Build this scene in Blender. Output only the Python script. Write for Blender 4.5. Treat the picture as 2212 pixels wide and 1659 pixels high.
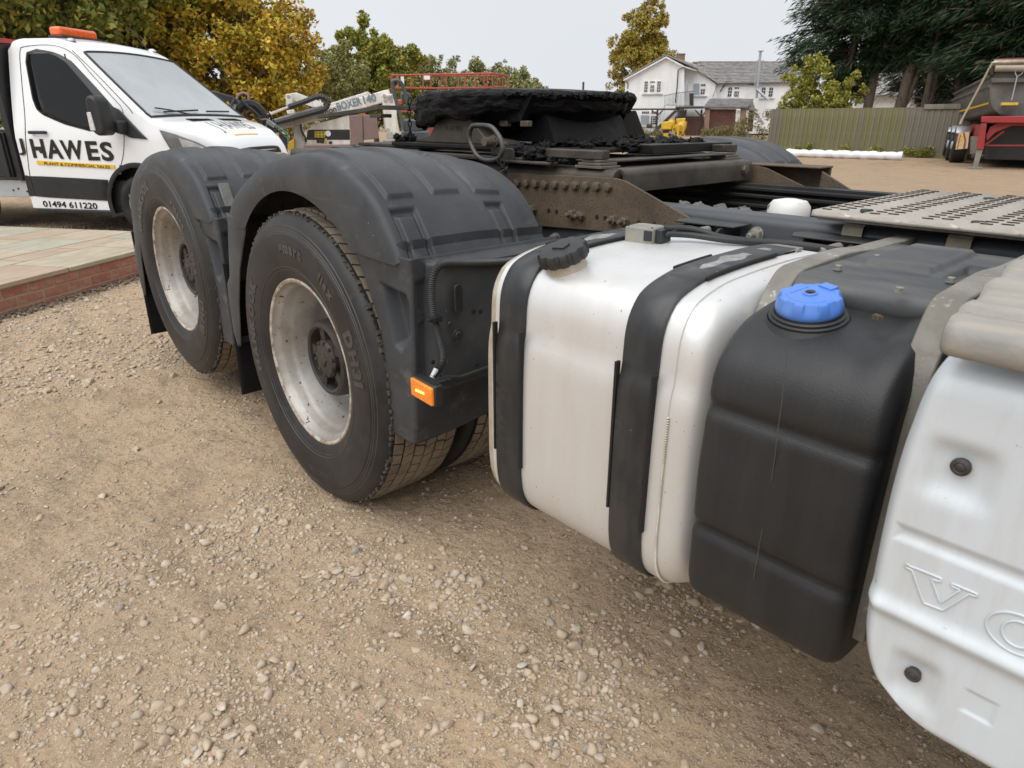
import bpy, bmesh, math, random
from mathutils import noise as mnoise
import numpy as np
from mathutils import Vector, Matrix
for o in list(bpy.data.objects): bpy.data.objects.remove(o)
SC = bpy.context.scene; COL = SC.collection
R = math.radians
# ---------------------------------------------------------------- camera
CP = Vector((2.133, -0.968, 1.309)); YAW = R(-47.67); PIT = R(21.73); KF = 667.0
FW = Vector((math.sin(YAW)*math.cos(PIT), math.cos(YAW)*math.cos(PIT), -math.sin(PIT)))
RT = Vector((math.cos(YAW), -math.sin(YAW), 0)); UP = RT.cross(FW)
cd = bpy.data.cameras.new('camera'); cam = bpy.data.objects.new('camera', cd); COL.objects.link(cam)
cam.matrix_world = Matrix(((RT.x, UP.x, -FW.x, CP.x), (RT.y, UP.y, -FW.y, CP.y), (RT.z, UP.z, -FW.z, CP.z), (0, 0, 0, 1)))
cd.sensor_width = 36; cd.lens = KF/1024*36; cd.clip_start = .05; cd.clip_end = 2000
cd.dof.use_dof = True; cd.dof.focus_distance = 2.2; cd.dof.aperture_fstop = 9
SC.camera = cam
SC.render.resolution_x = 1024; SC.render.resolution_y = 768
# ---------------------------------------------------------------- overcast sky
W = bpy.data.worlds.new('World'); SC.world = W; W.use_nodes = True
nt = W.node_tree; nt.nodes.clear()
SUN_EL, SUN_AZ = R(62), R(168)
sky = nt.nodes.new('ShaderNodeTexSky'); sky.sky_type = 'NISHITA'; sky.sun_disc = False
sky.sun_elevation = SUN_EL; sky.sun_rotation = SUN_AZ; sky.dust_density = 6; sky.air_density = 1.4
hs = nt.nodes.new('ShaderNodeHueSaturation'); hs.inputs['Saturation'].default_value = .35
cloud = nt.nodes.new('ShaderNodeTexNoise'); cloud.inputs['Scale'].default_value = 1.6; cloud.inputs['Detail'].default_value = 3
cr = nt.nodes.new('ShaderNodeValToRGB')
cr.color_ramp.elements[0].position = .3; cr.color_ramp.elements[0].color = (3.86, 4.02, 4.24, 1)
cr.color_ramp.elements[1].position = .75; cr.color_ramp.elements[1].color = (4.12, 4.25, 4.42, 1)
mx = nt.nodes.new('ShaderNodeMix'); mx.data_type = 'RGBA'; mx.inputs[0].default_value = .97
bg = nt.nodes.new('ShaderNodeBackground'); bg.inputs[1].default_value = .1
wo = nt.nodes.new('ShaderNodeOutputWorld')
nt.links.new(sky.outputs[0], hs.inputs['Color']); nt.links.new(hs.outputs[0], mx.inputs[6])
nt.links.new(cloud.outputs[0], cr.inputs[0]); nt.links.new(cr.outputs[0], mx.inputs[7])
nt.links.new(mx.outputs[2], bg.inputs[0]); nt.links.new(bg.outputs[0], wo.inputs[0])
sl = bpy.data.lights.new('sun', 'SUN'); sl.energy = 1.5; sl.angle = R(75); sl.color = (1, .985, .965)
so = bpy.data.objects.new('sun', sl); COL.objects.link(so)
sd = Vector((math.sin(SUN_AZ)*math.cos(SUN_EL), math.cos(SUN_AZ)*math.cos(SUN_EL), math.sin(SUN_EL)))
so.rotation_euler = sd.to_track_quat('Z', 'Y').to_euler(); so.location = (0, 0, 20)
SC.view_settings.view_transform = 'Standard'; SC.view_settings.look = 'None'; SC.view_settings.gamma = 1
SC.view_settings.exposure = 1.0
try: SC.view_settings.use_curve_mapping = False
except Exception: pass
random.seed(7); rng = np.random.default_rng(7)
# ---------------------------------------------------------------- photo pixel (2212 wide view) -> point at a known real distance
SX = 1024/2212
def ray(u, v): return FW + RT*((u*SX-512)/KF) + UP*((384-v*SX)/KF)
def at(u, v, ax, val):
    d = ray(u, v); i = 'xyz'.index(ax); return CP + d*((val-CP[i])/d[i])
def atd(u, v, dist):
    d = ray(u, v); return CP + d*(dist/math.hypot(d.x, d.y))
# ---------------------------------------------------------------- object tree
WM = {}
def link(o, parent=None, world=Matrix()):
    COL.objects.link(o)
    if parent is not None:
        o.parent = parent; o.matrix_parent_inverse = WM[parent.name].inverted()
    o.matrix_basis = world; WM[o.name] = world.copy(); return o
def tag(o, label=None, cat=None, group=None, kind=None):
    if label: o['label'] = label
    if cat: o['category'] = cat
    if group: o['group'] = group
    if kind: o['kind'] = kind
    return o
def empty(name, world, label=None, cat=None, group=None):
    if not isinstance(world, Matrix): world = Matrix.Translation(world)
    o = bpy.data.objects.new(name, None); o.empty_display_size = .1
    link(o, None, world); return tag(o, label, cat, group)
def kids(o): return [c for c in bpy.data.objects if c.parent == o]
def copy_tree(o, T, parent=None, label=None):
    ch = kids(o); c = o.copy(); COL.objects.link(c)
    if parent is None:
        c.matrix_basis = T @ WM[o.name]; WM[c.name] = T @ WM[o.name]
    else:
        c.parent = parent; WM[c.name] = WM[o.name]
    if label: c['label'] = label
    for k in ch: copy_tree(k, T, c)
    return c
def place(me_obj, parent, world):          # another object sharing the same mesh data
    o = bpy.data.objects.new(me_obj.name.split('.')[0], me_obj.data); return link(o, parent, world)
# ---------------------------------------------------------------- mesh builder
class MB:
    def __init__(s): s.v = []; s.f = []
    def add(s, vs, fs, M=None):
        n = len(s.v)
        s.v += [tuple(M @ Vector(p)) if M is not None else tuple(p) for p in vs]
        s.f += [tuple(n+i for i in f) for f in fs]; return s
    def box(s, x0, x1, y0, y1, z0, z1, M=None):
        vs = [(x, y, z) for z in (z0, z1) for y in (y0, y1) for x in (x0, x1)]
        return s.add(vs, [(0, 2, 3, 1), (4, 5, 7, 6), (0, 1, 5, 4), (2, 6, 7, 3), (0, 4, 6, 2), (1, 3, 7, 5)], M)
    def prism(s, pts, d0, d1, axis='y', M=None):       # pts 2D in the two other axes
        n = len(pts)
        def mk(p, d): return {'y': (p[0], d, p[1]), 'x': (d, p[0], p[1]), 'z': (p[0], p[1], d)}[axis]
        vs = [mk(p, d0) for p in pts] + [mk(p, d1) for p in pts]
        fs = [tuple(range(n)), tuple(range(2*n-1, n-1, -1))] + [(i, n+i, n+(i+1) % n, (i+1) % n) for i in range(n)]
        return s.add(vs, fs, M)
    def tube(s, path, r, n=10, M=None, closed=False, cap=True, sq=1):
        P = [Vector(p) for p in path]; L = len(P); vs = []; fs = []
        ref = None
        for i, p in enumerate(P):
            a = P[(i-1) % L] if (closed or i > 0) else p; b = P[(i+1) % L] if (closed or i < L-1) else p
            t = (b-a).normalized()
            if ref is None:
                ref = Vector((0, 0, 1)) if abs(t.z) < .9 else Vector((1, 0, 0))
            x = (ref - t*ref.dot(t)).normalized(); ref = x; y = t.cross(x)
            rr = r[i] if isinstance(r, (list, tuple)) else r
            for k in range(n):
                a_ = 2*math.pi*k/n; vs.append(p + x*math.cos(a_)*rr + y*math.sin(a_)*rr*sq)
        m = L if closed else L-1
        for i in range(m):
            for k in range(n):
                j = (i+1) % L
                fs.append((i*n+k, i*n+(k+1) % n, j*n+(k+1) % n, j*n+k))
        if cap and not closed: fs += [tuple(range(n-1, -1, -1)), tuple(range((L-1)*n, L*n))]
        return s.add(vs, fs, M)
    def lathe(s, prof, n=32, M=None, arc=(0, 2*math.pi), close=False):   # prof (r, h) about local z
        full = abs(arc[1]-arc[0]-2*math.pi) < 1e-6; m = n if full else n+1; L = len(prof)
        vs = []
        for k in range(m):
            a = arc[0] + (arc[1]-arc[0])*k/n
            for r, h in prof: vs.append((r*math.cos(a), r*math.sin(a), h))
        fs = []
        for k in range(n):
            k2 = (k+1) % m
            for i in range(L-1): fs.append((k*L+i, k2*L+i, k2*L+i+1, k*L+i+1))
        if not full: pass
        return s.add(vs, fs, M)
    def grid(s, P, nu, nv, M=None, wrapu=False):       # P[i][j]
        vs = [P[i][j] for i in range(nu) for j in range(nv)]
        fs = [(i*nv+j, ((i+1) % nu)*nv+j, ((i+1) % nu)*nv+j+1, i*nv+j+1) for i in range(nu if wrapu else nu-1) for j in range(nv-1)]
        return s.add(vs, fs, M)
    def hexbolt(s, c, r, h, ax, stud=0):
        a = Vector(ax).normalized(); M = Matrix.Translation(Vector(c)) @ a.to_track_quat('Z', 'Y').to_matrix().to_4x4()
        s.lathe([(0, 0), (r*1.25, 0), (r*1.25, h*.22), (r, h*.22)], 12, M)
        s.lathe([(r*1.08, h*.2), (r*1.08, h*.9), (r*.85, h), (0, h)], 6, M)
        if stud: s.lathe([(r*.5, h*.8), (r*.5, h+stud), (r*.35, h+stud*1.1), (0, h+stud*1.05)], 10, M)
        return s
    def build(s, name, m, parent=None, smooth=35, bevel=0, label=None, kind=None, world=Matrix(), fix=True, subd=0, seg=2):
        me = bpy.data.meshes.new(name); me.from_pydata(s.v, [], s.f)
        if fix:
            bm = bmesh.new(); bm.from_mesh(me); bmesh.ops.remove_doubles(bm, verts=bm.verts, dist=1e-5)
            bmesh.ops.recalc_face_normals(bm, faces=bm.faces); bm.to_mesh(me); bm.free()
        me.update()
        if m is not None: me.materials.append(m)
        if smooth:
            me.shade_smooth()
            if smooth < 180: me.set_sharp_from_angle(angle=R(smooth))
        o = bpy.data.objects.new(name, me); link(o, parent, world)
        if bevel:
            b = o.modifiers.new('bevel', 'BEVEL'); b.width = bevel; b.segments = seg; b.limit_method = 'ANGLE'; b.angle_limit = R(30); b.harden_normals = False
        if subd:
            b = o.modifiers.new('sub', 'SUBSURF'); b.levels = subd; b.render_levels = subd
        if label: o['label'] = label
        if kind: o['kind'] = kind
        return o
BOLTS = {}
def bolts(name, pts, r, h, ax, m, parent, stud=0):      # every bolt an object of its own, sharing one mesh
    key = (name, round(r, 4), round(h, 4), stud, m.name)
    for p in pts:
        Mx = Matrix.Translation(Vector(p)) @ Vector(ax).normalized().to_track_quat('Z', 'Y').to_matrix().to_4x4() @ Matrix.Rotation(random.uniform(0, 1), 4, 'Z')
        if key not in BOLTS:
            k = MB(); k.hexbolt((0, 0, 0), r, h, (0, 0, 1), stud); BOLTS[key] = k.build(name, m, parent, smooth=30, world=Mx)
        else: place(BOLTS[key], parent, Mx)
def fast_mesh(name, V, F, m, parent=None, smooth=False, world=Matrix(), kind=None, label=None):   # numpy arrays, all faces same size
    me = bpy.data.meshes.new(name); nv, nf, k = len(V), len(F), F.shape[1]
    me.vertices.add(nv); me.vertices.foreach_set('co', V.astype(np.float32).ravel())
    me.loops.add(nf*k); me.loops.foreach_set('vertex_index', F.astype(np.int32).ravel())
    me.polygons.add(nf); me.polygons.foreach_set('loop_start', (np.arange(nf)*k).astype(np.int32))
    me.polygons.foreach_set('loop_total', np.full(nf, k, np.int32))
    me.update(calc_edges=True)
    if smooth: me.polygons.foreach_set('use_smooth', np.ones(nf, bool))
    me.materials.append(m); o = bpy.data.objects.new(name, me); link(o, parent, world)
    if kind: o['kind'] = kind
    if label: o['label'] = label
    return o
def text_geo(s, size, bold=0.0, extrude=.002, spacing=1.0, res=3):
    c = bpy.data.curves.new('t', 'FONT'); c.body = s; c.size = size; c.extrude = extrude; c.offset = bold; c.space_character = spacing; c.resolution_u = res
    o = bpy.data.objects.new('t', c); COL.objects.link(o); dg = bpy.context.evaluated_depsgraph_get(); dg.update()
    me = bpy.data.meshes.new_from_object(o.evaluated_get(dg)); vs = [tuple(v.co) for v in me.vertices]; fs = [tuple(p.vertices) for p in me.polygons]
    bpy.data.objects.remove(o); bpy.data.meshes.remove(me); return vs, fs
def text_fit(s, w, h, bold=0.0, extrude=.002):         # lettering scaled to a w x h box at the origin
    vs, fs = text_geo(s, 1.0, bold, 1.0)
    xs = [v[0] for v in vs]; ys = [v[1] for v in vs]; x0, x1, y0, y1 = min(xs), max(xs), min(ys), max(ys)
    return [((v[0]-x0)/(x1-x0)*w, (v[1]-y0)/(y1-y0)*h, v[2]*extrude) for v in vs], fs
# ---------------------------------------------------------------- materials
def ramp(nt, fac, stops, interp='LINEAR'):
    n = nt.nodes.new('ShaderNodeValToRGB'); e = n.color_ramp; e.interpolation = interp
    while len(e.elements) < len(stops): e.elements.new(.5)
    for i, (p, c) in enumerate(stops):
        e.elements[i].position = p; e.elements[i].color = (*c, 1) if len(c) == 3 else c
    nt.links.new(fac, n.inputs[0]); return n.outputs[0]
def mixc(nt, fac, a, b, mode='MIX'):
    n = nt.nodes.new('ShaderNodeMix'); n.data_type = 'RGBA'; n.blend_type = mode
    for sck, v in ((n.inputs[0], fac), (n.inputs[6], a), (n.inputs[7], b)):
        if hasattr(v, 'links'): nt.links.new(v, sck)
        elif isinstance(v, (int, float)): sck.default_value = v
        else: sck.default_value = (*v, 1)
    return n.outputs[2]
def mapr(nt, val, a, b, c=0, d=1):
    n = nt.nodes.new('ShaderNodeMapRange'); nt.links.new(val, n.inputs[0])
    for i, x in enumerate((a, b, c, d)): n.inputs[i+1].default_value = x
    return n.outputs[0]
def math2(nt, op, a, b):
    n = nt.nodes.new('ShaderNodeMath'); n.operation = op
    for sck, v in ((n.inputs[0], a), (n.inputs[1], b)):
        if hasattr(v, 'links'): nt.links.new(v, sck)
        else: sck.default_value = v
    return n.outputs[0]
MATS = {}
def mat(name, c1, c2=None, scale=4, rough=.55, metal=0, bump=0, bscale=60, bumps=None, dirt=None, damt=.5, dscale=3, dstretch=(1, 1, 1), spots=None, sscale=60, sthr=.7,
        scratch=None, scr_amt=.5, scrt=.60, spec=.5, island=None, emit=None, estr=0, rvar=.12, coat=0, backup=None, trans=0):
    m = bpy.data.materials.new(name); MATS[name] = m; m.use_nodes = True; nt = m.node_tree; N = nt.nodes; L = nt.links
    b = N['Principled BSDF']; tc = N.new('ShaderNodeTexCoord'); co = tc.outputs['Object']
    def noise(sc, det=6, st=(1, 1, 1), rg=.6, off=0):
        mp = N.new('ShaderNodeMapping'); mp.inputs['Scale'].default_value = st; mp.inputs['Location'].default_value = (off, off*.7, off*.3)
        L.new(co, mp.inputs[0]); n = N.new('ShaderNodeTexNoise'); n.inputs['Scale'].default_value = sc; n.inputs['Detail'].default_value = det; n.inputs['Roughness'].default_value = rg
        L.new(mp.outputs[0], n.inputs[0]); return n.outputs[0]
    base = noise(scale)
    if island:
        g = N.new('ShaderNodeNewGeometry'); col = ramp(nt, g.outputs['Random Per Island'], island)
        if c2: col = mixc(nt, mapr(nt, base, .35, .7), col, c2, 'MIX')
    elif c2: col = mixc(nt, mapr(nt, base, .35, .65), c1, c2)
    else:
        k = N.new('ShaderNodeRGB'); k.outputs[0].default_value = (*c1, 1); col = k.outputs[0]
    rgh = mapr(nt, base, .3, .7, max(.02, rough-rvar), min(1, rough+rvar))
    if scratch:
        s1 = noise(dscale*3, 8, (1, 1, 1), .75, 7); f = math2(nt, 'MULTIPLY', mapr(nt, s1, scrt, scrt+(.12 if scrt > .58 else .02)), scr_amt); col = mixc(nt, f, col, scratch)
    if dirt:
        d = noise(dscale, 9, dstretch, .68, 3); f = math2(nt, 'MULTIPLY', mapr(nt, d, .42, .66), damt)
        col = mixc(nt, f, col, dirt); rgh = math2(nt, 'MAXIMUM', rgh, math2(nt, 'MULTIPLY', f, .8))
    if spots:
        v = noise(sscale, 3, (1, 1, 1), .5, 11); f = mapr(nt, v, sthr, sthr+.03); col = mixc(nt, f, col, spots)
        rgh = math2(nt, 'MAXIMUM', rgh, math2(nt, 'MULTIPLY', f, .75))
    L.new(col, b.inputs['Base Color']); L.new(rgh, b.inputs['Roughness'])
    b.inputs['Metallic'].default_value = metal; b.inputs['Specular IOR Level'].default_value = spec
    if coat: b.inputs['Coat Weight'].default_value = coat; b.inputs['Coat Roughness'].default_value = .1
    if trans: b.inputs['Transmission Weight'].default_value = trans
    if emit: b.inputs['Emission Color'].default_value = (*emit, 1); b.inputs['Emission Strength'].default_value = estr
    last = None
    for (a, sc, dist) in (bumps or ([(bump, bscale, .003)] if bump else [])):
        bn = N.new('ShaderNodeBump'); bn.inputs['Strength'].default_value = a; bn.inputs['Distance'].default_value = dist
        L.new(noise(sc, 5, (1, 1, 1), .6, 5), bn.inputs['Height'])
        if last: L.new(last, bn.inputs['Normal'])
        last = bn.outputs[0]
    if last: L.new(last, b.inputs['Normal'])
    return m
guard_m = mat('weathered_dark_plastic', (.030, .0325, .036), (.048, .051, .056), 3.5, .52, 0, .10, 300, dirt=(.105, .106, .108), damt=.5, dscale=2.6, scratch=(.16, .16, .16), scr_amt=.55, scrt=.59, spots=(.25, .24, .22), sscale=46, sthr=.735, spec=.36)
plastic_m = mat('black_plastic', (.010, .011, .012), (.018, .019, .021), 6, .5, 0, .1, 200, dirt=(.09, .085, .075), damt=.25, dscale=4)
grain_m = mat('grained_tank_plastic', (.014, .0145, .016), (.020, .021, .023), 3, .45, 0, dirt=(.05, .05, .05), damt=.22, dscale=2.6, dstretch=(6, 6, .4), spec=.4, spots=(.12, .12, .12), sscale=150, sthr=.76, bumps=[(.40, 340, .0014)])
tyre_m = mat('tyre_rubber', (.011, .011, .012), (.024, .023, .023), 5, .52, 0, .2, 120, dirt=(.060, .056, .051), damt=.42, dscale=3.6, spec=.35, scratch=(.075, .072, .068), scr_amt=.6, scrt=.585)
tread_m = mat('dusty_tread', (.27, .215, .155), (.17, .138, .10), 8, .85, 0, .5, 140, dirt=(.07, .058, .045), damt=.45, dscale=7)
lug_m = mat('crumbled_shoulder_rubber', (.018, .017, .016), (.10, .082, .06), 60, .85)
groove_m = mat('tread_groove_rubber', (.006, .006, .006), (.010, .009, .008), 9, .8)
letter_m = mat('tyre_lettering', (.030, .029, .029), (.065, .06, .054), 9, .42)
rim_m = mat('silver_rim_paint', (.48, .48, .47), (.38, .37, .355), 3, .38, .35, .06, 90, dirt=(.20, .145, .09), damt=.75, dscale=3.2, spots=(.10, .055, .025), sscale=44, sthr=.665, rvar=.05)
rimedge_m = mat('rusty_rim_flange', (.58, .54, .48), (.40, .33, .25), 26, .6, .1, .4, 120, dirt=(.13, .075, .04), damt=.9, dscale=22)
hub_m = mat('greasy_hub_iron', (.022, .021, .020), (.050, .047, .043), 14, .62, .2, .4, 90, dirt=(.12, .08, .05), damt=.5, dscale=9)
flap_m = mat('black_mudflap_rubber', (.007, .007, .008), (.012, .012, .012), 10, .75, 0, spec=.2)
alu_m = mat('weathered_aluminium', (.74, .745, .745), (.66, .66, .655), 2.2, .42, .5, dirt=(.56, .51, .44), damt=.32, dscale=2.4, dstretch=(3.2, 3.2, .35), spots=(.22, .20, .18), sscale=120, sthr=.715, scratch=(.80, .80, .79), scr_amt=.35, bumps=[(.05, 14, .01), (.12, 220, .001)])
aluedge_m = mat('oxidised_aluminium_edge', (.60, .55, .46), (.48, .43, .35), 20, .5, .5, .2, 80, dirt=(.30, .25, .18), damt=.5, dscale=22)
strap_m = mat('black_strap', (.016, .0175, .020), (.024, .026, .029), 6, .42, .1, .06, 120, dirt=(.11, .105, .095), damt=.3, dscale=3, dstretch=(3, 3, .6), spots=(.3, .29, .27), sscale=70, sthr=.76)
brk_m = mat('flaking_grey_bracket', (.27, .255, .225), (.19, .18, .155), 9, .6, .2, .4, 110, dirt=(.13, .115, .095), damt=.5, dscale=9, scratch=(.80, .79, .76), scr_amt=.9, scrt=.595)
cover_m = mat('battery_cover_plastic', (.034, .037, .042), (.055, .058, .062), 4, .48, 0, .15, 150, dirt=(.16, .15, .13), damt=.45, dscale=3, dstretch=(1, 4, 1))
rail_m = mat('grey_blue_chassis_paint', (.040, .046, .055), (.058, .065, .075), 3, .42, .15, .08, 120, dirt=(.10, .09, .075), damt=.35, dscale=4)
rust_m = mat('brown_rusty_plate', (.105, .075, .050), (.075, .055, .038), 5, .75, .1, .4, 130, dirt=(.19, .135, .085), damt=.5, dscale=5, spots=(.028, .020, .015), sscale=210, sthr=.585)
bolt_m = mat('rusted_bolt', (.15, .115, .083), (.09, .072, .055), 30, .7, .3, .3, 200)
steel_m = mat('greasy_brown_steel', (.032, .028, .024), (.055, .047, .039), 7, .55, .3, .3, 90, dirt=(.13, .105, .08), damt=.6, dscale=5)
darksteel_m = mat('black_greasy_steel', (.008, .0075, .007), (.018, .016, .014), 9, .5, .2, .4, 90, dirt=(.04, .035, .03), spec=.25, damt=.25, dscale=7)
grease_m = mat('thick_black_grease', (.0035, .003, .0035), (.008, .007, .007), 12, .46, 0, rvar=.14, spec=.22, bumps=[(.6, 60, .006), (.8, 240, .003)])
loop_m = mat('dark_handle_steel', (.06, .06, .062), (.09, .085, .08), 20, .42, .5, .2, 90)
blue_m = mat('blue_cap_plastic', (.075, .20, .60), (.085, .22, .62), 6, .42, 0, .05, 200, dirt=(.2, .22, .3), damt=.2, dscale=14)
white_m = mat('white_truck_paint', (.585, .63, .665), (.54, .58, .61), 2, .36, 0, .04, 400, dirt=(.42, .41, .385), damt=.45, dscale=3.6, dstretch=(4, 4, .6), spots=(.25, .24, .22), sscale=100, sthr=.735, coat=.1)
stepg_m = mat('weathered_step_plastic', (.20, .20, .195), (.29, .28, .26), 6, .65, 0, .3, 120, dirt=(.40, .345, .265), damt=.6, dscale=7, dstretch=(1.2, 8, 5))
walk_m = mat('worn_aluminium_tread_plate', (.50, .46, .41), (.40, .365, .32), 7, .5, .35, .3, 120, dirt=(.36, .31, .25), damt=.5, dscale=10)
wdrum_m = mat('white_valve_paint', (.74, .73, .70), (.66, .64, .60), 6, .4, 0, spots=(.10, .09, .05), sscale=13, sthr=.66)
amber_m = mat('amber_lens', (.90, .26, .02), (.80, .2, .012), 60, .22, 0, .6, 700, emit=(1, .30, .02), estr=.06, coat=.5)
led_m = mat('lit_amber_led', (1, .6, .1), None, 5, .3, emit=(1, .62, .08), estr=2.2)
plug_m = mat('dark_rubber_plug', (.03, .025, .025), (.05, .042, .04), 30, .55, 0, .2, 200)
sensor_m = mat('grey_sensor_plastic', (.19, .185, .165), (.24, .23, .205), 14, .6, 0, .1, 200, dirt=(.40, .36, .26), damt=.5, dscale=16)
# ================================================================= TRACTOR UNIT
TR = empty('tractor_unit', (0.3, 1.25, 0), 'white heavy tractor unit with black mudguards, lifted rear axle and greasy coupling plate', 'truck')
def smooth01(x, a, b):
    t = min(1, max(0, (x-a)/(b-a))); return t*t*(3-2*t)
def catmull(P, n):
    P = [Vector(p) for p in P]; out = []
    Q = [P[0]*2-P[1]] + P + [P[-1]*2-P[-2]]
    for i in range(1, len(Q)-2):
        for k in range(n):
            t = k/n; a, b, c, d = Q[i-1], Q[i], Q[i+1], Q[i+2]
            out.append(.5*((2*b)+(c-a)*t+(2*a-5*b+4*c-d)*t*t+(3*b-a-3*c+d)*t**3))
    return out + [P[-1]]
def resamp(P, n):
    P = [Vector(p) for p in P]; d = [0]
    for a, b in zip(P, P[1:]): d.append(d[-1]+(b-a).length)
    out = []; j = 0
    for i in range(n):
        t = d[-1]*i/(n-1)
        while j < len(d)-2 and d[j+1] < t: j += 1
        out.append(P[j].lerp(P[j+1], (t-d[j])/max(1e-9, d[j+1]-d[j])))
    return out
YT = Matrix.Rotation(R(90), 4, 'X')       # local z -> -y
# ---- wheels
TYR = .532
def arc_text(mb, s, rad, start, size, yv, bold=.0, step=None, ext=.0012):
    a = start; vs_, fs_ = None, None
    for ch in s:
        if ch == ' ': a -= size*.5/rad; continue
        vs, fs = text_geo(ch, size, bold, ext); xs = [v[0] for v in vs]; w = max(xs)-min(xs); x0 = min(xs)
        a -= (w/2)/rad
        for_v = []
        for x, y, z in vs:
            ang = a; lx = x-x0-w/2; rr = rad+y
            aa = ang-lx/rad
            for_v.append((rr*math.cos(aa), yv-z, rr*math.sin(aa)))
        mb.add(for_v, fs); a -= (w/2+size*.12)/rad
def wheel(detail=True):
    w = empty('dual_rear_wheel', (0, 0, 0))
    # tyre sidewall lathe: (radius, depth from outer face, + inward)
    def tyre_prof(o, sgn=1):
        p = [(.298, .012), (.300, -.004), (.312, -.012), (.345, -.024), (.385, -.031), (.43, -.031), (.455, -.029), (.458, -.026), (.475, -.022), (.50, -.012), (.511, -.003), (.518, .006), (.5195, .012)]
        q = [(.5195, .012), (.5195, .268), (.518, .276), (.50, .292), (.43, .311), (.36, .304), (.300, .284), (.298, .268)]
        return [(r, -(o+h)) for r, h in p+q[1:]]
    def sub(mb):        # flatten the contact patch slightly
        mb.v = [(x, y, max(z, -.502) if z > -.6 else z) for x, y, z in mb.v]; return mb
    for k, o in enumerate((0.0, .345)):
        mb = MB(); mb.lathe(tyre_prof(o), 96, YT); sub(mb)
        ty = mb.build('tyre', tyre_m, w, smooth=40, label=None if k == 0 else 'inner tyre of the pair')
        # tread blocks: 6 columns, staggered, worn
        tb = MB(); nb = 72; cols = 6; wdt = .252/cols
        for c in range(cols):
            for b in range(nb):
                st = .5*(c % 2)+.25*(c//2 % 2)
                a0 = (b+st+random.uniform(-.02, .02))/nb*2*math.pi; da = 2*math.pi/nb*.86
                sk = .22*(1 if c % 2 else -1)*2*math.pi/nb
                ya = o+.014+c*wdt+.004+random.uniform(-.0008, .0008); yb = ya+wdt-.008
                pts = []
                ro = TYR-(.004 if c in (0, cols-1) else 0)-random.uniform(0, .0012)
                for r in (.517, ro):
                    for (aa, yy) in ((a0, ya), (a0+da, ya), (a0+da+sk, yb), (a0+sk, yb)):
                        pts.append((r*math.cos(aa), yy, r*math.sin(aa)))
                tb.add(pts, [(0, 1, 2, 3), (4, 5, 6, 7), (0, 1, 5, 4), (1, 2, 6, 5), (2, 3, 7, 6), (3, 0, 4, 7)])
        sub(tb).build('tread', tread_m, w, smooth=0)
        g = MB(); g.lathe([(.5240, -(o+.010)), (.5240, -(o+.272))], 96, YT); sub(g).build('tread_groove', groove_m, w, smooth=0)
    # shoulder lugs chipped along the outer edge
    lg = MB()
    for k in range(170):
        a = k/170*2*math.pi+random.uniform(-.01, .01); r0 = .5205; wv = random.uniform(.004, .009)
        M = Matrix.Rotation(-a, 4, 'Y')
        lg.box(r0-.012, r0+random.uniform(-.002, .008), random.uniform(.0, .009), .018, -wv, wv, M)
    sub(lg).build('shoulder_lugs', lug_m, w, smooth=0)
    if detail:
        class _L:
            pass
        def one(*a, **kw): q = MB(); arc_text(q, *a[1:], **kw); q.build('sidewall_lettering', letter_m, w, smooth=0)
        L = None
        one(L, 'HANKOOK', .385, R(198), .058, -.0305, .004, ext=.0022)
        one(L, 'smart', .395, R(98), .050, -.0305, .003, ext=.0022); one(L, 'flex', .395, R(60), .040, -.0305, .003, ext=.0022)
        one(L, 'DH31', .385, R(30), .066, -.0305, .004, ext=.0022)
        one(L, 'HANKOOK', .405, R(-70), .034, -.0305)
        rr = MB()
        for r, t in ((.335, .0012), (.345, .0010), (.462, .0016), (.470, .0012), (.482, .0014)):
            y = -.019 if r < .34 else (-.0235 if r < .36 else (-.0245 if r < .465 else (-.0225 if r < .475 else -.0185)))
            rr.tube([(r*math.cos(a), y, r*math.sin(a)) for a in np.linspace(0, 2*math.pi, 97)[:-1]], .0018, 6, closed=True)
        rr.build('sidewall_ribs', letter_m, w)
    # rim
    f = MB(); f.lathe([(.286, -.004), (.288, .004), (.2925, .0075), (.298, .0085), (.3025, .0055), (.3035, .001), (.302, -.008), (.298, -.014)], 96, YT); f.build('rim_flange', rimedge_m, w)
    rp = [(.287, .002), (.284, -.010), (.276, -.018), (.270, -.028), (.268, -.050), (.262, -.062), (.256, -.075), (.250, -.112), (.243, -.125), (.238, -.150), (.236, -.186), (.226, -.200), (.195, -.206), (.150, -.190), (.142, -.170), (.10, -.168)]
    r = MB(); r.lathe(rp, 96, YT); r.build('rim', rim_m, w, smooth=50)
    ho = MB()                      # dark hand holes in the disc
    for k in range(10):
        a = k/10*2*math.pi; M = Matrix.Rotation(-a, 4, 'Y')
        ho.lathe([(0, 0), (.026, 0), (.026, -.004), (0, -.004)], 16, M @ Matrix.Translation((.212, .1985, 0)) @ YT)
    ho.build('hand_holes', groove_m, w)
    nu = MB()
    for k in range(10):
        a = (k+.5)/10*2*math.pi; nu.hexbolt((.168*math.cos(a), .185, .168*math.sin(a)), .0165, .03, (0, -1, 0), .012)
    nu.build('wheel_nuts', hub_m, w)
    # hub: outer drum, five spokes with pockets, cap with bolts
    h = MB(); h.lathe([(.150, -.190), (.146, -.120), (.140, -.075), (.134, -.062), (.122, -.056), (.114, -.062), (.110, -.100), (.06, -.104)], 48, YT)
    h.lathe([(.072, -.108), (.070, -.066), (.060, -.058), (.02, -.056), (0, -.056)], 30, YT)
    for k in range(5):
        a = R(90+72*k+12); M = Matrix.Rotation(-a, 4, 'Y')
        h.prism([(.06, -.013), (.118, -.020), (.118, .020), (.06, .013)], -.001, .030, 'y', Matrix.Translation((0, .072, 0)) @ M)
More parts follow.
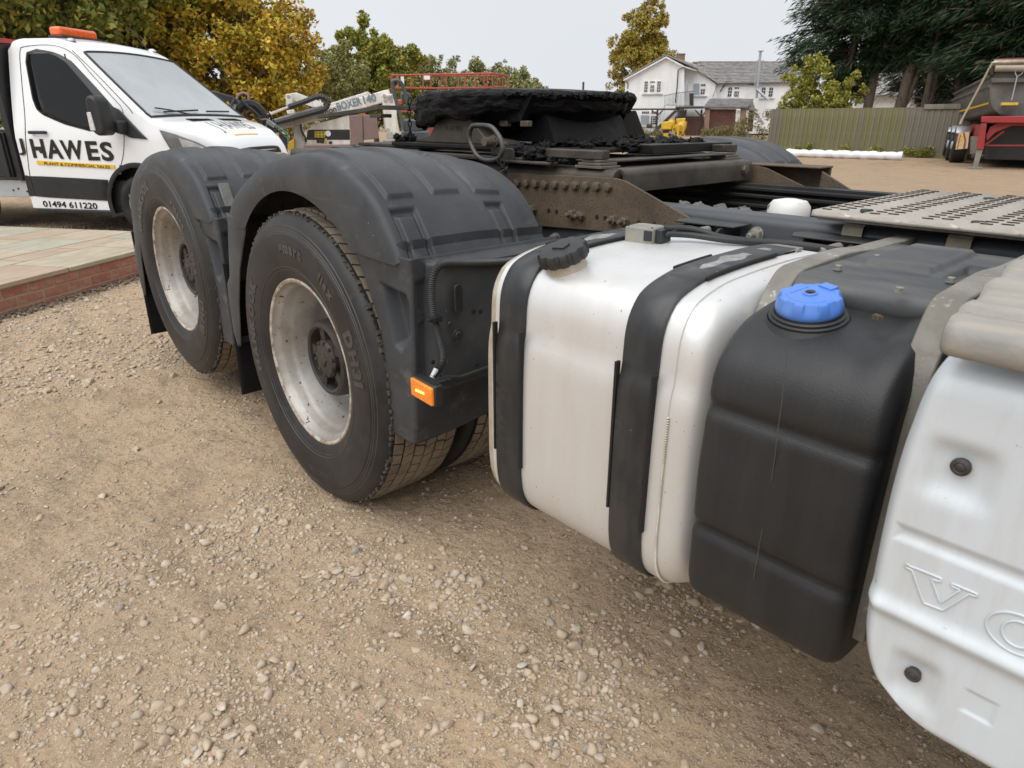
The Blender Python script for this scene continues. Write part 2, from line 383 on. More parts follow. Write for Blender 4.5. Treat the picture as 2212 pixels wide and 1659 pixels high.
    for k in range(10):
        a = k/10*2*math.pi+.2; h.hexbolt((.062*math.cos(a), .062, .062*math.sin(a)), .0065, .008, (0, -1, 0))
    h.lathe([(.026, -.056), (.024, -.050), (.012, -.048), (0, -.048)], 5, YT)
    h.build('hub', hub_m, w, smooth=30, bevel=.002)
    return w
wh = wheel()
def adopt(root, world, label):        # move a prototype under the truck
    root.parent = TR; root.matrix_parent_inverse = WM[TR.name].inverted(); root.matrix_basis = world
    old = WM[root.name]; WM[root.name] = world; root['label'] = label
for k in kids(wh): k.matrix_parent_inverse = Matrix()
adopt(wh, Matrix.Translation((0, 0, .5)), 'front wheel of the rear bogie, silver dished rim')
def copy_wheel(world, label):
    c = wh.copy(); COL.objects.link(c); c.matrix_basis = world; c['label'] = label
    for k in kids(wh):
        d = k.copy(); COL.objects.link(d); d.parent = c
    return c
copy_wheel(Matrix.Translation((-1.37, 0, .618)) @ Matrix.Rotation(R(40), 4, 'Y'), 'rearmost wheel, lifted clear of the gravel')
MIR = Matrix.Translation((0, 2.5, 0)) @ Matrix.Rotation(math.pi, 4, 'Z')
copy_wheel(Matrix.Translation((0, 2.5, .5)) @ Matrix.Rotation(math.pi, 4, 'Z'), 'far side wheel')
copy_wheel(Matrix.Translation((-1.37, 2.5, .618)) @ Matrix.Rotation(math.pi, 4, 'Z'), 'far side lifted wheel')
ax = MB(); ax.tube([(0, .5, .5), (0, 2.0, .5)], .075, 16); ax.tube([(-1.37, .5, .618), (-1.37, 2.0, .618)], .075, 16)
for x, z in ((0, .5), (-1.37, .618)):
    ax.lathe([(0, -.22), (.12, -.2), (.2, -.08), (.2, .08), (.12, .2), (0, .22)], 24, Matrix.Translation((x, 1.25, z)) @ YT)
ax.build('drive_axle', darksteel_m, TR)
# ---- mudguards
OUT = catmull([(-.625, -.0, .80), (-.600, 0, .925), (-.475, 0, 1.046), (-.207, 0, 1.158), (.04, 0, 1.203), (.18, 0, 1.207), (.316, 0, 1.190), (.430, 0, 1.150), (.520, 0, 1.090), (.592, 0, 1.000), (.622, 0, .953)], 12)
OUT = [p for p in OUT if p.z > .925 or p.x > 0]
NS = 260; OUT = resamp(OUT, NS)
def inner_pt(p):
    d = Vector((p.x, 0, p.z-.5)); a = math.atan2(d.z, d.x); r = .59; b = math.asin(min(1, (p.z-.5)/r))
    if p.x > 0: a += (b-a)*smooth01(p.x, .28, .58)
    else: a += (math.pi-b-a)*smooth01(-p.x, .28, .58)
    return Vector((r*math.cos(a), 0, .5+r*math.sin(a)))
def rect_mask(s, t, s0, s1, t0, t1, e):
    return min(smooth01(s, s0-e, s0+e), 1-smooth01(s, s1-e, s1+e), smooth01(t, t0-e, t0+e), 1-smooth01(t, t1-e, t1+e))
def guard_top(zoff=0, xoff=0):
    P = []; ts = [('f', k/6) for k in range(7)] + [('c', k/5) for k in range(1, 6)] + [('t', k/180) for k in range(1, 181)] + [('i', k/3) for k in range(1, 4)]
    arc = 0; prev = OUT[0]
    for i, o in enumerate(OUT):
        arc += (o-prev).length; prev = o
        a = OUT[max(0, i-1)]; b = OUT[min(NS-1, i+1)]; tn = (b-a).normalized(); nr = Vector((-tn.z, 0, tn.x))
        if nr.z < 0 and o.x < .5: nr = -nr
        if nr.dot(Vector((o.x, 0, o.z-.5))) < 0: nr = -nr
        I = inner_pt(o); row = []; c = .022
        for kind, t in ts:
            if kind == 'f': p = I.lerp(o-nr*c, t); p.y = -.002-.010*math.sin(t*math.pi)*.6
            elif kind == 'c':
                an = t*math.pi/2; p = o-nr*c+nr*c*math.sin(an); p.y = c*(1-math.cos(an))
            elif kind == 't':
                y = c+t*(.58-c); h = .004*math.sin(t*math.pi)-.034*smooth01(y, .22, .62)
                xx = o.x
                for (y0, y1) in ((.07, .155), (.225, .32), (.385, .49)):
                    dy = -.022*smooth01(xx, .1, .5)
                    h += .0105*rect_mask(xx, y, -2, .505, y0+dy, y1+dy, .0042)
                for (y0, y1) in ((.045, .125), (.385, .46)):
                    dy = -.006
                    h -= .013*rect_mask(xx, y, .535, 2, y0+dy, y1+dy, .005)
                    h += .011*rect_mask(xx, y, .547, 2, y0+dy+.014, y1+dy-.014, .005)
                p = o+nr*h; p.y = y
            else: p = o-nr*(.036+t*.05); p.y = .58+.004*t
            row.append((p.x, p.y, p.z))
        P.append(row)
    last = P[-1]; lip = []; lip2 = []
    for (x, y, z) in last: lip.append((x-.014, y+(.010 if y < .03 else 0), z+.004)); lip2.append((x-.016, y+(.012 if y < .03 else 0), z+.05))
    P += [lip, lip2]
    first = [(x+.012, y+(.008 if y < .03 else 0), z+.002) for (x, y, z) in P[0]]; P = [first]+P
    mb = MB(); mb.grid(P, NS+3, len(ts)); return mb
G = guard_top().build('mudguard', guard_m, TR, smooth=50, label='front arch of the near pair of mudguards')
PK = [(.500, .884), (.637, .868), (.672, .79), (.60, .688), (.562, .702)]
def pocket(x, z):      # signed distance inside the moulded pocket, softened
    d = 9
    for (a, b), (c, e) in zip(PK, PK[1:]+PK[:1]):
        ex, ez = c-a, e-b; l = math.hypot(ex, ez); d = min(d, ((x-a)*ez-(z-b)*ex)/l*1)
    return smooth01(d, .0, .026)
def guard_front():            # lower front leg: outer face with moulded dent, wrapping round to a wall facing forward
    mb = MB(); inn = [(.640-.0, .0)]
    zs = np.linspace(.965, .41, 90); rows = []
    for z in zs:
        # inner edge, outer corner x
        xin = np.interp(z, [.41, .61, .75, .85, .955], [.520, .507, .488, .439, .377])
        xo = np.interp(z, [.41, .47, .9, .97], [.632, .642, .658, .660])
        zz = z
        row = []
        for k in range(49):
            t = k/48; x = xin+(xo-.012-xin)*t; y = -.004-.004*math.sin(math.pi*min(1, t*1.0))*smooth01(z, .42, .5)
            # the recessed C shaped pocket
            m = rect_mask(x, z, .545, .70, .615, .835, .016)*smooth01(t, .35, .55)
            y += .046*pocket(x, z)*smooth01(x-xin, .008, .035)
            row.append((x, y+.013, zz))
        for k in range(1, 6):
            an = k/5*math.pi/2; row.append((xo-.012+.012*math.sin(an), .009+.012*(1-math.cos(an)), zz))
        for k in range(1, 30):
            t = k/29; y = .021+t*(.575-.021); x = xo
            m = rect_mask(y, z, .075, 1.2, .575, .948, .010); x += .045*m
            x -= .012*rect_mask(y, z, .02, .07, .60, .90, .012)
            row.append((x, y, zz+ (-.0 if z > .43 else .0)))
        rows.append(row)
    mb.grid(rows, len(rows), len(rows[0]))
    # lower edge of the wall rises towards the inside
    mb.v = [(x, y, z+(.05*smooth01(y, .05, .64) if z < .45 else 0)) for x, y, z in mb.v]
    return mb
GF = guard_front().build('mudguard_leg', guard_m, TR, smooth=55, label='forward leg with moulded pocket')
GF.modifiers.new('sol', 'SOLIDIFY').thickness = .004
def guard_rear():
    mb = MB(); rows = []
    for z in np.linspace(.965, .40, 42):
        xo = np.interp(z, [.40, .45, .60, .66, .70, .925], [-.700, -.735, -.735, -.722, -.675, -.603]); xi = np.interp(z, [.40, .60, .75, .925], [-.655, -.60, -.535, -.41])
        row = []
        for k in range(12):
            t = k/11; row.append((xi+(xo+.015-xi)*t, .002-.008*math.sin(t*math.pi), z))
        for k in range(1, 5):
            an = k/4*math.pi/2; row.append((xo+.015-.015*math.sin(an), .002+.015*(1-math.cos(an)), z))
        row.append((xo, .57, z)); rows.append(row)
    mb.grid(rows, 42, len(rows[0])); return mb
GR = guard_rear().build('mudguard_tail', guard_m, TR, smooth=50)
GR.modifiers.new('sol', 'SOLIDIFY').thickness = .004
rear_T = Matrix.Translation((-1.395, 0, -.036)); far_T = Matrix.Translation((0, 2.5, 0)) @ Matrix.Scale(-1, 4, (0, 1, 0))
G2 = place(G, TR, rear_T); G2['label'] = 'rear arch over the lifted wheel'; place(GF, TR, rear_T @ Matrix.Translation((-.0, 0, .0))); place(GR, TR, rear_T)
for T, l in ((far_T, 'far side front arch'), (far_T @ rear_T, 'far side rear arch')):
    q = place(G, TR, T); q['label'] = l; place(GF, TR, T)
for o in kids(TR):
    if o.name.startswith(('mudguard_leg.', 'mudguard_tail.')): o.modifiers.new('sol', 'SOLIDIFY').thickness = .004
# reflector strip lens on the rear arch channel
m = MB(); m.box(-.022, .022, -.007, .007, -.060, .060)
pc = at(492, 420, 'x', -.86)
m.build('clear_reflector', mat('dirty_clear_lens', (.16, .155, .14), (.10, .10, .095), 30, .3, 0, .4, 300), TR, bevel=.003, world=Matrix.Translation((-.822, .100, 1.000)) @ Matrix.Rotation(R(-27), 4, 'Y') @ Matrix.Rotation(R(90), 4, 'Z'))
# mudflaps: ribbed rubber
def flap(x, y0, y1, z0, z1):
    mb = MB(); n = int((z1-z0)/.006); P = []
    for i in range(n+1):
        z = z0+(z1-z0)*i/n; row = []
        for j in range(31):
            y = y0+(y1-y0)*j/30; row.append((x+.02*math.sin((z-z0)*3)+(.0018 if i % 2 else 0)+(.001 if j % 2 else 0), y+(.0025 if i % 2 and j == 0 else 0), z))
        P.append(row)
    mb.grid(P, n+1, 31); o = mb.build('mudflap', flap_m, TR, smooth=20); o.modifiers.new('sol', 'SOLIDIFY').thickness = .006; return o
flap(-.735, -.002, .56, .155, .75); flap(-2.11, -.002, .56, .12, .72)
# ---- corrugated hose, clips, lamp
def px(u, v, ax_, val): return at(u, v, ax_, val)
hp = [px(1130, 560, 'x', .712), px(1075, 566, 'x', .712), px(1010, 568, 'x', .715), px(965, 568, 'x', .716), px(945, 578, 'x', .716), px(935, 600, 'x', .716), px(933, 640, 'x', .712), px(938, 690, 'x', .708), px(950, 735, 'x', .708), px(957, 770, 'x', .705), px(950, 795, 'x', .70), px(935, 815, 'x', .70)]
path = resamp(catmull(hp, 12), 240)
h = MB(); h.tube(path, [.0112 if i % 2 else .0088 for i in range(240)], 10)
h.build('corrugated_hose', plastic_m, TR, smooth=60)
c = MB()
for u, v in ((963, 570), (942, 688)):
    p = px(u, v, 'x', .712); c.box(p.x-.012, p.x+.012, p.y-.014, p.y+.014, p.z-.008, p.z+.008)
    c.box(p.x-.006, p.x+.008, p.y-.03, p.y-.012, p.z-.004, p.z+.004)
c.build('cable_tie', groove_m, TR, bevel=.002)
w_ = MB(); p = px(936, 812, 'x', .70); w_.tube([p+Vector((0, -.004, -.004)), p+Vector((0, .012, .018))], .008, 12); w_.build('white_connector', white_m, TR)
# amber side marker on the corner of the guard, face turned outwards
lp = [px(883, 815, 'y', -.06), px(935, 840, 'y', -.06), px(932, 878, 'y', -.06), px(882, 852, 'y', -.06)]
lc = (lp[0]+lp[1]+lp[2]+lp[3])/4
lw, lh = .104, .050
LM = Matrix.Translation((.783, -.052, .645)) @ Matrix.Rotation(R(-4), 4, 'Z')
k = MB(); k.box(-lw/2-.004, lw/2+.004, .0, .028, -lh/2-.004, lh/2+.004); sm = k.build('side_marker_lamp', plastic_m, TR, bevel=.004, world=LM)
k = MB(); k.box(-lw/2, lw/2, -.009, .002, -lh/2, lh/2); k.build('amber_lens', amber_m, sm, bevel=.004, world=LM, seg=3)
k = MB()
for i in range(4): k.lathe([(0, .0098), (.0035, .0096), (.0045, .0088)], 12, Matrix.Translation((-.022+i*.012, 0, -.002+.001*i)) @ YT)
k.build('lit_leds', led_m, sm, world=LM)
k = MB(); k.box(-.045, -.015, .034, .10, -.012, .008); k.build('lamp_bracket', plastic_m, sm, world=LM, bevel=.003)
# fittings on the forward facing guard wall
k = MB(); WX = .718
def wall(u, v): p = px(u, v, 'x', WX-.003); return p
p = wall(988, 645)
def oval(mb, c, hy, hz, d, n=24):
    pts = []
    for i in range(n):
        a = 2*math.pi*i/n; yy = hy*math.cos(a); zz = hy*math.sin(a)+(hz-hy)*(1 if math.sin(a) > 0 else -1)
        pts.append((c.y+yy, c.z+zz))
    mb.prism(pts, c.x, c.x+d, 'x')
oval(k, p, .014, .042, .007); k.build('slotted_latch', plastic_m, TR, bevel=.0025)
k = MB(); k.box(WX+.003, WX+.0085, p.y-.0028, p.y+.0028, p.z-.026, p.z+.026)
k.build('latch_slot', groove_m, TR)
for u, v in ((1022, 673), (1037, 673), (1029, 788), (934, 782)):
    q = wall(u, v); k = MB(); k.lathe([(0, .004), (.0065, .004), (.0065, 0)], 14, Matrix.Translation((WX-.003, q.y, q.z)) @ Matrix.Rotation(R(90), 4, 'Y')); k.build('drain_hole', groove_m, TR)
k = MB(); q = wall(989, 723); k.lathe([(0, .006), (.008, .006), (.012, .003), (.017, .004), (.018, 0)], 24, Matrix.Translation((WX-.003, q.y, q.z)) @ Matrix.Rotation(R(90), 4, 'Y'))
q = wall(972, 700); k.lathe([(0, .004), (.006, .004), (.008, 0)], 18, Matrix.Translation((WX-.003, q.y, q.z)) @ Matrix.Rotation(R(90), 4, 'Y'))
k.build('screw_boss', plastic_m, TR)
k = MB(); k.tube([(.705, .06, .63), (.715, .12, .615), (.72, .2, .62), (.72, .45, .632), (.72, .62, .64)], .011, 8, sq=.7); k.build('hose_rail', plastic_m, TR)
# ---- fuel tank
TP = [(0.012, .861), (0.002, .80), (0.0, .60), (.002, .50), (.014, .443), (.045, .402), (.085, .384), (.14, .376), (.35, .37), (.56, .372), (.60, .39), (.625, .43), (.63, .5), (.63, .93), (.61, .99), (.57, 1.025), (.45, 1.034), (.30, 1.033), (.20, 1.0285), (.14, 1.023), (.072, 1.006), (.040, .985), (.018, .940)]
def tank_loft(mb, xs_scale):                  # xs_scale: (x, inset)
    P = resamp(catmull([(0, a, b) for a, b in TP+TP[:1]], 10), 121)[:-1]; cy, cz = .315, .70; rows = []
    for x, ins in xs_scale:
        row = []
        for p in P:
            d = Vector((0, p.y-cy, p.z-cz)); 
            n_ = Vector((0, d.y/max(.3, 1), d.z))
            row.append((x, p.y-math.copysign(min(abs(d.y), ins), d.y)*min(1, abs(d.y)/.25), p.z-math.copysign(min(abs(d.z), ins), d.z)*min(1, abs(d.z)/.27)))
        row.append(row[0]); rows.append(row)
    mb.grid(rows, len(rows), 121); mb.f.append(tuple(range(len(mb.v)-121, len(mb.v)-1))); return mb
tk = MB(); tank_loft(tk, [(1.0, .0), (1.12, 0), (1.3, 0), (1.46, 0), (1.496, 0)])
tank = tk.build('fuel_tank', alu_m, TR, smooth=40, label='brushed aluminium fuel tank with two black straps')
tk = MB(); tank_loft(tk, [(1.496, .003), (1.502, .003), (1.518, .006), (1.535, .014), (1.548, .027), (1.556, .046), (1.559, .07)]); tk.build('tank_end', alu_m, tank, smooth=60)
tk = MB(); tank_loft(tk, [(1.0, -.003), (.985, -.003), (.978, .006), (.974, .02), (.972, .05)]); tk.build('tank_end', aluedge_m, tank, smooth=40, label='oxidised rear rim')
tk = MB()
Pp = resamp(catmull([(0, a, b) for a, b in TP+TP[:1]], 10), 1400)
seg = [p for p in Pp if p.y < .6]
def bead(mb, pts, r, x=None, step=.0062, sc=.6):
    acc = 0
    for a, b in zip(pts, pts[1:]):
        acc += (b-a).length
        if acc >= step:
            acc = 0; t = (b-a).normalized(); M = Matrix.Translation(b) @ t.to_track_quat('Z', 'Y').to_matrix().to_4x4()
            mb.lathe([(0, -r*sc), (r*.8, -r*.3), (r, 0), (r*.8, r*.3), (0, r*sc)], 7, M)
wb_ = [Vector((1.4975, p.y, p.z)) for p in Pp if p.z < .80 and p.y < .3]
bead(tk, wb_, .0036, step=.0048); tk.build('weld_bead', aluedge_m, tank, smooth=60)
def strap(x0, x1, name='tank_strap'):
    P = resamp(catmull([(0, a, b) for a, b in TP+TP[:1]], 10), 400)
    i0 = max(range(400), key=lambda i: -abs(P[i].y-.50)-(0 if P[i].z > .9 else 9)); 
    Q = P[i0:]+P[:120]
    Q = resamp(Q, 160)
    rows = []
    for i, p in enumerate(Q):
        t = (Q[min(159, i+1)]-Q[max(0, i-1)]).normalized(); n = Vector((0, t.z, -t.y))
        if n.dot(Vector((0, p.y-.3, p.z-.7))) < 0: n = -n
        o = p+n*.0045; q = p+n*.0085
        rows.append([(x0, p.y, p.z), (x0, o.y, o.z), (x0+.004, q.y, q.z), (x1-.004, q.y, q.z), (x1, o.y, o.z), (x1, p.y, p.z)])
    mb = MB(); mb.grid(rows, 160, 6); st = mb.build(name, strap_m, tank, smooth=45)
    strips = [MB().box(xa, xb, -.0095, .003, za, zb) for xa, xb, za, zb in ((x0-.005, x0+.001, .55, .875), (x1-.001, x1+.005, .53, .87))]
    topP = [p for p in Q if p.z > .99]
    for xa, a, b in ((x0-.004, .16, .30), (x1+.003, .13, .40)):
        pp = [Vector((xa, p.y, p.z+.006)) for p in topP if a < p.y < b]
        if len(pp) > 2: strips.append(MB().tube(pp, .0042, 6))
    for e in strips: e.build('rubber_strip', groove_m, tank, bevel=.001)
    return st
strap(1.018, 1.103); strap(1.378, 1.462)
# worn bare metal patch on the strap top
for x0 in (1.395, 1.035):
    rows = []; k = MB()
    for i in range(26):
        t = i/25; y = .17+t*.27; z = np.interp(y, [.14, .20, .30, .45], [1.023, 1.0285, 1.033, 1.034])+.0092
        wv = .024*math.sin(min(1, t*3)*math.pi/2)*(.7+.3*math.sin(t*17)); rows.append([(x0+.028-wv, y, z), (x0+.028+wv, y, z)])
    k.grid(rows, 26, 2); k.build('bare_metal_patch', MATS.get('bare_strap_metal') or mat('bare_strap_metal', (.42, .41, .39), (.20, .20, .20), 40, .5, .4, dirt=(.12, .12, .12), damt=.5, dscale=30), tank)
# pins and slotted ends of the straps
for x in (1.06, 1.42):
    k = MB()
    k.tube([(x-.03, .50, 1.022), (x+.045, .50, 1.022)], .017, 16); k.box(x-.04, x+.042, .44, .53, 1.033, 1.0395)
    k.tube([(x+.05, .60, 1.02), (x+.05, .70, 1.02)], .012, 14); k.box(x+.02, x+.08, .52, .80, .985, 1.0)
    k.build('strap_pin', brk_m, tank, bevel=.002)
# filler neck, weld, cap
cc = Vector((1.150, .088, 1.012)); cn = Vector((-.10, -.36, 1)).normalized()
CM = Matrix.Translation(cc) @ cn.to_track_quat('Z', 'Y').to_matrix().to_4x4()
k = MB(); k.lathe([(.052, -.03), (.046, -.012), (.043, .0), (.042, .03)], 40, CM); nk = k.build('filler_neck', aluedge_m, tank)
k = MB(); bead(k, [CM @ Vector((.0475*math.cos(a), .0475*math.sin(a), -.012)) for a in np.linspace(0, 2*math.pi, 400)], .005, step=.005); k.build('neck_weld', aluedge_m, nk, smooth=60)
k = MB(); n = 96; prof = []
rows = []
for i in range(n):
    a = 2*math.pi*i/n; lob = (math.cos(a*12)); r = .0535+.0022*(1 if lob > -.35 else -1)
    rows.append([(r*.965*math.cos(a), r*.965*math.sin(a), .016), (r*math.cos(a), r*math.sin(a), .020), (r*math.cos(a), r*math.sin(a), .038), (r*.94*math.cos(a), r*.94*math.sin(a), .0435), (.040*math.cos(a), .040*math.sin(a), .0445), (.0, .0, .0455)])
k.grid(rows, n, 6, CM, wrapu=True); fc = k.build('fuel_cap', plastic_m, tank, smooth=35)
k = MB(); k.prism([(-.016, -.012), (.016, -.012), (.018, .0), (.016, .012), (-.016, .012), (-.018, 0)], .044, .049, 'z', CM @ Matrix.Rotation(R(20), 4, 'Z')); k.build('cap_badge', plastic_m, fc, bevel=.001)
# sender unit
k = MB(); SMx = Matrix.Translation((1.150, .365, 1.030)) @ Matrix.Rotation(R(8), 4, 'Z')
k.box(-.040, .035, -.035, .035, .0, .040, SMx); sn = k.build('sender_unit', sensor_m, tank, bevel=.004)
k = MB(); k.box(.035, .052, -.022, .026, .006, .036, SMx); k.box(.012, .034, -.0365, -.034, .010, .034, SMx); k.build('sender_plug', plastic_m, sn, bevel=.003)
k = MB()
for x, y in ((-.034, -.029), (.029, -.029), (.029, .029), (-.034, .029)): k.lathe([(0, .0415), (.003, .0415), (.003, .040)], 8, SMx @ Matrix.Translation((x, y, 0)))
k.build('sender_screws', groove_m, sn)
k = MB()
for dz, dy in ((0, 0), (.012, .01), (.004, .022)):
    k.tube(catmull([(1.19, .37+dy, 1.055+dz), (1.24, .42+dy, 1.052+dz), (1.32, .46+dy, 1.045), (1.42, .56+dy, 1.035), (1.50, .64+dy, 1.02)], 8), .0075, 8)
k.tube(catmull([(1.20, .37, 1.05), (1.22, .42, 1.068), (1.26, .44, 1.06), (1.30, .45, 1.045)], 8), .005, 8)
k.build('fuel_lines', plastic_m, TR, smooth=60)
# ---- AdBlue style additive tank (dark grained plastic) with blue cap
DP = [(-.018, .84), (-.02, .70), (-.02, .56), (-.014, .485), (.012, .452), (.06, .440), (.3, .440), (.36, .46), (.38, .52), (.38, .96), (.36, 1.005), (.30, 1.017), (.224, 1.015), (.127, 1.003), (.067, .988), (.018, .957), (-.010, .914)]
P = resamp(catmull([(0, a, b) for a, b in DP+DP[:1]], 10), 221)[:-1]; rows = []
xs = [(1.575, .030), (1.577, .016), (1.582, .007), (1.589, .002), (1.598, 0)] + [(x, 0) for x in np.linspace(1.625, 1.82, 14)] + [(1.842, .001), (1.852, .005), (1.860, .012), (1.865, .022), (1.866, .034)]
for x, ins in xs:
    row = []
    for p in P:
        dy, dz = p.y-.18, p.z-.73; y = p.y-math.copysign(min(abs(dy), ins), dy); z = p.z-math.copysign(min(abs(dz), ins), dz)*min(1, abs(dz)/.24)
        g = 0
        if p.y < .02:
            for gz in (.845, .610):
                g += .010*math.exp(-((z-gz-.006)/.012)**2)
            g += .003*math.sin((z-.45)*18)*.3
        if p.y < .1:
            g -= .004*math.exp(-((z-.73)/.07)**2)
        # raised right shoulder
        y += g
        if z > .93: z += .012*smooth01(x, 1.79, 1.83)*smooth01(p.y, -.02, .1)*(1-smooth01(x, 1.85, 1.866))
        row.append((x, y, z))
    row.append(row[0]); rows.append(row)
k = MB(); k.grid(rows, len(rows), 221); k.f.append(tuple(range(220))); k.f.append(tuple(range(len(k.v)-221, len(k.v)-1)))
df = k.build('additive_tank', grain_m, TR, smooth=180, label='narrow dark grained plastic tank with a blue cap')
bc = Vector((1.672, .118, 1.000)); bn = Vector((.02, -.20, 1)).normalized()
BM = Matrix.Translation(bc) @ bn.to_track_quat('Z', 'Y').to_matrix().to_4x4()
k = MB(); k.lathe([(.082, -.022), (.074, -.010), (.066, .0), (.064, .003), (.0625, .001)], 56, BM); k.build('filler_boss', grain_m, df, smooth=70)
k = MB(); k.lathe([(.062, .0), (.062, .006), (.058, .008), (.0585, .012), (.055, .014), (.052, .013), (.050, .024)], 56, BM); k.build('rubber_seal', plastic_m, df, smooth=30)
rows = []; n = 128
for i in range(n):
    a = 2*math.pi*i/n; lob = math.cos(a*8)
    m_ = smooth01(lob, -.15, .45); r1 = .0525; rt = .0475-.0045*(1-m_)
    r_mid = r1*(1-.045*(1-m_))
    rows.append([(r1*.97*math.cos(a), r1*.97*math.sin(a), .016), (r1*math.cos(a), r1*math.sin(a), .019), (r1*math.cos(a), r1*math.sin(a), .024), (r_mid*math.cos(a), r_mid*math.sin(a), .030), (rt*1.04*math.cos(a), rt*1.04*math.sin(a), .0395), (rt*math.cos(a), rt*math.sin(a), .0425), (rt*.93*math.cos(a), rt*.93*math.sin(a), .0440), (.036*math.cos(a), .036*math.sin(a), .0442), (.012*math.cos(a), .012*math.sin(a), .0444), (0, 0, .0444)])
k = MB(); k.grid(rows, n, 10, BM, wrapu=True); bcap = k.build('blue_filler_cap', blue_m, df, smooth=32)
k = MB(); k.lathe([(.0115, .043), (.0115, .0462), (.0095, .0472), (.0085, .0472)], 28, BM); k.lathe([(.036, .0438), (.0365, .0452), (.0372, .0438)], 40, BM, arc=(R(200), R(330))); k.lathe([(.036, .0438), (.0365, .0452), (.0372, .0438)], 40, BM, arc=(R(20), R(130)))
k.box(-.020, .018, -.0015, .0015, .0436, .0452, BM @ Matrix.Rotation(R(65), 4, 'Z') @ Matrix.Translation((0, .022, 0)))
k.prism([(-.013, .030), (.013, .030), (.013, .047), (-.013, .047)], .040, .047, 'z', BM @ Matrix.Rotation(R(-25), 4, 'Z')); k.build('cap_moulding', blue_m, bcap, bevel=.0006)
k = MB(); k.lathe([(.0088, .0470), (.006, .0472), (.004, .0450), (0, .0450)], 20, BM); k.box(-.003, .003, -.0008, .0008, .0455, .0475, BM); k.build('cap_lock', plug_m, bcap)
k = MB(); pts = [px(u, v, 'y', -.0225) for u, v in ((1700, 735), (1697, 790), (1690, 860), (1680, 930), (1672, 1000), (1655, 1100), (1640, 1180), (1628, 1250))]
k.tube(catmull(pts, 6), .0006, 5); k.build('mould_seam', mat('pale_seam', (.07, .07, .068), None, 5, .6), df)
# mud dropping stains on the additive tank
k = MB()
for u, v, r in ((1937, 657, .016), (1898, 681, .007)):
    p = px(u, v, 'z', 1.026)
    for i in range(26):
        a = random.uniform(0, 6.28); q = random.uniform(0, 1)**.7*r; s_ = random.uniform(.0006, .0018)
        k.box(p.x+q*1.5*math.cos(a)-s_, p.x+q*1.5*math.cos(a)+s_, p.y+q*math.sin(a)-s_, p.y+q*math.sin(a)+s_, p.z-.006, p.z-.0005+random.uniform(0, .001))
k.build('dried_mud', mat('dried_mud', (.11, .075, .045), (.07, .05, .03), 60, .9), df)
# ---- battery cover with bolts
k = MB(); rows = []
for i in range(91):
    x = 1.605+.235*i/90; row = []
    for p in [(.196, .992), (.190, 1.018), (.190, 1.030), (.196, 1.042), (.208, 1.049)] + [(.225+.0088*j, 1.052) for j in range(50)]:
        y, z = p
        z += .013*(rect_mask(x, y, 1.655, 1.770, .36, .62, .007)) - .016*rect_mask(x, y, 1.790, 1.86, .36, .50, .007)
        row.append((x, y, z))
    rows.append(row)
k.grid(rows, 91, 55); bcv = k.build('battery_cover', cover_m, TR, smooth=70); bcv.modifiers.new('sol', 'SOLIDIFY').thickness = .004
bolts('cover_bolt', [px(u, v, 'z', 1.0535) for u, v in ((1810, 583), (1893, 560), (1984, 537), (1942, 632), (2053, 610))], .0062, .009, (0, 0, 1), brk_m, bcv)
k = MB(); k.box(1.60, 1.845, .24, .655, .52, 1.035); k.build('battery_box', plastic_m, TR, bevel=.01)
# ---- flat cast brackets running over the tanks
def bracket(x0, x1, y0, top, lab, low=.50, ex=0):
    prof = [(y0, low), (y0-.006, .62), (y0-.006, .80), (y0+.004, .93), (y0+.028, .99), (y0+.07, top-.018), (y0+.10, top-.003), (y0+.15, top), (y0+.30, top+.004), (y0+.42, top-.004), (y0+.52, top-.006), (y0+.68, top-.008)]
    P = resamp(catmull([(0, a, b) for a, b in prof], 8), 90); rows = []
    for i, p in enumerate(P):
        t = (P[min(89, i+1)]-P[max(0, i-1)]).normalized(); n = Vector((0, -t.z, t.y))
        q = p-n*.030
        xa, xb = x0, x1
        w_ = .006*smooth01(p.z, .8, 1.04)
        rows.append([(xa, q.y, q.z), (xa-w_, p.y, p.z), (xb+w_*ex, p.y, p.z), (xb, q.y, q.z), (xa, q.y, q.z)])
    mb = MB(); mb.grid(rows, 90, 5); mb.f += [(0, 1, 2, 3), (446, 447, 448, 445)]
    return mb.build('tank_bracket', brk_m, TR, smooth=40, bevel=.003, label=lab)
bracket(1.562, 1.600, .135, 1.056, 'grey bracket between silver tank and additive tank')
bracket(1.846, 1.884, .045, 1.068, 'grey bracket with flaking white paint between additive tank and white panel')
k = MB(); k.prism([(.075, .50), (.07, .96), (.13, 1.045), (.40, 1.05), (.70, 1.045), (.70, .50)], 1.886, 1.900, 'x'); k.build('black_backing_plate', plastic_m, TR, bevel=.003)
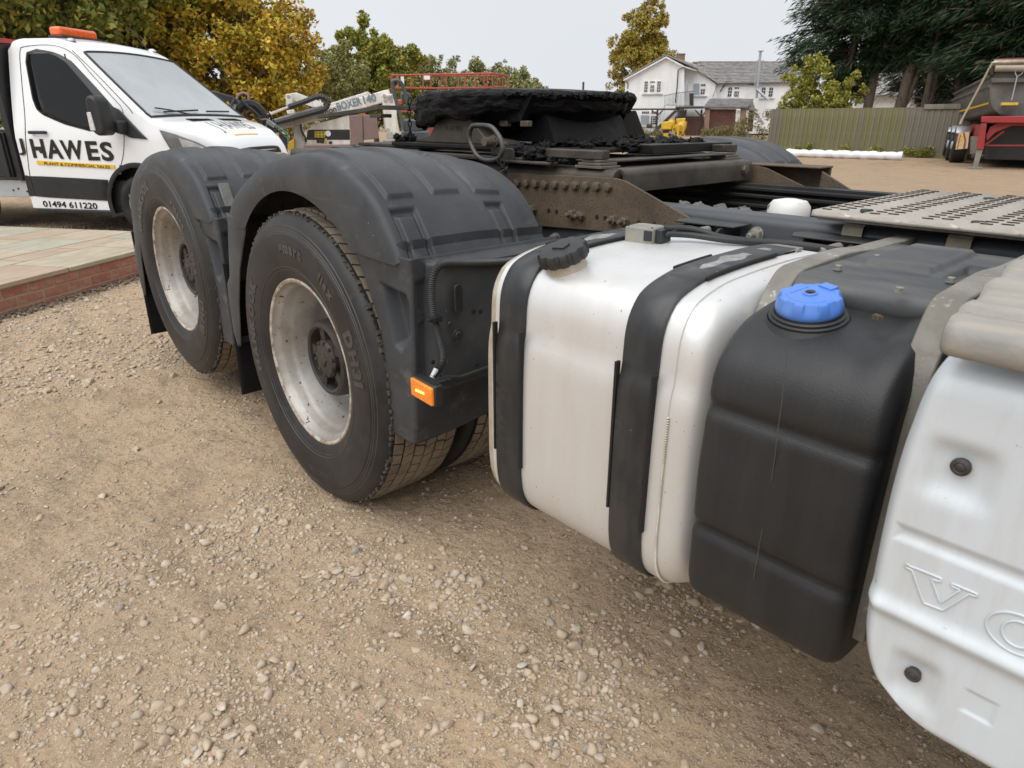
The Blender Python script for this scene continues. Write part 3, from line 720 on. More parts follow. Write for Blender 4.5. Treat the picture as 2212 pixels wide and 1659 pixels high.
# ---- white side fairing panel
FY = -.092
def fair_y(x, z):
    y = FY
    y += .045*(1-smooth01(z, .495, .54))**2+.05*smooth01(z, .99, 1.07)**2          # rolls under and in
    y += .022*(1-min(1, max(0, (x-FXL(z))/.018)))**2
    # lower chamfer ridge: the belly below z .693 leans in
    y -= .010*math.exp(-((z-.688)/.013)**2)
    y += .0055*rect_mask(x, z, 1.925, 3, .796, .812, .007)
    y += .012*smooth01(z, .806, .83)*0
    # screw pockets
    for cx_, cz_ in ((1.972, .913), (1.986, .596), (2.30, .913), (2.33, .596)):
        dx, dz = (x-cx_)/(.036 if cz_ > .8 else .030), (z-cz_+.006)/.036
        y += (.013 if cz_ > .8 else .011)*math.exp(-(dx**4+dz**4))
    m = rect_mask(x, z, 2.045, 2.078, .588, .622, .003)
    y += .0028*m
    return y
FXZ = [.505, .511, .517, .531, .557, .587, .623, .661, .739, .826, .896, .944, .989, 1.028, 1.050, 1.062]; FXX = [2.30, 2.14, 2.05, 1.985, 1.940, 1.921, 1.911, 1.907, 1.9035, 1.9015, 1.9025, 1.906, 1.911, 1.919, 1.930, 1.955]
_c = catmull([(a, b, 0) for a, b in zip(FXZ, FXX)], 10)
def FXL(z): return float(np.interp(z, [p.x for p in _c], [p.y for p in _c]))
NX, NZ = 250, 300; rows = []
V = []; 
for i in range(NX+1):
    t = i/NX; row = []
    for j in range(NZ+1):
        z0, z1 = .505, 1.062
        s_ = j/NZ; 
        # left outline: rounded lower and upper corner
        z = z0+(z1-z0)*s_
        xl = FXL(z)
        x = xl+(2.82-xl)*t**1.3
        row.append((x, fair_y(x, z), z))
    rows.append(row)
k = MB(); k.grid(rows, NX+1, NZ+1); fp = k.build('side_fairing', white_m, TR, smooth=180, fix=False, label='white painted side panel with embossed lettering'); fp.modifiers.new('sol', 'SOLIDIFY').thickness = .004
# embossed maker lettering (raised outline letters)
def emboss_poly(mb, pts, r=.0022, closed=True):
    P3 = [Vector((x, fair_y(x, z)-.0008, z)) for x, z in pts]; mb.tube(P3, r, 8, closed=closed, cap=True)
k = MB()
def L2(u, v): p = px(u, v, 'y', FY); return (p.x, p.z)
def dens(pts, n=14, closed=True):
    o = []; m = len(pts)
    for i in range(m if closed else m-1):
        a, b = pts[i], pts[(i+1) % m]
        for j in range(n): o.append((a[0]+(b[0]-a[0])*j/n, a[1]+(b[1]-a[1])*j/n))
    return o
# V with slab serifs, traced from the pressed panel
Vp = [(1957, 1217), (2044, 1254), (2041, 1262), (2026, 1257), (2051, 1308), (2088, 1283), (2071, 1274), (2073, 1267), (2111, 1282+2), (2112, 1290), (2099, 1288), (2053, 1322), (2022, 1309), (1984, 1232), (1958, 1224)]
def zpx(zx, zy): return ((1660+zx*.5304)*.8640625, (1040+zy*.5304)*.8640625)
Vp = [(1140, 697), (1142, 712), (1170, 726), (1225, 880), (1315, 914), (1440, 838), (1475, 850), (1478, 838), (1358, 788), (1356, 800), (1398, 818), (1303, 880), (1262, 768), (1305, 780), (1306, 764)]
emboss_poly(k, dens([L2(*zpx(*p)) for p in Vp], 6), .0016)
oc = L2(*zpx(1590, 965)); 
cxo, czo = 2.075, .7335
emboss_poly(k, [(cxo+.033*math.cos(a), czo+.0265*math.sin(a)) for a in np.linspace(0, 2*math.pi, 60)[:-1]], .0016)
emboss_poly(k, [(cxo+.0165*math.cos(a), czo+.0175*math.sin(a)) for a in np.linspace(0, 2*math.pi, 40)[:-1]], .0016)
# L V O carry on beyond the frame
emboss_poly(k, dens([(2.118, .758), (2.150, .758), (2.150, .752), (2.142, .752), (2.142, .718), (2.160, .718), (2.166, .730), (2.171, .730), (2.168, .709), (2.118, .709), (2.118, .715), (2.126, .715), (2.126, .752), (2.118, .752)], 4))
emboss_poly(k, dens([(2.178, .758), (2.212, .758), (2.212, .752), (2.204, .752), (2.220, .722), (2.236, .752), (2.229, .752), (2.229, .758), (2.258, .758), (2.258, .752), (2.250, .752), (2.224, .708), (2.214, .708), (2.188, .752), (2.178, .752)], 4))
emboss_poly(k, [(2.296+.033*math.cos(a), czo+.0265*math.sin(a)) for a in np.linspace(0, 2*math.pi, 60)[:-1]])
emboss_poly(k, [(2.296+.0165*math.cos(a), czo+.0175*math.sin(a)) for a in np.linspace(0, 2*math.pi, 40)[:-1]])
k.build('embossed_lettering', white_m, fp, smooth=60)
for cx_, cz_, r in ((1.972, .917, .0115), (1.984, .600, .0105), (2.30, .917, .0115), (2.33, .600, .0105)):
    y = fair_y(cx_, cz_); k = MB(); k.lathe([(r*.8, -.012), (r*.85, -.002), (r, .001), (r*.98, .004), (r*.62, .0062), (r*.5, .0055), (r*.3, .0070), (0, .0072)], 24, Matrix.Translation((cx_, y-.006, cz_)) @ YT); k.build('rubber_stud', plug_m, fp)
# ---- grey ribbed step moulding over the panel
rows = []
for i in range(60):
    x = 1.925+.9*(i/59)**1.8; row = []
    li = .010*(1-smooth01(x, 1.925, 1.937))
    pr = [(-.106, 1.060), (-.110, 1.063), (-.112, 1.068), (-.112, 1.080), (-.109, 1.087), (-.101, 1.0915), (-.088, 1.094)]
    n = 240
    for y, z in pr: row.append((x, y+li, z-(.0 if z > 1.06 else 0)))
    for j in range(n):
        y = -.08+.62*j/n; z = 1.094+.026*smooth01(y, -.08, .12)
        ph = ((y+.08) % .085)/.085; z += .012*math.exp(-((ph-.22)/.10)**4)
        z -= .010*(1-smooth01(x, 1.925, 1.936))
        row.append((x, y, z))
    rows.append(row)
k = MB(); k.grid(rows, 60, 247); stp = k.build('ribbed_step', stepg_m, TR, smooth=60); stp.modifiers.new('sol', 'SOLIDIFY').thickness = -.006
k = MB(); k.box(1.93, 2.8, -.06, .54, .98, 1.045); k.box(1.92, 2.8, -.02, .55, .50, .98); k.build('step_box', plastic_m, TR, bevel=.01)
# ---- chassis rails
def rail(y0, y1, sgn):
    z1, z0, r = 1.056, .775, .026; pts = []
    yo = y0; 
    for i in range(9):
        a = math.pi/2*i/8; pts.append((yo+sgn*(r-r*math.sin(a)), z1-r+r*math.cos(a)))
    prof = [(y1, z1-.009), (y1, z1)] + pts + [(yo, z0+.02), (yo+sgn*.02, z0), (y1, z0), (y1, z0+.009), (yo+sgn*.03, z0+.009), (yo+sgn*.009, z0+.03), (yo+sgn*.009, z1-.03), (yo+sgn*.03, z1-.009)]
    k = MB(); k.prism(prof, -2.6, 4.2, 'x'); return k.build('chassis_rail', rail_m, TR, smooth=25)
rail(.812, .905, 1); rail(1.688, 1.595, -1)
k = MB()
for x in (-2.3, -.7, .95, 1.75, 2.9): k.box(x-.04, x+.04, .82, 1.68, .80, 1.0)
k.build('cross_member', darksteel_m, TR, bevel=.01)
k = MB(); k.box(-.5, 2.6, 1.60, 1.66, 1.057, 1.066); k.box(-.5, 2.6, 1.61, 1.63, .99, 1.0); k.box(-.5, 1.9, 1.57, 1.575, .93, .97); k.build('air_line_tray', plastic_m, TR)
k = MB()
for z, y in ((1.02, 1.575), (.985, 1.565), (1.045, 1.59)): k.tube([(-.4, y, z), (.8, y-.01, z+.004), (2.4, y, z)], .008, 6)
k.build('brake_pipes', groove_m, TR)
k = MB(); k.tube([(-.6, 1.25, .72), (.4, 1.25, .74), (1.5, 1.25, .80), (2.6, 1.25, .85)], .055, 16); k.lathe([(0, -.12), (.13, -.1), (.15, 0), (.13, .1), (0, .12)], 20, Matrix.Translation((.55, 1.25, .86)) @ Matrix.Rotation(R(90), 4, 'Y')); k.build('propeller_shaft', darksteel_m, TR)
k = MB(); k.box(.78, 1.08, .915, 1.12, .90, 1.005); k.box(.62, 1.0, 1.3, 1.5, .84, .95)
k.build('rusty_spring_seat', rust_m, TR, bevel=.02)
k = MB(); k.lathe([(.06, -.06), (.064, -.02), (.062, .012), (.05, .028), (.02, .034), (0, .034)], 28, Matrix.Translation((1.145, 1.09, 1.045))); k.build('white_air_valve', wdrum_m, TR)
k = MB(); k.box(.95, 1.5, .95, 1.35, .82, .96)
for i in range(7): k.tube([(1.02+.06*i, 1.02, .95), (1.02+.06*i, 1.02, 1.0)], .012, 8)
k.build('valve_block', darksteel_m, TR, bevel=.006)
# frayed lagging lying on the cross member
rows = []
for i in range(50):
    t = i/49; row = []
    for j in range(12):
        s_ = j/11; row.append((.80+t*.30-.10*s_, .93+.22*s_+.012*math.sin(t*40+s_*9), 1.000+.006*math.sin(t*23+s_*7)+random.uniform(-.003, .003)+.03*s_))
    rows.append(row)
k = MB(); k.grid(rows, 50, 12); k.build('frayed_lagging', mat('grey_lagging', (.16, .155, .145), (.07, .065, .06), 40, .9, 0, .8, 120), TR, smooth=0)
# rail fittings: big studs, L brackets with pins
bolts('rail_stud_nut', [(px(u, v, 'y', .795).x, .811, px(u, v, 'y', .795).z) for u, v in ((1548, 503), (1628, 508))]+[(.42, .811, .90), (.30, .811, .86)], .018, .020, (0, -1, 0), brk_m, TR, .024)
def lbracket(cx_, w_):
    k = MB(); k.prism([(cx_-w_/2, .70), (cx_+w_/2, .715), (cx_+w_/2, .808), (cx_-w_/2, .808), (cx_-w_/2-.02, .75)], 1.030, 1.035, 'z')
    for xx in (cx_-w_*.35, cx_+w_*.30): k.prism([(.66, 1.005), (.70, 1.028), (.808, 1.028), (.808, .86), (.72, .88), (.66, .97)], xx-.004, xx+.004, 'x')
    o = k.build('tank_support', plastic_m, TR, bevel=.002); 
    k = MB(); k.tube([(cx_-.09, .70, 1.0), (cx_+.02, .70, 1.0)], .022, 14); k.build('support_pin', brk_m, o, smooth=40); return o
lbracket(1.09, .18); lbracket(1.44, .18)
k = MB()
for x in (1.455, 1.690):
    P_ = [(.83, 1.060), (.815, 1.060), (.805, 1.052), (.8035, 1.035), (.8035, .90), (.806, .90), (.806, 1.03), (.812, 1.056), (.83, 1.057)]
    k = MB(); k.prism([(a-.004, b+.003) for a, b in P_], x-.025, x+.025, 'x'); k.build('rail_clip', mat('buff_clip_paint', (.42, .37, .28), (.32, .28, .21), 30, .7, 0, .3, 200) if 'buff_clip_paint' not in MATS else MATS['buff_clip_paint'], TR, bevel=.001)
# ---- rusty flitch plates with bolt rows
def flitch(y, sg):
    k = MB(); pts = [(-1.75, 1.075), (.10, 1.118), (.692, 1.128), (.735, 1.122), (1.045, 1.010), (1.05, .985), (.98, .972), (.10, .925), (-1.0, .92), (-1.75, .92)]
    k.prism(pts, y, y+sg*.010, 'y'); o = k.build('flitch_plate', rust_m, TR, bevel=.0015, smooth=20)
    k = MB()
    bolts('bolt', [(.669-.0485*i, y, 1.100-.0016*i) for i in range(14)]+[(-.25-.11*i, y, 1.05) for i in range(12)], .0140, .016, (0, -sg, 0), bolt_m, o)
    bolts('stud_nut', [(x, y, .997) for x in (.318, .514, .555, .700, .745)], .0145, .020, (0, -sg, 0), bolt_m, o, .018)
    for x in (.395, .435, .624, .661, .800, .86): k.lathe([(0, .0006), (.0085, .0006), (.0085, -.002)], 14, Matrix.Translation((x, y, .998)) @ YT if sg > 0 else Matrix.Translation((x, y, .998)) @ Matrix.Rotation(R(-90), 4, 'X'))
    k.build('bolt_holes', groove_m, o)
flitch(.795, 1); flitch(1.705, -1)
# ---- sub frame angle along the rail and front cross plate
k = MB(); r = .03; pts = [(.905, 1.062), (.905, 1.150)]
for i in range(7): a = math.pi/2*i/6; pts.append((.808+r-r*math.sin(a), 1.150-r+r*math.cos(a)))
pts += [(.808, 1.062)]
k.prism(pts, -1.7, .672, 'x'); k.build('subframe_angle', steel_m, TR, smooth=25)
k = MB(); pts = [(1.595, 1.062), (1.595, 1.150), (1.69, 1.150), (1.69, 1.062)]; k.prism(pts, -1.7, .672, 'x'); k.build('subframe_angle', steel_m, TR, bevel=.006)
k = MB(); pts = [(.55, 1.146), (.55, 1.152)]
for i in range(7): a = math.pi/2*i/6; pts.append((.692-.02+.02*math.sin(a), 1.152-.02+.02*math.cos(a)))
pts += [(.692, 1.078), (.684, 1.078), (.684, 1.130), (.672, 1.146)]
P2 = MB(); P2.prism([(x, z) for x, z in pts], .845, 1.66, 'y'); P2.build('front_cross_plate', steel_m, TR, smooth=25)
k = MB(); k.hexbolt((.692, 1.60, 1.118), .018, .014, (1, 0, 0)); k.build('cross_plate_bolt', bolt_m, TR)
k = MB(); k.box(.62, .95, 1.70, 1.82, 1.128, 1.135); k.box(.66, .67, 1.70, 1.82, 1.03, 1.128); k.box(.64, .95, 1.80, 1.81, 1.03, 1.128); k.prism([(.95, 1.12), (.99, 1.10), (1.22, .985), (.95, .985)], 1.72, 1.73, 'y')
k.build('far_side_bracket', rust_m, TR, bevel=.003)
# stacked pads
pad_m = mat('dusty_pads', (.16, .14, .11), (.10, .088, .07), 14, .8, .1, .2, 90)
for cx_, cy_ in ((.56, .86), (.56, 1.645), (-.9, .86), (-.9, 1.645)):
    for i, (a, b) in enumerate(((.060, .050), (.050, .044), (.040, .038))):
        k = MB(); k.box(cx_-a, cx_+a, cy_-b, cy_+b, 1.1515+.0095*i, 1.1515+.0095*(i+1)-.0012); k.build('packing_plate', pad_m, TR, bevel=.0015)
pass
# slider plates
k = MB(); k.prism([(.28, .815), (.575, .815), (.60, .84), (.60, .875), (.28, .875)], 1.180, 1.208, 'z'); k.prism([(.28, 1.625), (.575, 1.625), (.60, 1.66), (.60, 1.69), (.28, 1.69)], 1.180, 1.208, 'z')
k.box(.42, .50, .90, 1.60, 1.166, 1.172); k.box(.535, .605, .90, 1.60, 1.168, 1.176)
k.box(-1.15, .27, .775, .90, 1.163, 1.176); k.box(-1.15, .27, 1.60, 1.72, 1.163, 1.176)
k.box(-.96, -.40, .79, 1.05, 1.178, 1.184); k.box(-.92, -.40, .80, 1.0, 1.186, 1.20)
k.box(.10, .42, .76, .815, 1.156, 1.166)
k.build('mounting_plate', steel_m, TR, bevel=.004)
k = MB(); k.box(-.62, .20, .80, 1.70, 1.188, 1.196); k.prism([(1.50, 1.20), (1.50, 1.26), (1.56, 1.34), (1.62, 1.34), (1.68, 1.26), (1.74, 1.20)], -.40, .12, 'x'); k.box(-.60, .22, .785, .875, 1.196, 1.212); k.box(-.60, .22, 1.625, 1.715, 1.196, 1.212)
k.prism([(.16, .88), (.46, .98), (.46, 1.70), (.16, 1.70)], 1.190, 1.204, 'z'); k.box(.40, .52, 1.22, 1.78, 1.182, 1.215)
k.build('slider_base', darksteel_m, TR, bevel=.003)
# ---- fifth wheel coupling
def ped(y0, y1):
    k = MB(); a = lambda u, v: (px(u, v, 'y', .86).x, px(u, v, 'y', .86).z)
    pts = [(-.50, 1.212), (-.49, 1.226), (-.385, 1.240), (-.315, 1.318), (-.315, 1.36), (-.12, 1.36), (-.12, 1.318), (-.02, 1.240), (.10, 1.226), (.11, 1.212)]
    k.prism(pts, y0, y1, 'y'); return k.build('coupling_pedestal', steel_m, TR, bevel=.004)
pd = ped(.845, .925); ped(1.575, 1.655)
k = MB(); vs, fs = text_fit('FONTAINE', .115, .018, .02, .0016)
k.add([(v[0]-.272, .8445-v[2], 1.262+v[1]) for v in vs], fs); k.build('cast_lettering', steel_m, pd)
FC = Vector((-.21, 1.25, 0)); NA = 220
def fr_noise(a, b): return mnoise.fractal(Vector((a, b, 3.1)), .9, 2.1, 5)
rows = []; prof = [(0, 0), (.2, 0), (.35, 0), (.44, 0), (.96, 0), (.985, -.003), (1.0, -.010), (1.004, -.020), (1.0, -.030), (.99, -.045), (.985, -.062), (.97, -.075), (.955, -.082), (.90, -.080), (.86, -.045), (.80, -.034), (.5, -.034), (0, -.034)]
dense = []
for (a, b), (c_, d) in zip(prof, prof[1:]):
    m = 6 if (a > .95 or c_ > .95) else 3
    for j in range(m): dense.append((a+(c_-a)*j/m, b+(d-b)*j/m))
dense.append(prof[-1])
def fw_z(x, y):
    z = 1.425-.012*abs((y-1.25)/.45)**2+.02*0
    z += -.055*smooth01(-x, .30, .72)**1.2 - .018*smooth01(x, -.05, .28)
    return z
for i in range(NA):
    a = 2*math.pi*i/NA; ca, sa = math.cos(a), math.sin(a); row = []
    rx, ry = (.45 if ca > 0 else .52), .475
    deep = 1.18+.30*math.exp(-((a-math.pi*1.35)/.60)**2)-.30*smooth01(ca, .2, .9)
    for q, h in dense:
        x = FC.x+rx*q*ca; y = FC.y+ry*q*sa
        P3 = Vector((x, y, h*1.5)); nz = mnoise.fractal(P3*11, .8, 2.1, 5)*1.3; n2 = mnoise.fractal(P3*32+Vector((5, 1, 2)), .8, 2.1, 4)
        e = smooth01(q, .9, .99)
        rr = (.011*nz+.005*n2)*e*(1 if h < 0 else .4)
        x += rr*ca; y += rr*sa
        z = fw_z(x, y)+h*deep+.010*nz*smooth01(-h, .03, .08)+(.004*nz+.003*n2)*smooth01(q, .75, .95)
        # fork opening at the rear
        row.append((x, y, z))
    rows.append(row)
k = MB(); k.grid(rows, NA, len(dense), wrapu=True); fw = k.build('coupling_plate', grease_m, TR, smooth=60, fix=True, label='round plate caked in black grease')
k = MB(); k.prism([(-.58, 1.22), (-.52, 1.36), (.10, 1.385), (.16, 1.30), (.20, 1.22)], 1.02, 1.48, 'y'); k.lathe([(.46, .03), (.43, .01), (.38, -.05), (.30, -.11), (.20, -.13), (0, -.13)], 48, Matrix.Translation((-.20, 1.25, 1.355))); k.build('coupling_body', grease_m, fw, smooth=30)
k = MB(); k.prism([(-.55, 1.36), (.16, 1.385), (.10, 1.30), (-.02, 1.285), (-.40, 1.285), (-.52, 1.31)], .93, .96, 'y'); k.prism([(-.55, 1.36), (.16, 1.385), (.10, 1.30), (-.02, 1.285), (-.40, 1.285), (-.52, 1.31)], 1.54, 1.57, 'y')
k.prism([(1.0, 1.375), (1.5, 1.375), (1.40, 1.31), (1.30, 1.285), (1.20, 1.285), (1.10, 1.31)], .06, .09, 'x'); k.prism([(.93, 1.375), (1.57, 1.375), (1.5, 1.30), (1.0, 1.30)], -.28, -.25, 'x')
k.lathe([(.11, -.05), (.13, -.02), (.13, .05)], 24, Matrix.Translation((-.2, 1.25, 1.33)))
k.build('coupling_ribs', grease_m, fw, smooth=0)
k = MB()
for x in (-.02, .10): k.box(x, x+.045, .925, .95, 1.278, 1.300)
k.box(.27, .29, 1.50, 1.52, 1.27, 1.285); k.build('pad_bolts', bolt_m, fw, bevel=.003)
# grease lumps piled on the base
def lump(mb, c, s_, seed, fl=.55, n=15):
    rr = random.Random(seed); ph = [rr.uniform(0, 6) for _ in range(6)]; rows = []
    for i in range(n):
        th = math.pi*i/(n-1); row = []
        for j in range(n+1):
            a = 2*math.pi*j/n
            r = s_*(1+.22*math.sin(2*a+ph[0]+2*th)+.14*math.sin(3*a-ph[1]+4*th)+.10*math.sin(5*th+ph[2]+2*a)+.06*math.sin(6*a+ph[3]))
            if i in (0, n-1): r = s_
            else:
                dv = Vector((math.sin(th)*math.cos(a), math.sin(th)*math.sin(a), math.cos(th))); r = s_*(1+.75*mnoise.fractal(dv*1.6+Vector((seed*3.7, 1, 2)), .8, 2.1, 4))
            row.append((c[0]+r*math.sin(th)*math.cos(a), c[1]+r*math.sin(th)*math.sin(a), c[2]+r*math.cos(th)*fl))
        rows.append(row)
    mb.grid(rows, n, n+1)
k = MB(); rr = random.Random(4)
for i in range(110):
    x = rr.uniform(.02, .50); y = rr.uniform(.95, 1.72)
    if x > .2+.35*(y-.9): continue
    lump(k, (x, y, 1.206+rr.uniform(0, .012)), rr.uniform(.012, .038), i)
for i in range(46): lump(k, (rr.uniform(.16, .46), rr.uniform(1.0, 1.7), 1.21+rr.uniform(0, .008)), rr.uniform(.010, .026), 100+i, .7)
for i in range(16): lump(k, (rr.uniform(.22, .34), rr.uniform(.80, .86), 1.175+rr.uniform(0, .035)), rr.uniform(.012, .026), 200+i, .8)
for i in range(9): lump(k, (rr.uniform(.36, .46), rr.uniform(.78, .83), 1.170), rr.uniform(.008, .016), 230+i, .8)
for i in range(12): lump(k, (rr.uniform(-.60, -.52), rr.uniform(.80, .86), 1.215+rr.uniform(0, .02)), rr.uniform(.01, .02), 260+i, .9)
for i in range(14): lump(k, (rr.uniform(-.70, -.63), rr.uniform(.95, 1.1), 1.33+rr.uniform(-.02, .03)), rr.uniform(.012, .025), 290+i, .9)
k.build('grease_lumps', grease_m, TR, smooth=70, kind='stuff')
# strips hanging from the far lip
k = MB()
for i in range(34):
    t = i/33; a = R(-50)+t*R(95); x = FC.x+.455*math.cos(a); y = FC.y+.478*math.sin(a); z = fw_z(x, y)-.018
    lump(k, (x, y, z), rr.uniform(.010, .020), 400+i, rr.uniform(.5, 1.0), 14)
k.build('grease_strips', grease_m, fw, smooth=70, kind='stuff')
# release bar, ring handle, chains
k = MB(); pts = [px(690, 252, 'y', .80), px(735, 246, 'y', .80), px(790, 238, 'y', .80), px(822, 232, 'y', .80), px(905, 234, 'y', .86)]
for a, b in zip(pts, pts[1:]):
    d = (b-a); M = Matrix.Translation((a+b)/2) @ d.to_track_quat('X', 'Z').to_matrix().to_4x4(); k.box(-d.length/2-.002, d.length/2+.002, -.014, .014, -.0095, .0095, M)
c0 = px(818, 240, 'y', .80); k.box(c0.x-.05, c0.x+.045, .78, .84, c0.z-.028, c0.z-.012)
k.build('release_bar', steel_m, TR, bevel=.002)
ring = [px(1016, 280, 'y', .735), px(1022, 272, 'y', .735), px(1040, 271, 'y', .735), px(1060, 274, 'y', .735), px(1074, 288, 'y', .735), px(1083, 305, 'y', .735), px(1086, 325, 'y', .735), px(1078, 341, 'y', .735), px(1064, 346, 'y', .735), px(1046, 345, 'y', .735), px(1030, 335, 'y', .735), px(1019, 315, 'y', .735), px(1014, 297, 'y', .735)]
k = MB(); k.tube(catmull(ring+[ring[0]], 6)[:-1], .0092, 12, closed=True); k.build('ring_handle', loop_m, TR, smooth=60)
k = MB(); p = px(1052, 306, 'y', .74); k.tube([(p.x, .725, p.z), (p.x, .80, p.z)], .0165, 16); k.hexbolt((p.x, .77, p.z), .02, .014, (0, -1, 0)); k.build('handle_pin', bolt_m, TR, smooth=35, bevel=.002)
k = MB(); k.box(p.x-.02, p.x+.10, .775, .785, p.z-.05, p.z-.02)
k.box(.165, .235, .77, .80, 1.160, 1.205); k.build('handle_lug', steel_m, TR, bevel=.003)
def chain(pts, r=.0022, l=.020):
    P = resamp(catmull(pts, 8), max(3, int(sum((Vector(b)-Vector(a)).length for a, b in zip(pts, pts[1:]))/(l*.78)))); k = MB()
    for i, (a, b) in enumerate(zip(P, P[1:])):
        t = (b-a).normalized(); M = Matrix.Translation((a+b)/2) @ t.to_track_quat('X', 'Z').to_matrix().to_4x4() @ Matrix.Rotation(R(90*(i % 2)+20), 4, 'X')
        q = [(l*.5*math.cos(w__)+(l*.12 if math.cos(w__) > 0 else -l*.12), l*.30*math.sin(w__), 0) for w__ in np.linspace(0, 2*math.pi, 13)[:-1]]
        k.tube(q, r, 6, M, closed=True)
    return k.build('chain', darksteel_m, TR, smooth=60)
chain([px(1083, 340, 'y', .73), px(1090, 352, 'y', .73), px(1085, 365, 'y', .73), px(1093, 375, 'y', .73), px(1092, 388, 'y', .73), px(1098, 396, 'y', .73), px(1090, 400, 'y', .73)], .0020, .018)
chain([px(1076, 345, 'y', .72), px(1082, 358, 'y', .72), px(1092, 362, 'y', .72), px(1095, 350, 'y', .72)], .0018, .018)
chain([px(885, 212, 'y', .80), px(884, 250, 'y', .80), px(886, 285, 'y', .80), px(883, 320, 'y', .80)], .0026, .024)
k = MB(); k.tube([px(1078, 372, 'y', .72), px(1096, 362, 'y', .72)], .0015, 5); k.build('split_pin', brk_m, TR)
# spring coils under the lip
k = MB(); c_ = px(905, 300, 'y', .90)
k.tube([(c_.x+i*.0008, .90+.016*math.cos(i*.5), 1.285+.016*math.sin(i*.5)) for i in range(60)], .003, 6); k.build('return_spring', darksteel_m, TR)
# ---- catwalk of pressed aluminium treads
rows = []; CX0, CX1, CY0, CY1 = 1.372, 2.35, .745, 1.50
for i in range(150):
    x = CX0+(CX1-CX0)*i/149; row = []
    ph = ((x-CX0+.02) % .115)/.115
    hh = .006*(smooth01(ph, .06, .16)*(1-smooth01(ph, .86, .96)))
    for y in (CY0, CY0+.001, CY0+.002, CY0+.02, 1.1, CY1): row.append((x, y, (1.080 if y == CY0 else 1.086)+hh*(1 if y > CY0+.001 else 0)))
    rows.append(row)
k = MB(); k.grid(rows, 150, 6); cw = k.build('catwalk', walk_m, TR, smooth=40, label='worn aluminium walkway plate'); cw.modifiers.new('sol', 'SOLIDIFY').thickness = -.004
for ya, yb, za in ((CY0+.012, CY0+.03, 1.072), (1.4, 1.42, 1.06)): k = MB(); k.box(CX0+.01, CX1, ya, yb, za, 1.079); k.build('catwalk_frame', brk_m, cw, bevel=.002)
k = MB(); dk = MB()
for b in range(9):
    for c in range(2):
        xc = CX0-.02+.115*b+.042+.034*c
        if xc > CX1-.02 or xc < CX0+.012: continue
        for r_ in range(17):
            yc = CY0+.03+r_*.044+(.022 if c else 0)
            if yc > CY1-.02: break
            z = 1.0955
            z = 1.0925; k.add([(xc-.013, yc+.012, z), (xc+.013, yc+.012, z), (xc+.012, yc-.004, z+.0075), (xc-.012, yc-.004, z+.0075), (xc-.012, yc-.004, z+.0062), (xc+.012, yc-.004, z+.0062)], [(0, 1, 2, 3), (3, 2, 5, 4)])
            dk.box(xc-.0115, xc+.0115, yc-.0065, yc+.004, z-.002, z+.0006)
k.build('grip_teeth', walk_m, cw, smooth=0, kind='stuff'); dk.build('drain_slots', groove_m, cw, smooth=0, kind='stuff')
for x, y in ((1.47, .83), (1.72, .80), (1.60, 1.36)): k = MB(); k.lathe([(0, 0), (.017, 0), (.015, .005), (0, .006)], 6, Matrix.Translation((x, y, 1.0935))); k.build('catwalk_screw', plastic_m, cw)
# ---- cab and front end (just outside the frame, it shades the gravel)
k = MB(); pr = [(2.95, 1.15), (2.95, 3.5), (3.15, 3.85), (4.9, 3.7), (5.25, 2.2), (5.3, .5), (4.9, .45), (4.85, .9), (4.5, 1.12), (4.1, 1.12), (3.75, .9), (3.7, .55), (3.3, .5), (3.3, 1.15)]
k.prism(pr, .02, 2.48, 'y'); cab = k.build('cab', white_m, TR, bevel=.05)
# ================================================================= GROUND
_t = rng.random((256, 256))
def vnoise(x, y, seed=0):
    x = x+seed*17.3; y = y+seed*9.1; xi = np.floor(x).astype(int); yi = np.floor(y).astype(int); fx = x-xi; fy = y-yi
    fx = fx*fx*(3-2*fx); fy = fy*fy*(3-2*fy); g = lambda a, b: _t[a % 256, b % 256]
    return (g(xi, yi)*(1-fx)+g(xi+1, yi)*fx)*(1-fy)+(g(xi, yi+1)*(1-fx)+g(xi+1, yi+1)*fx)*fy
def fbm(x, y, o=4, seed=0):
    s = 0; a = .5
    for i in range(o): s = s+a*vnoise(x*2**i, y*2**i, seed+i); a *= .5
    return s
def ground_h(x, y):
    near = np.exp(-((np.maximum(0, np.hypot(x+1, y)-6))/6)**2)
    h = .030*(fbm(x*.8, y*.8, 3, 1)-.45)+.012*(fbm(x*5, y*5, 3, 4)-.45)
    # shallow tyre tracks running beside the truck, curving to the left
    d = y+.55+.10*np.sin(x*.6)-.12*(x+1)
    tr = np.exp(-((d)/.16)**2)+np.exp(-((d+.62)/.16)**2)
    ribs = np.sin(d*95)
    h = h-.012*tr+.0022*tr*ribs
    d2 = (y-.35*x-.6)*.94; h = h+.003*np.sin(d2*110)*np.exp(-((d2+1.1)/.3)**2)
    return h*near-.006
def axis_pts(a, b, st, far):
    c = list(np.arange(a, b, st)); s = st; v = b
    up = []
    while v < far: up.append(v); s *= 1.16; v += s
    s = st; v = a-st; dn = []
    while v > -far: dn.append(v); s *= 1.16; v -= s
    return np.array(dn[::-1]+c+up)
gx = axis_pts(-5.0, 2.4, .022, 900); gy = axis_pts(-1.4, 1.6, .022, 900)
X, Y = np.meshgrid(gx, gy, indexing='ij'); Z = ground_h(X, Y)
V = np.stack([X, Y, Z], -1).reshape(-1, 3); nx, ny = len(gx), len(gy)
I = (np.arange(nx-1)[:, None]*ny+np.arange(ny-1)[None, :]).ravel(); F = np.stack([I, I+ny, I+ny+1, I+1], -1)
m = bpy.data.materials.new('gravelly_dirt'); m.use_nodes = True; nt = m.node_tree; N = nt.nodes; L = nt.links; b = N['Principled BSDF']
tc = N.new('ShaderNodeTexCoord'); co = tc.outputs['Object']
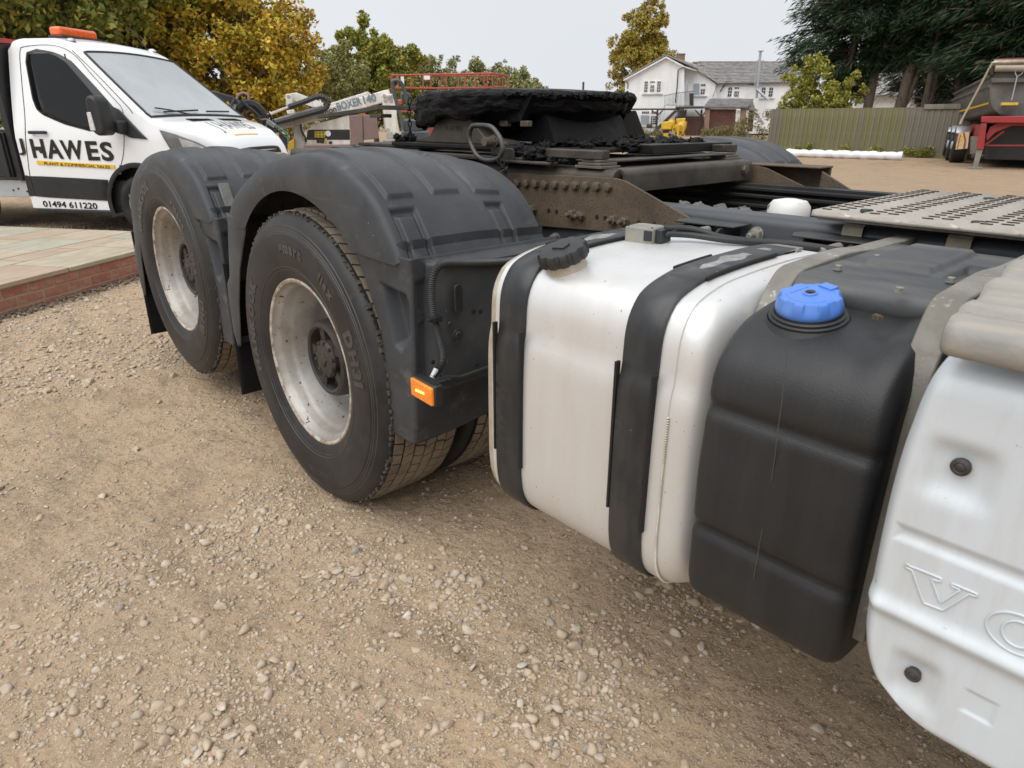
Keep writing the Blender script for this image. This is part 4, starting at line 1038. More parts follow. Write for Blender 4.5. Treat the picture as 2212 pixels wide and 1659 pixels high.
def nz(sc, det=6, rg=.6, st=(1, 1, 1), rot=0, src=co):
    mp = N.new('ShaderNodeMapping'); mp.inputs['Scale'].default_value = st; mp.inputs['Rotation'].default_value = (0, 0, rot); L.new(src, mp.inputs[0])
    n = N.new('ShaderNodeTexNoise'); n.inputs['Scale'].default_value = sc; n.inputs['Detail'].default_value = det; n.inputs['Roughness'].default_value = rg; L.new(mp.outputs[0], n.inputs[0]); return n.outputs[0]
big = nz(.35, 4); mid = nz(2.2, 7, .65); fine = nz(34, 6, .7); strk = nz(5, 5, .6, (.25, 1, 1), R(20))
col = mixc(nt, mapr(nt, big, .38, .62), (.46, .335, .222), (.40, .295, .198))
col = mixc(nt, mapr(nt, mid, .42, .64), col, (.45, .325, .205))
col = mixc(nt, mapr(nt, strk, .5, .72), col, (.215, .152, .100))
col = mixc(nt, math2(nt, 'MULTIPLY', mapr(nt, fine, .42, .68), .6), col, (.49, .375, .255))
# far yard: gravel speckle the eye cannot separate
vo = N.new('ShaderNodeTexVoronoi'); vo.inputs['Scale'].default_value = 38; L.new(co, vo.inputs[0])
col = mixc(nt, math2(nt, 'MULTIPLY', mapr(nt, vo.outputs['Distance'], .0, .35, 1, 0), .42), col, (.46, .385, .30))
col = mixc(nt, math2(nt, 'MULTIPLY', mapr(nt, nz(60, 3, .5), .58, .70), .6), col, (.15, .105, .07))
col = mixc(nt, math2(nt, 'MULTIPLY', mapr(nt, nz(7, 8, .8), .50, .62), .55), col, (.215, .155, .105))
leaf = mapr(nt, nz(1.2, 9, .8), .53, .60)
sp = N.new('ShaderNodeSeparateXYZ'); L.new(co, sp.inputs[0])
col = mixc(nt, math2(nt, 'MULTIPLY', math2(nt, 'MULTIPLY', leaf, mapr(nt, sp.outputs[1], 18, 24)), .85), col, (.19, .085, .045))
col = mixc(nt, math2(nt, 'MULTIPLY', mapr(nt, sp.outputs[1], 3, 12), .45), col, (.255, .180, .118))
L.new(col, b.inputs['Base Color']); b.inputs['Roughness'].default_value = .92; b.inputs['Specular IOR Level'].default_value = .25
last = None
for s_, sc, d_ in ((1, 9, .035), (1, 45, .010), (1, 170, .0035)):
    bn = N.new('ShaderNodeBump'); bn.inputs['Strength'].default_value = s_; bn.inputs['Distance'].default_value = d_; L.new(nz(sc, 6, .65), bn.inputs['Height'])
    if last: L.new(last, bn.inputs['Normal'])
    last = bn.outputs[0]
bn = N.new('ShaderNodeBump'); bn.inputs['Strength'].default_value = .7; bn.inputs['Distance'].default_value = .006; bn.invert = True; L.new(vo.outputs['Distance'], bn.inputs['Height']); L.new(last, bn.inputs['Normal'])
L.new(bn.outputs[0], b.inputs['Normal']); ground_m = m
fast_mesh('ground', V, F, ground_m, smooth=True, kind='structure')
# ---- loose stones, thousands of them
def ico(sub):
    bm = bmesh.new(); bmesh.ops.create_icosphere(bm, subdivisions=sub, radius=1); v = np.array([x.co[:] for x in bm.verts]); f = np.array([[q.index for q in x.verts] for x in bm.faces]); bm.free(); return v, f
def stones(name, n, sub, rmin, rmax, dens, m, box, pw=2.2, sink=.35, smooth=True):
    v0, f0 = ico(sub) if sub else (np.array([(1, 0, 0), (0, 1, 0), (-1, 0, 0), (0, -1, 0), (0, 0, 1)], float), np.array([(0, 1, 4), (1, 2, 4), (2, 3, 4), (3, 0, 4)])); nv = len(v0)
    x = rng.uniform(box[0], box[1], n*6); y = rng.uniform(box[2], box[3], n*6); keep = rng.random(n*6) < dens(x, y)
    x = x[keep][:n]; y = y[keep][:n]; n = len(x)
    var = []
    for k in range(16):
        r = np.random.default_rng(k+50); d = r.normal(size=(5, 3)); ph = r.uniform(0, 6, 5)
        s = 1+sum(.10*np.sin(v0@d[i]*1.6+ph[i]) for i in range(5)); vv = v0*s[:, None]*np.array([1, r.uniform(.62, .95), r.uniform(.42, .72)])
        for _k in range(7):
            nn = r.normal(size=3); nn /= np.linalg.norm(nn); lim = r.uniform(.38, .72)*np.abs(vv@nn).max(); ex = np.maximum(0, vv@nn-lim); vv = vv-ex[:, None]*nn*.9
        vv = vv/np.abs(vv).max(); var.append(vv)
    var = np.array(var); k = rng.integers(0, 16, n); s = rmin+(rmax-rmin)*rng.random(n)**pw
    dc = np.hypot(x-CP.x, y-CP.y); a = rng.uniform(0, 2*np.pi, n); ti = rng.normal(0, .25, n)
    P = var[k]*s[:, None, None]; ca, sa = np.cos(a)[:, None], np.sin(a)[:, None]; ct, st = np.cos(ti)[:, None], np.sin(ti)[:, None]
    px_, py_, pz_ = P[..., 0], P[..., 1], P[..., 2]
    px2 = px_*ct+pz_*st; pz2 = -px_*st+pz_*ct
    Q = np.stack([px2*ca-py_*sa+x[:, None], px2*sa+py_*ca+y[:, None], pz2+(ground_h(x, y)+s*sink*rng.uniform(-.9, 1, n))[:, None]], -1)
    V = Q.reshape(-1, 3); F = (f0[None]+(np.arange(n)*nv)[:, None, None]).reshape(-1, 3)
    return fast_mesh(name, V, F, m, smooth=smooth, kind='stuff')
def in_view(x, y, mg=.08):
    dx, dy, dz = x-CP.x, y-CP.y, -CP.z; z = dx*FW.x+dy*FW.y+dz*FW.z; u = KF*(dx*RT.x+dy*RT.y)/z; v = KF*(dx*UP.x+dy*UP.y+dz*UP.z)/z
    return (z > .2) & (np.abs(u) < 512*(1+mg)) & (np.abs(v) < 384*(1+mg))
heaps = []
for u, v, r in ((540, 1160, .22), (1200, 1500, .16), (1000, 1290, .16), (760, 1250, .2), (1480, 1270, .16), (1260, 1400, .15), (560, 1090, .16), (150, 1500, .14), (450, 1560, .16), (850, 1600, .16), (200, 1250, .13), (700, 1420, .13), (80, 1380, .10), (1180, 1560, .10), (1330, 1530, .09)):
    p = at(u, v, 'z', 0); heaps.append((p.x, p.y, r))
def track(x, y):
    d = y+.55+.10*np.sin(x*.6)-.12*(x+1); return np.exp(-((d)/.2)**2)+np.exp(-((d+.62)/.2)**2)
def dens(x, y):
    q = in_view(x, y)*1.0; f = fbm(x*1.7, y*1.7, 3, 9); g = np.clip((f-.36)*2.4, .05, 1)*.22
    for hx, hy, r in heaps: g = g+1.3*np.exp(-(((x-hx)**2+(y-hy)**2)/(r*.85)**2))
    g = g*(1-.45*np.clip(track(x, y), 0, 1)); g = np.where((x < -1.7) & (y < .15), g*1.7+.1, g)
    return np.clip(g, 0, 1)*q
STONE = [(0, (.46, .35, .245)), (.25, (.53, .43, .32)), (.45, (.41, .31, .22)), (.6, (.57, .485, .385)), (.75, (.38, .32, .255)), (.86, (.48, .36, .25)), (.94, (.60, .55, .48)), (.985, (.16, .15, .155)), (1, (.40, .21, .13))]
stone_m = mat('loose_stone', (.4, .35, .3), (.36, .29, .215), 60, .85, 0, .3, 200, island=STONE, spec=.3)
bx = (-5.2, 2.6, -1.6, 2.4)
stones('pebbles', 7500, 2, .0055, .021, dens, stone_m, bx, 2.3)
stones('pebbles', 36000, 1, .0026, .011, lambda x, y: np.clip(dens(x, y)*1.2+.10*in_view(x, y), 0, 1), stone_m, bx, 2.4, sink=.2)
stones('fine_gravel', 130000, 0, .0013, .0042, lambda x, y: in_view(x, y)*(.35+.65*fbm(x*3, y*3, 3, 2))*np.exp(-(np.hypot(x-CP.x, y-CP.y)/3.2)**2)*1.3, stone_m, (-2.4, 2.4, -1.4, 1.4), 1.5, smooth=False)
stones('pebbles', 14000, 1, .006, .020, lambda x, y: in_view(x, y)*np.clip((fbm(x*1.2, y*1.2, 3, 5)-.25)*2.2, .15, 1)*.6, stone_m, (-9, -1.8, -2.2, 2.6), 2.4)
stones('broken_stones', 260, 2, .016, .034, lambda x, y: in_view(x, y)*.5, stone_m, (-6, -1.6, -1.6, .8), 2.5)
k = MB()
for _ in range(150):       # twigs and straw
    x = rng.uniform(-4, 2); y = rng.uniform(-1, .8); a = rng.uniform(0, 6.28); l = rng.uniform(.01, .045); z = float(ground_h(np.array(x), np.array(y)))+.004
    k.tube([(x, y, z), (x+l*.5*math.cos(a), y+l*.5*math.sin(a), z+.003), (x+l*math.cos(a+.3), y+l*math.sin(a+.3), z)], .0006, 4)
k.build('twigs_and_straw', mat('straw', (.22, .15, .09), (.36, .28, .17), 3, .8), None, kind='stuff')
# ================================================================= PATIO
PC = Vector((-5.01, 1.30, 0)); ev = Vector((.581, -.814, 0)).normalized(); nv_ = Vector((-ev.y*-1, ev.x*-1, 0))
nv_ = Vector((-.814, -.581, 0)).normalized()
PM = Matrix(((ev.x, nv_.x, 0, PC.x), (ev.y, nv_.y, 0, PC.y), (0, 0, 1, 0), (0, 0, 0, 1)))
PT = empty('patio', PM, 'raised patio of sandstone flags on a low red brick wall beside the van', 'patio')
brick_m = [mat('red_brick_a', (.34, .125, .08), (.26, .10, .068), 30, .85, 0, .5, 150, dirt=(.42, .26, .19), damt=.5, dscale=14), mat('red_brick_b', (.29, .10, .067), (.35, .15, .10), 26, .85, 0, .5, 150, dirt=(.40, .25, .18), damt=.4, dscale=11), mat('red_brick_c', (.36, .155, .10), (.30, .12, .08), 26, .85, 0, .5, 150, dirt=(.44, .30, .22), damt=.5, dscale=9)]
mort_m = mat('sandy_mortar', (.36, .27, .18), (.30, .22, .145), 20, .9, 0, .5, 180)
k = MB(); k.box(0, 6, .004, .10, -.06, .186); k.box(.012, 6, .10, 5.0, -.06, .186); k.box(.012, .1, .10, 5.0, -.06, .186); k.build('mortar', mort_m, PT, world=PM)
bm_ = []
for mm in brick_m:
    k = MB(); k.box(0, .215, 0, .10, 0, .063); o = k.build('brick', mm, PT, bevel=.004, world=PM @ Matrix.Translation((0, 0, -.9))); bm_.append(o)
first = [True]*3
def putbrick(M):
    i = random.randrange(3)
    M = M @ Matrix.Translation((random.uniform(-.001, .001), random.uniform(-.002, .003), 0))
    if first[i]: bm_[i].matrix_basis = M; first[i] = False
    else: o = place(bm_[i], PT, M); bb = o.modifiers.new('bevel', 'BEVEL'); bb.width = .004; bb.segments = 1
for r_ in range(3):
    z = -.030+.0735*r_
    for i in range(26): putbrick(PM @ Matrix.Translation((.0+(i-.5*(r_ % 2))*.2255, 0, z)))
    for i in range(8): putbrick(PM @ Matrix.Translation((0, .12+i*.2255+(.11 if r_ % 2 else 0), z)) @ Matrix.Rotation(R(90), 4, 'Z') @ Matrix.Translation((0, -.10, 0)))
fl = [((.44, .385, .29), (.36, .31, .225)), ((.42, .325, .235), (.35, .27, .19)), ((.40, .385, .31), (.33, .325, .25)), ((.46, .395, .30), (.38, .31, .22)), ((.38, .275, .205), (.43, .34, .26))]
flag_m = [mat('sandstone_flag_'+c, a, b_, 2.5, .72, 0, .4, 40, dirt=(.27, .215, .14), damt=.6, dscale=3.5, dstretch=(1, 4, 1)) for c, (a, b_) in zip('abcde', fl)]
k = MB(); k.box(.0, 6, .0, 5.0, .187, .2205); k.build('grouting', mat('dark_grout', (.20, .15, .09), (.15, .115, .07), 20, .9), PT, world=PM)
y = -.02; ri = 0; rws = [.56, .275, .56, .42, .56, .275, .56, .56, .42, .56]
for h_ in rws:
    x = -.025; first_ = True
    while x < 5.6:
        w__ = random.choice([.84, .56, .42, .56, .84]) if not first_ else [.84, .42, .56, .7][ri % 4]
        first_ = False
        k = MB(); dz = random.uniform(-.0015, .0015)
        n_ = 10; top = []
        k.box(x+.0075, x+w__-.0075, y+.0075, y+h_-.0075, .190, .2225+dz)
        k.build('flagstone', random.choice(flag_m), PT, bevel=.003, world=PM)
        x += w__
    y += h_; ri += 1
# rubble and leaves piled along the brick foot
k = MB()
pm = PM
def pstones():
    n = 900; v0, f0 = ico(1); Vs = []; Fs = []
    for i in range(n):
        t = rng.uniform(-.2, 4.2); o = abs(rng.normal(0, .06)); p = PM @ Vector((t, -o, 0)); s = rng.uniform(.004, .018)
        d = v0*s*np.array([1, rng.uniform(.6, 1), rng.uniform(.4, .8)]); a = rng.uniform(0, 6.28); q = np.stack([d[:, 0]*np.cos(a)-d[:, 1]*np.sin(a), d[:, 0]*np.sin(a)+d[:, 1]*np.cos(a), d[:, 2]], -1)
        Vs.append(q+np.array([p.x, p.y, .004+.02*max(0, 1-o/.06)*rng.random()])); Fs.append(f0+i*len(v0))
    fast_mesh('rubble', np.concatenate(Vs), np.concatenate(Fs), mat('dark_rubble', (.2, .2, .2), (.12, .09, .07), 40, .9, island=[(0, (.20, .16, .12)), (.5, (.30, .25, .19)), (1, (.10, .085, .07))]), kind='stuff')
pstones()
# ================================================================= VAN
az = R(54.15); vd = Vector((math.sin(az), math.cos(az), 0)); vl = Vector((-vd.y, vd.x, 0)); VO = Vector((-8.086, .363, 0)); VW = 1.98
VM = Matrix(((vd.x, vl.x, 0, VO.x), (vd.y, vl.y, 0, VO.y), (0, 0, 1, 0), (0, 0, 0, 1)))
VAN = empty('tipper_van', VM, 'white tipper van cab with black door lettering and an amber roof beacon', 'van')
vwhite = mat('white_van_paint', (.80, .81, .82), (.78, .79, .80), 2, .22, 0, spec=.5, coat=.5, rvar=.03)
vblack = mat('van_black_trim', (.012, .012, .013), (.02, .02, .021), 8, .5, 0, .1, 200)
vgloss = mat('van_black_print', (.008, .008, .009), None, 8, .3)
glassd = mat('tinted_side_glass', (.004, .005, .006), (.007, .008, .009), 2, .05, 0, spec=.35, rvar=.01)
glassw = mat('windscreen_glass', (.40, .43, .445), (.27, .29, .30), .8, .06, 0, spec=.8, rvar=.0, coat=.8)  # two-tone mottling paints a tree reflection into the glass colour
yell = mat('yellow_print', (.78, .47, .015), None, 8, .4)
beac = mat('orange_beacon_lens', (.75, .10, .02), (.85, .16, .02), 30, .2, 0, .5, 90, coat=.6)
lampm = mat('headlamp_lens', (.55, .56, .57), (.28, .29, .30), 9, .1, .3, coat=1)
lampd = mat('headlamp_housing', (.10, .105, .11), (.16, .165, .17), 7, .15, .2, coat=1)
redp = mat('red_paint', (.42, .035, .03), (.34, .03, .028), 5, .5, 0, .1, 90)
greyp = mat('grey_sill_paint', (.42, .43, .45), (.36, .37, .39), 5, .5, 0, .1, 90)
TPf = [(-.02, 2.10), (.03, 2.155), (.12, 2.175), (.55, 2.17), (.80, 2.125), (.93, 2.06), (1.0, 2.00), (1.80, 1.335), (1.90, 1.285), (2.1, 1.245), (2.35, 1.165), (2.55, 1.06), (2.66, .95), (2.70, .85), (2.76, .60), (2.74, .40), (2.70, .28)]
TPf = [(a if a < 1.9 else 1.9+(a-1.9)*.88, z) for a, z in TPf]
def T(a): return float(np.interp(a, [p[0] for p in TPf[:14]], [p[1] for p in TPf[:14]]))
def ins(z): return .205*max(0, (z-1.10)/.95)**1.15
def insA(a): return .42*smooth01(a, 1.8, 2.9)**1.25+.02*(1-smooth01(a, -.02, .05))
def vsec(a, top=None):
    t_ = top if top else T(a); row = []; rc = .10 if t_ > 1.4 else .07
    zs = [.28, .40, .55, .66, .70, .80, .90, 1.0, 1.05]; zs = [z for z in zs if z < t_-rc-.03]
    zz = list(zs)+list(np.linspace(max(zs[-1]+.04, 1.08) if t_ > 1.3 else zs[-1]+.02, t_-rc, 9 if t_ > 1.4 else 4))
    while len(zz) < 22: zz.append(zz[-1])
    zz = zz[:22]
    zz[-1] = t_-rc
    for z in zz: row.append((a, ins(z)+insA(a), z))
    y0 = ins(t_-rc)+insA(a)
    for k in range(1, 7):
        an = k/6*math.pi/2; row.append((a, y0+rc*(1-math.cos(an)), t_-rc+rc*math.sin(an)))
    y1 = y0+rc
    for k in range(1, 11):
        y = y1+(VW/2-y1)*k/10; row.append((a, y, t_+.03*(1-((VW/2-y)/(VW/2-y1))**2)))
    return row+[(p[0], VW-p[1], p[2]) for p in row[-2::-1]]
st_ = [-.03, 0, .03, .08, .15]+list(np.arange(.2, 2.56, .03)); rows = [vsec(a) for a in st_]
for a, t_ in ((2.60, .86), (2.65, .60)): rows.append(vsec(a, t_))
k = MB(); k.grid(rows, len(rows), len(rows[0])); fn = []
for f in k.f:
    c_ = [sum(k.v[i][j] for i in f)/4 for j in range(3)]
    if (c_[0]-1.56)**2+(c_[2]-.36)**2 < .447**2 and c_[2] < 1 and (c_[1] < .5 or c_[1] > VW-.5): continue
    fn.append(f)
k.f = fn; k.f.append(tuple(range(len(rows[0])))); 
k.build('cab_body', vwhite, VAN, smooth=50, world=VM)
k = MB(); k.box(.0, 2.6, .06, VW-.06, .25, .62); k.box(.1, 1.0, .1, VW-.1, .5, 1.0); k.box(1.05, 2.1, .18, VW-.18, .3, .85); k.build('underbody', vblack, VAN, world=VM)
def patch(poly, off, m, name, par=None, n=26, shell=False, z0=None, z1=None):
    zs = [p[1] for p in poly]; z0, z1 = min(zs)+1e-4, max(zs)-1e-4; rows = []
    for i in range(n+1):
        z = z0+(z1-z0)*i/n; xs = []
        for (a, za), (b, zb) in zip(poly, poly[1:]+poly[:1]):
            if (za-z)*(zb-z) <= 0 and za != zb: xs.append(a+(b-a)*(z-za)/(zb-za))
        x0, x1 = min(xs), max(xs); rows.append([(x0+(x1-x0)*j/8, ins(z)+insA(x0+(x1-x0)*j/8)-off, z) for j in range(9)])
    k = MB(); k.grid(rows, n+1, 9); o = k.build(name, m, par or VAN, smooth=50, world=VM); o.modifiers.new('sol', 'SOLIDIFY').thickness = .004; return o
lowb = patch([(-.035, .665), (1.15, .635), (1.10, .39), (-.04, .42)], .008, vblack, 'black_side_band')
win = [(.27, 2.0), (.40, 2.03), (.66, 1.99), (.85, 1.90), (1.12, 1.66), (1.35, 1.44), (1.55, 1.25), (1.40, 1.19), (1.02, 1.19), (.70, 1.26), (.42, 1.36), (.35, 1.42), (.31, 1.52), (.25, 1.90)]
seal = patch([(a+(a-.85)*.045, z+(z-1.6)*.05) for a, z in win], .004, vblack, 'window_seal')
patch(win, .009, glassd, 'side_window')
def sline(pts, r, m, name, par=None):
    k = MB(); P_ = resamp(catmull([(a, 0, z) for a, z in pts], 8), 60); k.tube([(p.x, ins(p.z)+insA(p.x)-.001, p.z) for p in P_], r, 5); return k.build(name, m, par or VAN, world=VM)
sline([(.76, 1.99), (.86, 1.60), (1.0, 1.19)], .008, vblack, 'window_divider')
sline([(.07, .42), (.06, .66), (.11, .95), (.16, 1.3), (.155, 1.7), (.15, 2.0), (.20, 2.075), (.6, 2.085), (.86, 2.0), (1.1, 1.78), (1.40, 1.50), (1.49, 1.40), (1.50, 1.20), (1.44, .95), (1.34, .75)], .0045, vgloss, 'door_seam')
sline([(.86, 2.03), (1.18, 1.77), (1.55, 1.44), (1.62, 1.36)], .005, vgloss, 'pillar_seam')
patch([(1.30, 1.46), (1.46, 1.40), (1.80, 1.085), (1.58, 1.10), (1.40, 1.18), (1.28, 1.25)], .014, vblack, 'mirror_sail')
# windscreen
rows = []
for i in range(15):
    s_ = i/14; row = []
    for j in range(31):
        t = j/30; c_ = 1-(2*t-1)**2; a = (1.83-.03*(1-s_)*0)-(.84)*s_; a += .02*c_*(1-s_)
        tz = T(a); rc = .10 if tz > 1.4 else .08; ya = ins(tz-rc)+insA(a)+rc*.55; y = ya+(VW-2*ya)*t; y1 = ins(tz-rc)+insA(a)+rc
        q = min(1, abs(VW/2-y)/(VW/2-y1)); z = tz+.03*(1-q*q) - (max(0, abs(VW/2-y)-(VW/2-y1))**2)*4
        row.append((a+.006, y, z+.007))
    rows.append(row)
k = MB(); k.grid(rows, 15, 31); ws = k.build('windscreen', glassw, VAN, smooth=60, world=VM)
P_ = [rows[0][j] for j in range(31)]; Q_ = [rows[-1][j] for j in range(30, -1, -1)]; sd_ = [r_[30] for r_ in rows]; se_ = [r_[0] for r_ in rows[::-1]]
k = MB(); k.tube(P_+sd_[1:]+Q_[1:]+se_[1:-1], .014, 6, closed=True); k.build('windscreen_seal', vblack, ws, world=VM)
k = MB(); k.tube([(1.86, .75, 1.35), (1.80, .45, 1.40), (1.76, .25, 1.42)], .008, 6); k.tube([(1.83, .30, 1.378), (1.815, .95, 1.402)], .010, 6); k.tube([(1.83, 1.1, 1.39), (1.815, 1.6, 1.39)], .010, 6)
k.build('wiper', vblack, ws, world=VM)
k = MB(); k.box(1.02, 1.06, .92, 1.10, 1.86, 1.94); k.build('sensor_housing', vblack, ws, world=VM)
# bonnet vents, seam, grille, lamps
k = MB()
for y0, y1 in ((.50, .92), (1.10, 1.50)):
    for i in range(5): k.box(1.955+.020*i, 1.968+.020*i, y0, y1, T(1.96+.02*i)+.020, T(1.96+.02*i)+.034)
k.build('bonnet_vents', vblack, VAN, world=VM)
k = MB(); k.tube([(1.86, .10, 1.27), (2.0, .13, 1.23), (2.25, .19, 1.13), (2.5, .27, .99), (2.64, .36, .90)], .006, 5); k.tube([(1.86, VW-.10, 1.27), (2.0, VW-.13, 1.23), (2.25, VW-.19, 1.13), (2.5, VW-.27, .99)], .006, 5); k.build('bonnet_seam', vgloss, VAN, world=VM)
k = MB(); k.tube(catmull([(2.54, .50, .90), (2.60, .62, .955), (2.62, .99, .965), (2.60, 1.36, .955), (2.54, 1.48, .90)], 8), .022, 8); k.box(2.50, 2.60, .52, 1.46, .70, .93); k.build('grille', vblack, VAN, world=VM, bevel=.01)
hl = [(1.95, 1.19), (2.13, 1.14), (2.32, 1.05), (2.50, .93), (2.50, .84), (2.28, .86), (2.07, .92)]
hd = patch(hl, .012, lampd, 'headlight')
patch([(2.15, 1.10), (2.30, 1.04), (2.46, .94), (2.44, .87), (2.20, .90)], .018, lampm, 'reflector', hd)
# mirror
k = MB(); prof = [(1.355, 1.15), (1.33, 1.24), (1.33, 1.48), (1.35, 1.53), (1.41, 1.545), (1.47, 1.50), (1.50, 1.36), (1.505, 1.20), (1.48, 1.14), (1.42, 1.12)]
k.prism(prof, -.30, -.10, 'y'); k.prism([(1.42, 1.17), (1.42, 1.27), (1.56, 1.29), (1.56, 1.13)], -.12, .03, 'y'); mr = k.build('door_mirror', vblack, VAN, bevel=.035, world=VM, seg=4)
k = MB(); k.prism([(1.335, 1.18), (1.335, 1.37), (1.385, 1.37), (1.40, 1.18)], -.312, -.26, 'y'); k.build('indicator_lens', mat('clear_lens', (.75, .74, .70), (.45, .44, .42), 60, .15, 0, .6, 160, coat=1), mr, bevel=.006, world=VM)
k = MB(); k.box(.225, .46, -.045, -.022, 1.135, 1.172); k.box(.24, .27, -.03, .02, 1.14, 1.168); k.box(.42, .45, -.03, .02, 1.14, 1.168); k.build('door_handle', vblack, VAN, bevel=.010, world=VM)
k = MB(); k.lathe([(0, .012), (.022, .012), (.026, .004), (.026, 0)], 20, Matrix.Translation((.31, 0, .945)) @ YT); k.build('key_lock', vblack, VAN, world=VM)
def vtext(s, a0, a1, z0, z1, m, name, bold, off=.006, sh=0, tilt=0):
    vs, fs = text_fit(s, a1-a0, z1-z0, bold, .0015); k = MB(); k.add([(a0+v[0], -off-v[2]+ins(z0), z0+v[1]+tilt*v[0]) for v in vs], fs); return k.build(name, m, VAN, smooth=0, world=VM)
vtext('J', .005, .095, .895, 1.085, vgloss, 'door_lettering', .02, .012, tilt=0)
vtext('H', .185, .375, .868, 1.082, vgloss, 'door_lettering', .03); vtext('A', .395, .61, .862, 1.076, vgloss, 'door_lettering', .03); vtext('W', .60, .90, .856, 1.070, vgloss, 'door_lettering', .03); vtext('E', .945, 1.105, .848, 1.062, vgloss, 'door_lettering', .03); vtext('S', 1.135, 1.30, .842, 1.056, vgloss, 'door_lettering', .03)
k = MB(); k.prism([(.215, .838), (1.285, .800), (1.285, .758), (.215, .796)], -.009, -.004, 'y'); k.build('yellow_stripe', yell, VAN, world=VM)
vtext('PLANT & COMMERCIAL SALES', .32, 1.22, .792, .824, vgloss, 'strapline_lettering', .0, .011, tilt=-.036)
vtext('01494 611220', .15, .92, .298, .372, vgloss, 'phone_number', .018, .004, tilt=-.012)
vs, fs = text_fit('J HAWES', .80, .26, -.004, .0015); k = MB()
def bon(x, y):      # bonnet lettering reads from the front
    a = 2.38-y*1.1; yy = .62+x; return (a, yy, T(a)+.03*(1-min(1, abs(VW/2-yy)/.8)**2)+.004)
k.add([bon(v[0], v[1]) for v in vs], fs); k.build('bonnet_lettering', mat('grey_van_print', (.12, .12, .13), None, 5, .4), VAN, smooth=0, world=VM)
k = MB(); k.grid([[bon(.12+.5*i/12, -.045), bon(.12+.5*i/12, -.025)] for i in range(13)], 13, 2); k.build('bonnet_stripe', yell, VAN, world=VM)
k = MB(); k.box(.30, .46, .52, 1.10, 2.215, 2.32); bc_ = k.build('roof_beacon', beac, VAN, bevel=.03, world=VM, seg=4)
k = MB(); k.box(.29, .50, .50, 1.16, 2.19, 2.222); k.build('beacon_base', vblack, bc_, bevel=.01, world=VM)
for y in (.32, VW-.32): k = MB(); k.lathe([(.04, 0), (.038, .02), (.02, .035), (0, .04)], 16, Matrix.Translation((.76, y, 2.13)) @ Matrix.Scale(1.6, 4, (1, 0, 0))); k.build('roof_marker_lamp', lampm, VAN, world=VM, smooth=60)
k = MB(); k.tube([(.80, 1.55, 2.13), (.55, 1.58, 2.42)], .005, 6); k.build('aerial', vblack, VAN, world=VM)
# wheels
def vwheel(a, y, s=1, name='wheel'):
    k = MB(); Mw = Matrix.Translation((a, y, .345)) @ YT
    k.lathe([(.20, -.01), (.215, .008), (.26, .018), (.31, .012), (.338, -.008), (.345, -.03), (.345, -.20), (.33, -.215), (.20, -.20)], 40, Mw); t = k.build(name, tyre_m, VAN, world=VM, smooth=50)
    k = MB(); k.lathe([(.205, .0), (.198, -.012), (.185, -.05), (.15, -.07), (.10, -.03), (.06, -.02), (0, -.02)], 32, Mw); k.build('rim', greyp, t, world=VM)
vwheel(1.56, .02); vwheel(1.56, VW-.2); vwheel(-1.05, .0); vwheel(-1.05, VW-.2)
k = MB(); k.lathe([(.415, .012), (.43, .02), (.47, .014), (.475, -.01)], 30, Matrix.Translation((1.56, 0, .36)) @ YT, arc=(R(-20), R(200))); k.build('wheel_arch_trim', vblack, VAN, world=VM, smooth=60)
k = MB()
k.box(-.16, -.08, .02, VW-.02, .60, 2.12)
for i in range(7): k.box(-.20, -.17, .05, VW-.05, .72+.19*i, .80+.19*i)
k.box(-3.4, -.18, .0, .05, .70, 1.15); k.box(-3.4, -.18, VW-.05, VW, .70, 1.15); k.box(-3.4, -.18, .0, VW, .64, .70)
for i in range(6): k.box(-.26-.6*i, -.20-.6*i, -.03, .0, .64, 1.15)
k.build('tipper_body', vblack, VAN, world=VM, bevel=.006)
k = MB(); k.box(-.20, -.06, .0, VW, 2.12, 2.17); k.build('headboard_top', redp, VAN, world=VM, bevel=.006)
k = MB(); k.box(-3.3, -.0, .06, .12, .40, .60); k.box(-3.3, 0, VW-.5, VW-.42, .40, .60); k.build('chassis_member', greyp, VAN, world=VM, bevel=.006)
k = MB()
for x, z in ((-.06, .52), (-.10, .47), (-.22, .50), (-.30, .48)): k.lathe([(0, .004), (.012, .004), (.012, 0)], 10, Matrix.Translation((x, .058, z)) @ YT)
k.build('chassis_holes', vblack, VAN, world=VM)
k = MB(); k.box(.05, 1.12, -.02, .2, .235, .275); k.build('step_board', vblack, VAN, world=VM, bevel=.008)
# ================================================================= BACKGROUND HELPERS
class Fr:
    """upright plane standing at a real distance, facing the yard"""
    def __init__(s, u, dist, turn=0):
        p = atd(u, 600, dist); s.o = Vector((p.x, p.y, 0)); a = math.atan2(p.x-CP.x, p.y-CP.y)+R(turn)
        s.x = Vector((math.cos(a), -math.sin(a), 0)); s.y = Vector((math.sin(a), math.cos(a), 0))
        s.M = Matrix(((s.x.x, s.y.x, 0, s.o.x), (s.x.y, s.y.y, 0, s.o.y), (0, 0, 1, 0), (0, 0, 0, 1)))
    def px(s, u, v, d=0):
        r = ray(u, v); o = s.o+s.y*d; t = (o-CP).dot(s.y)/r.dot(s.y); p = CP+r*t; return ((p-s.o).dot(s.x), p.z)
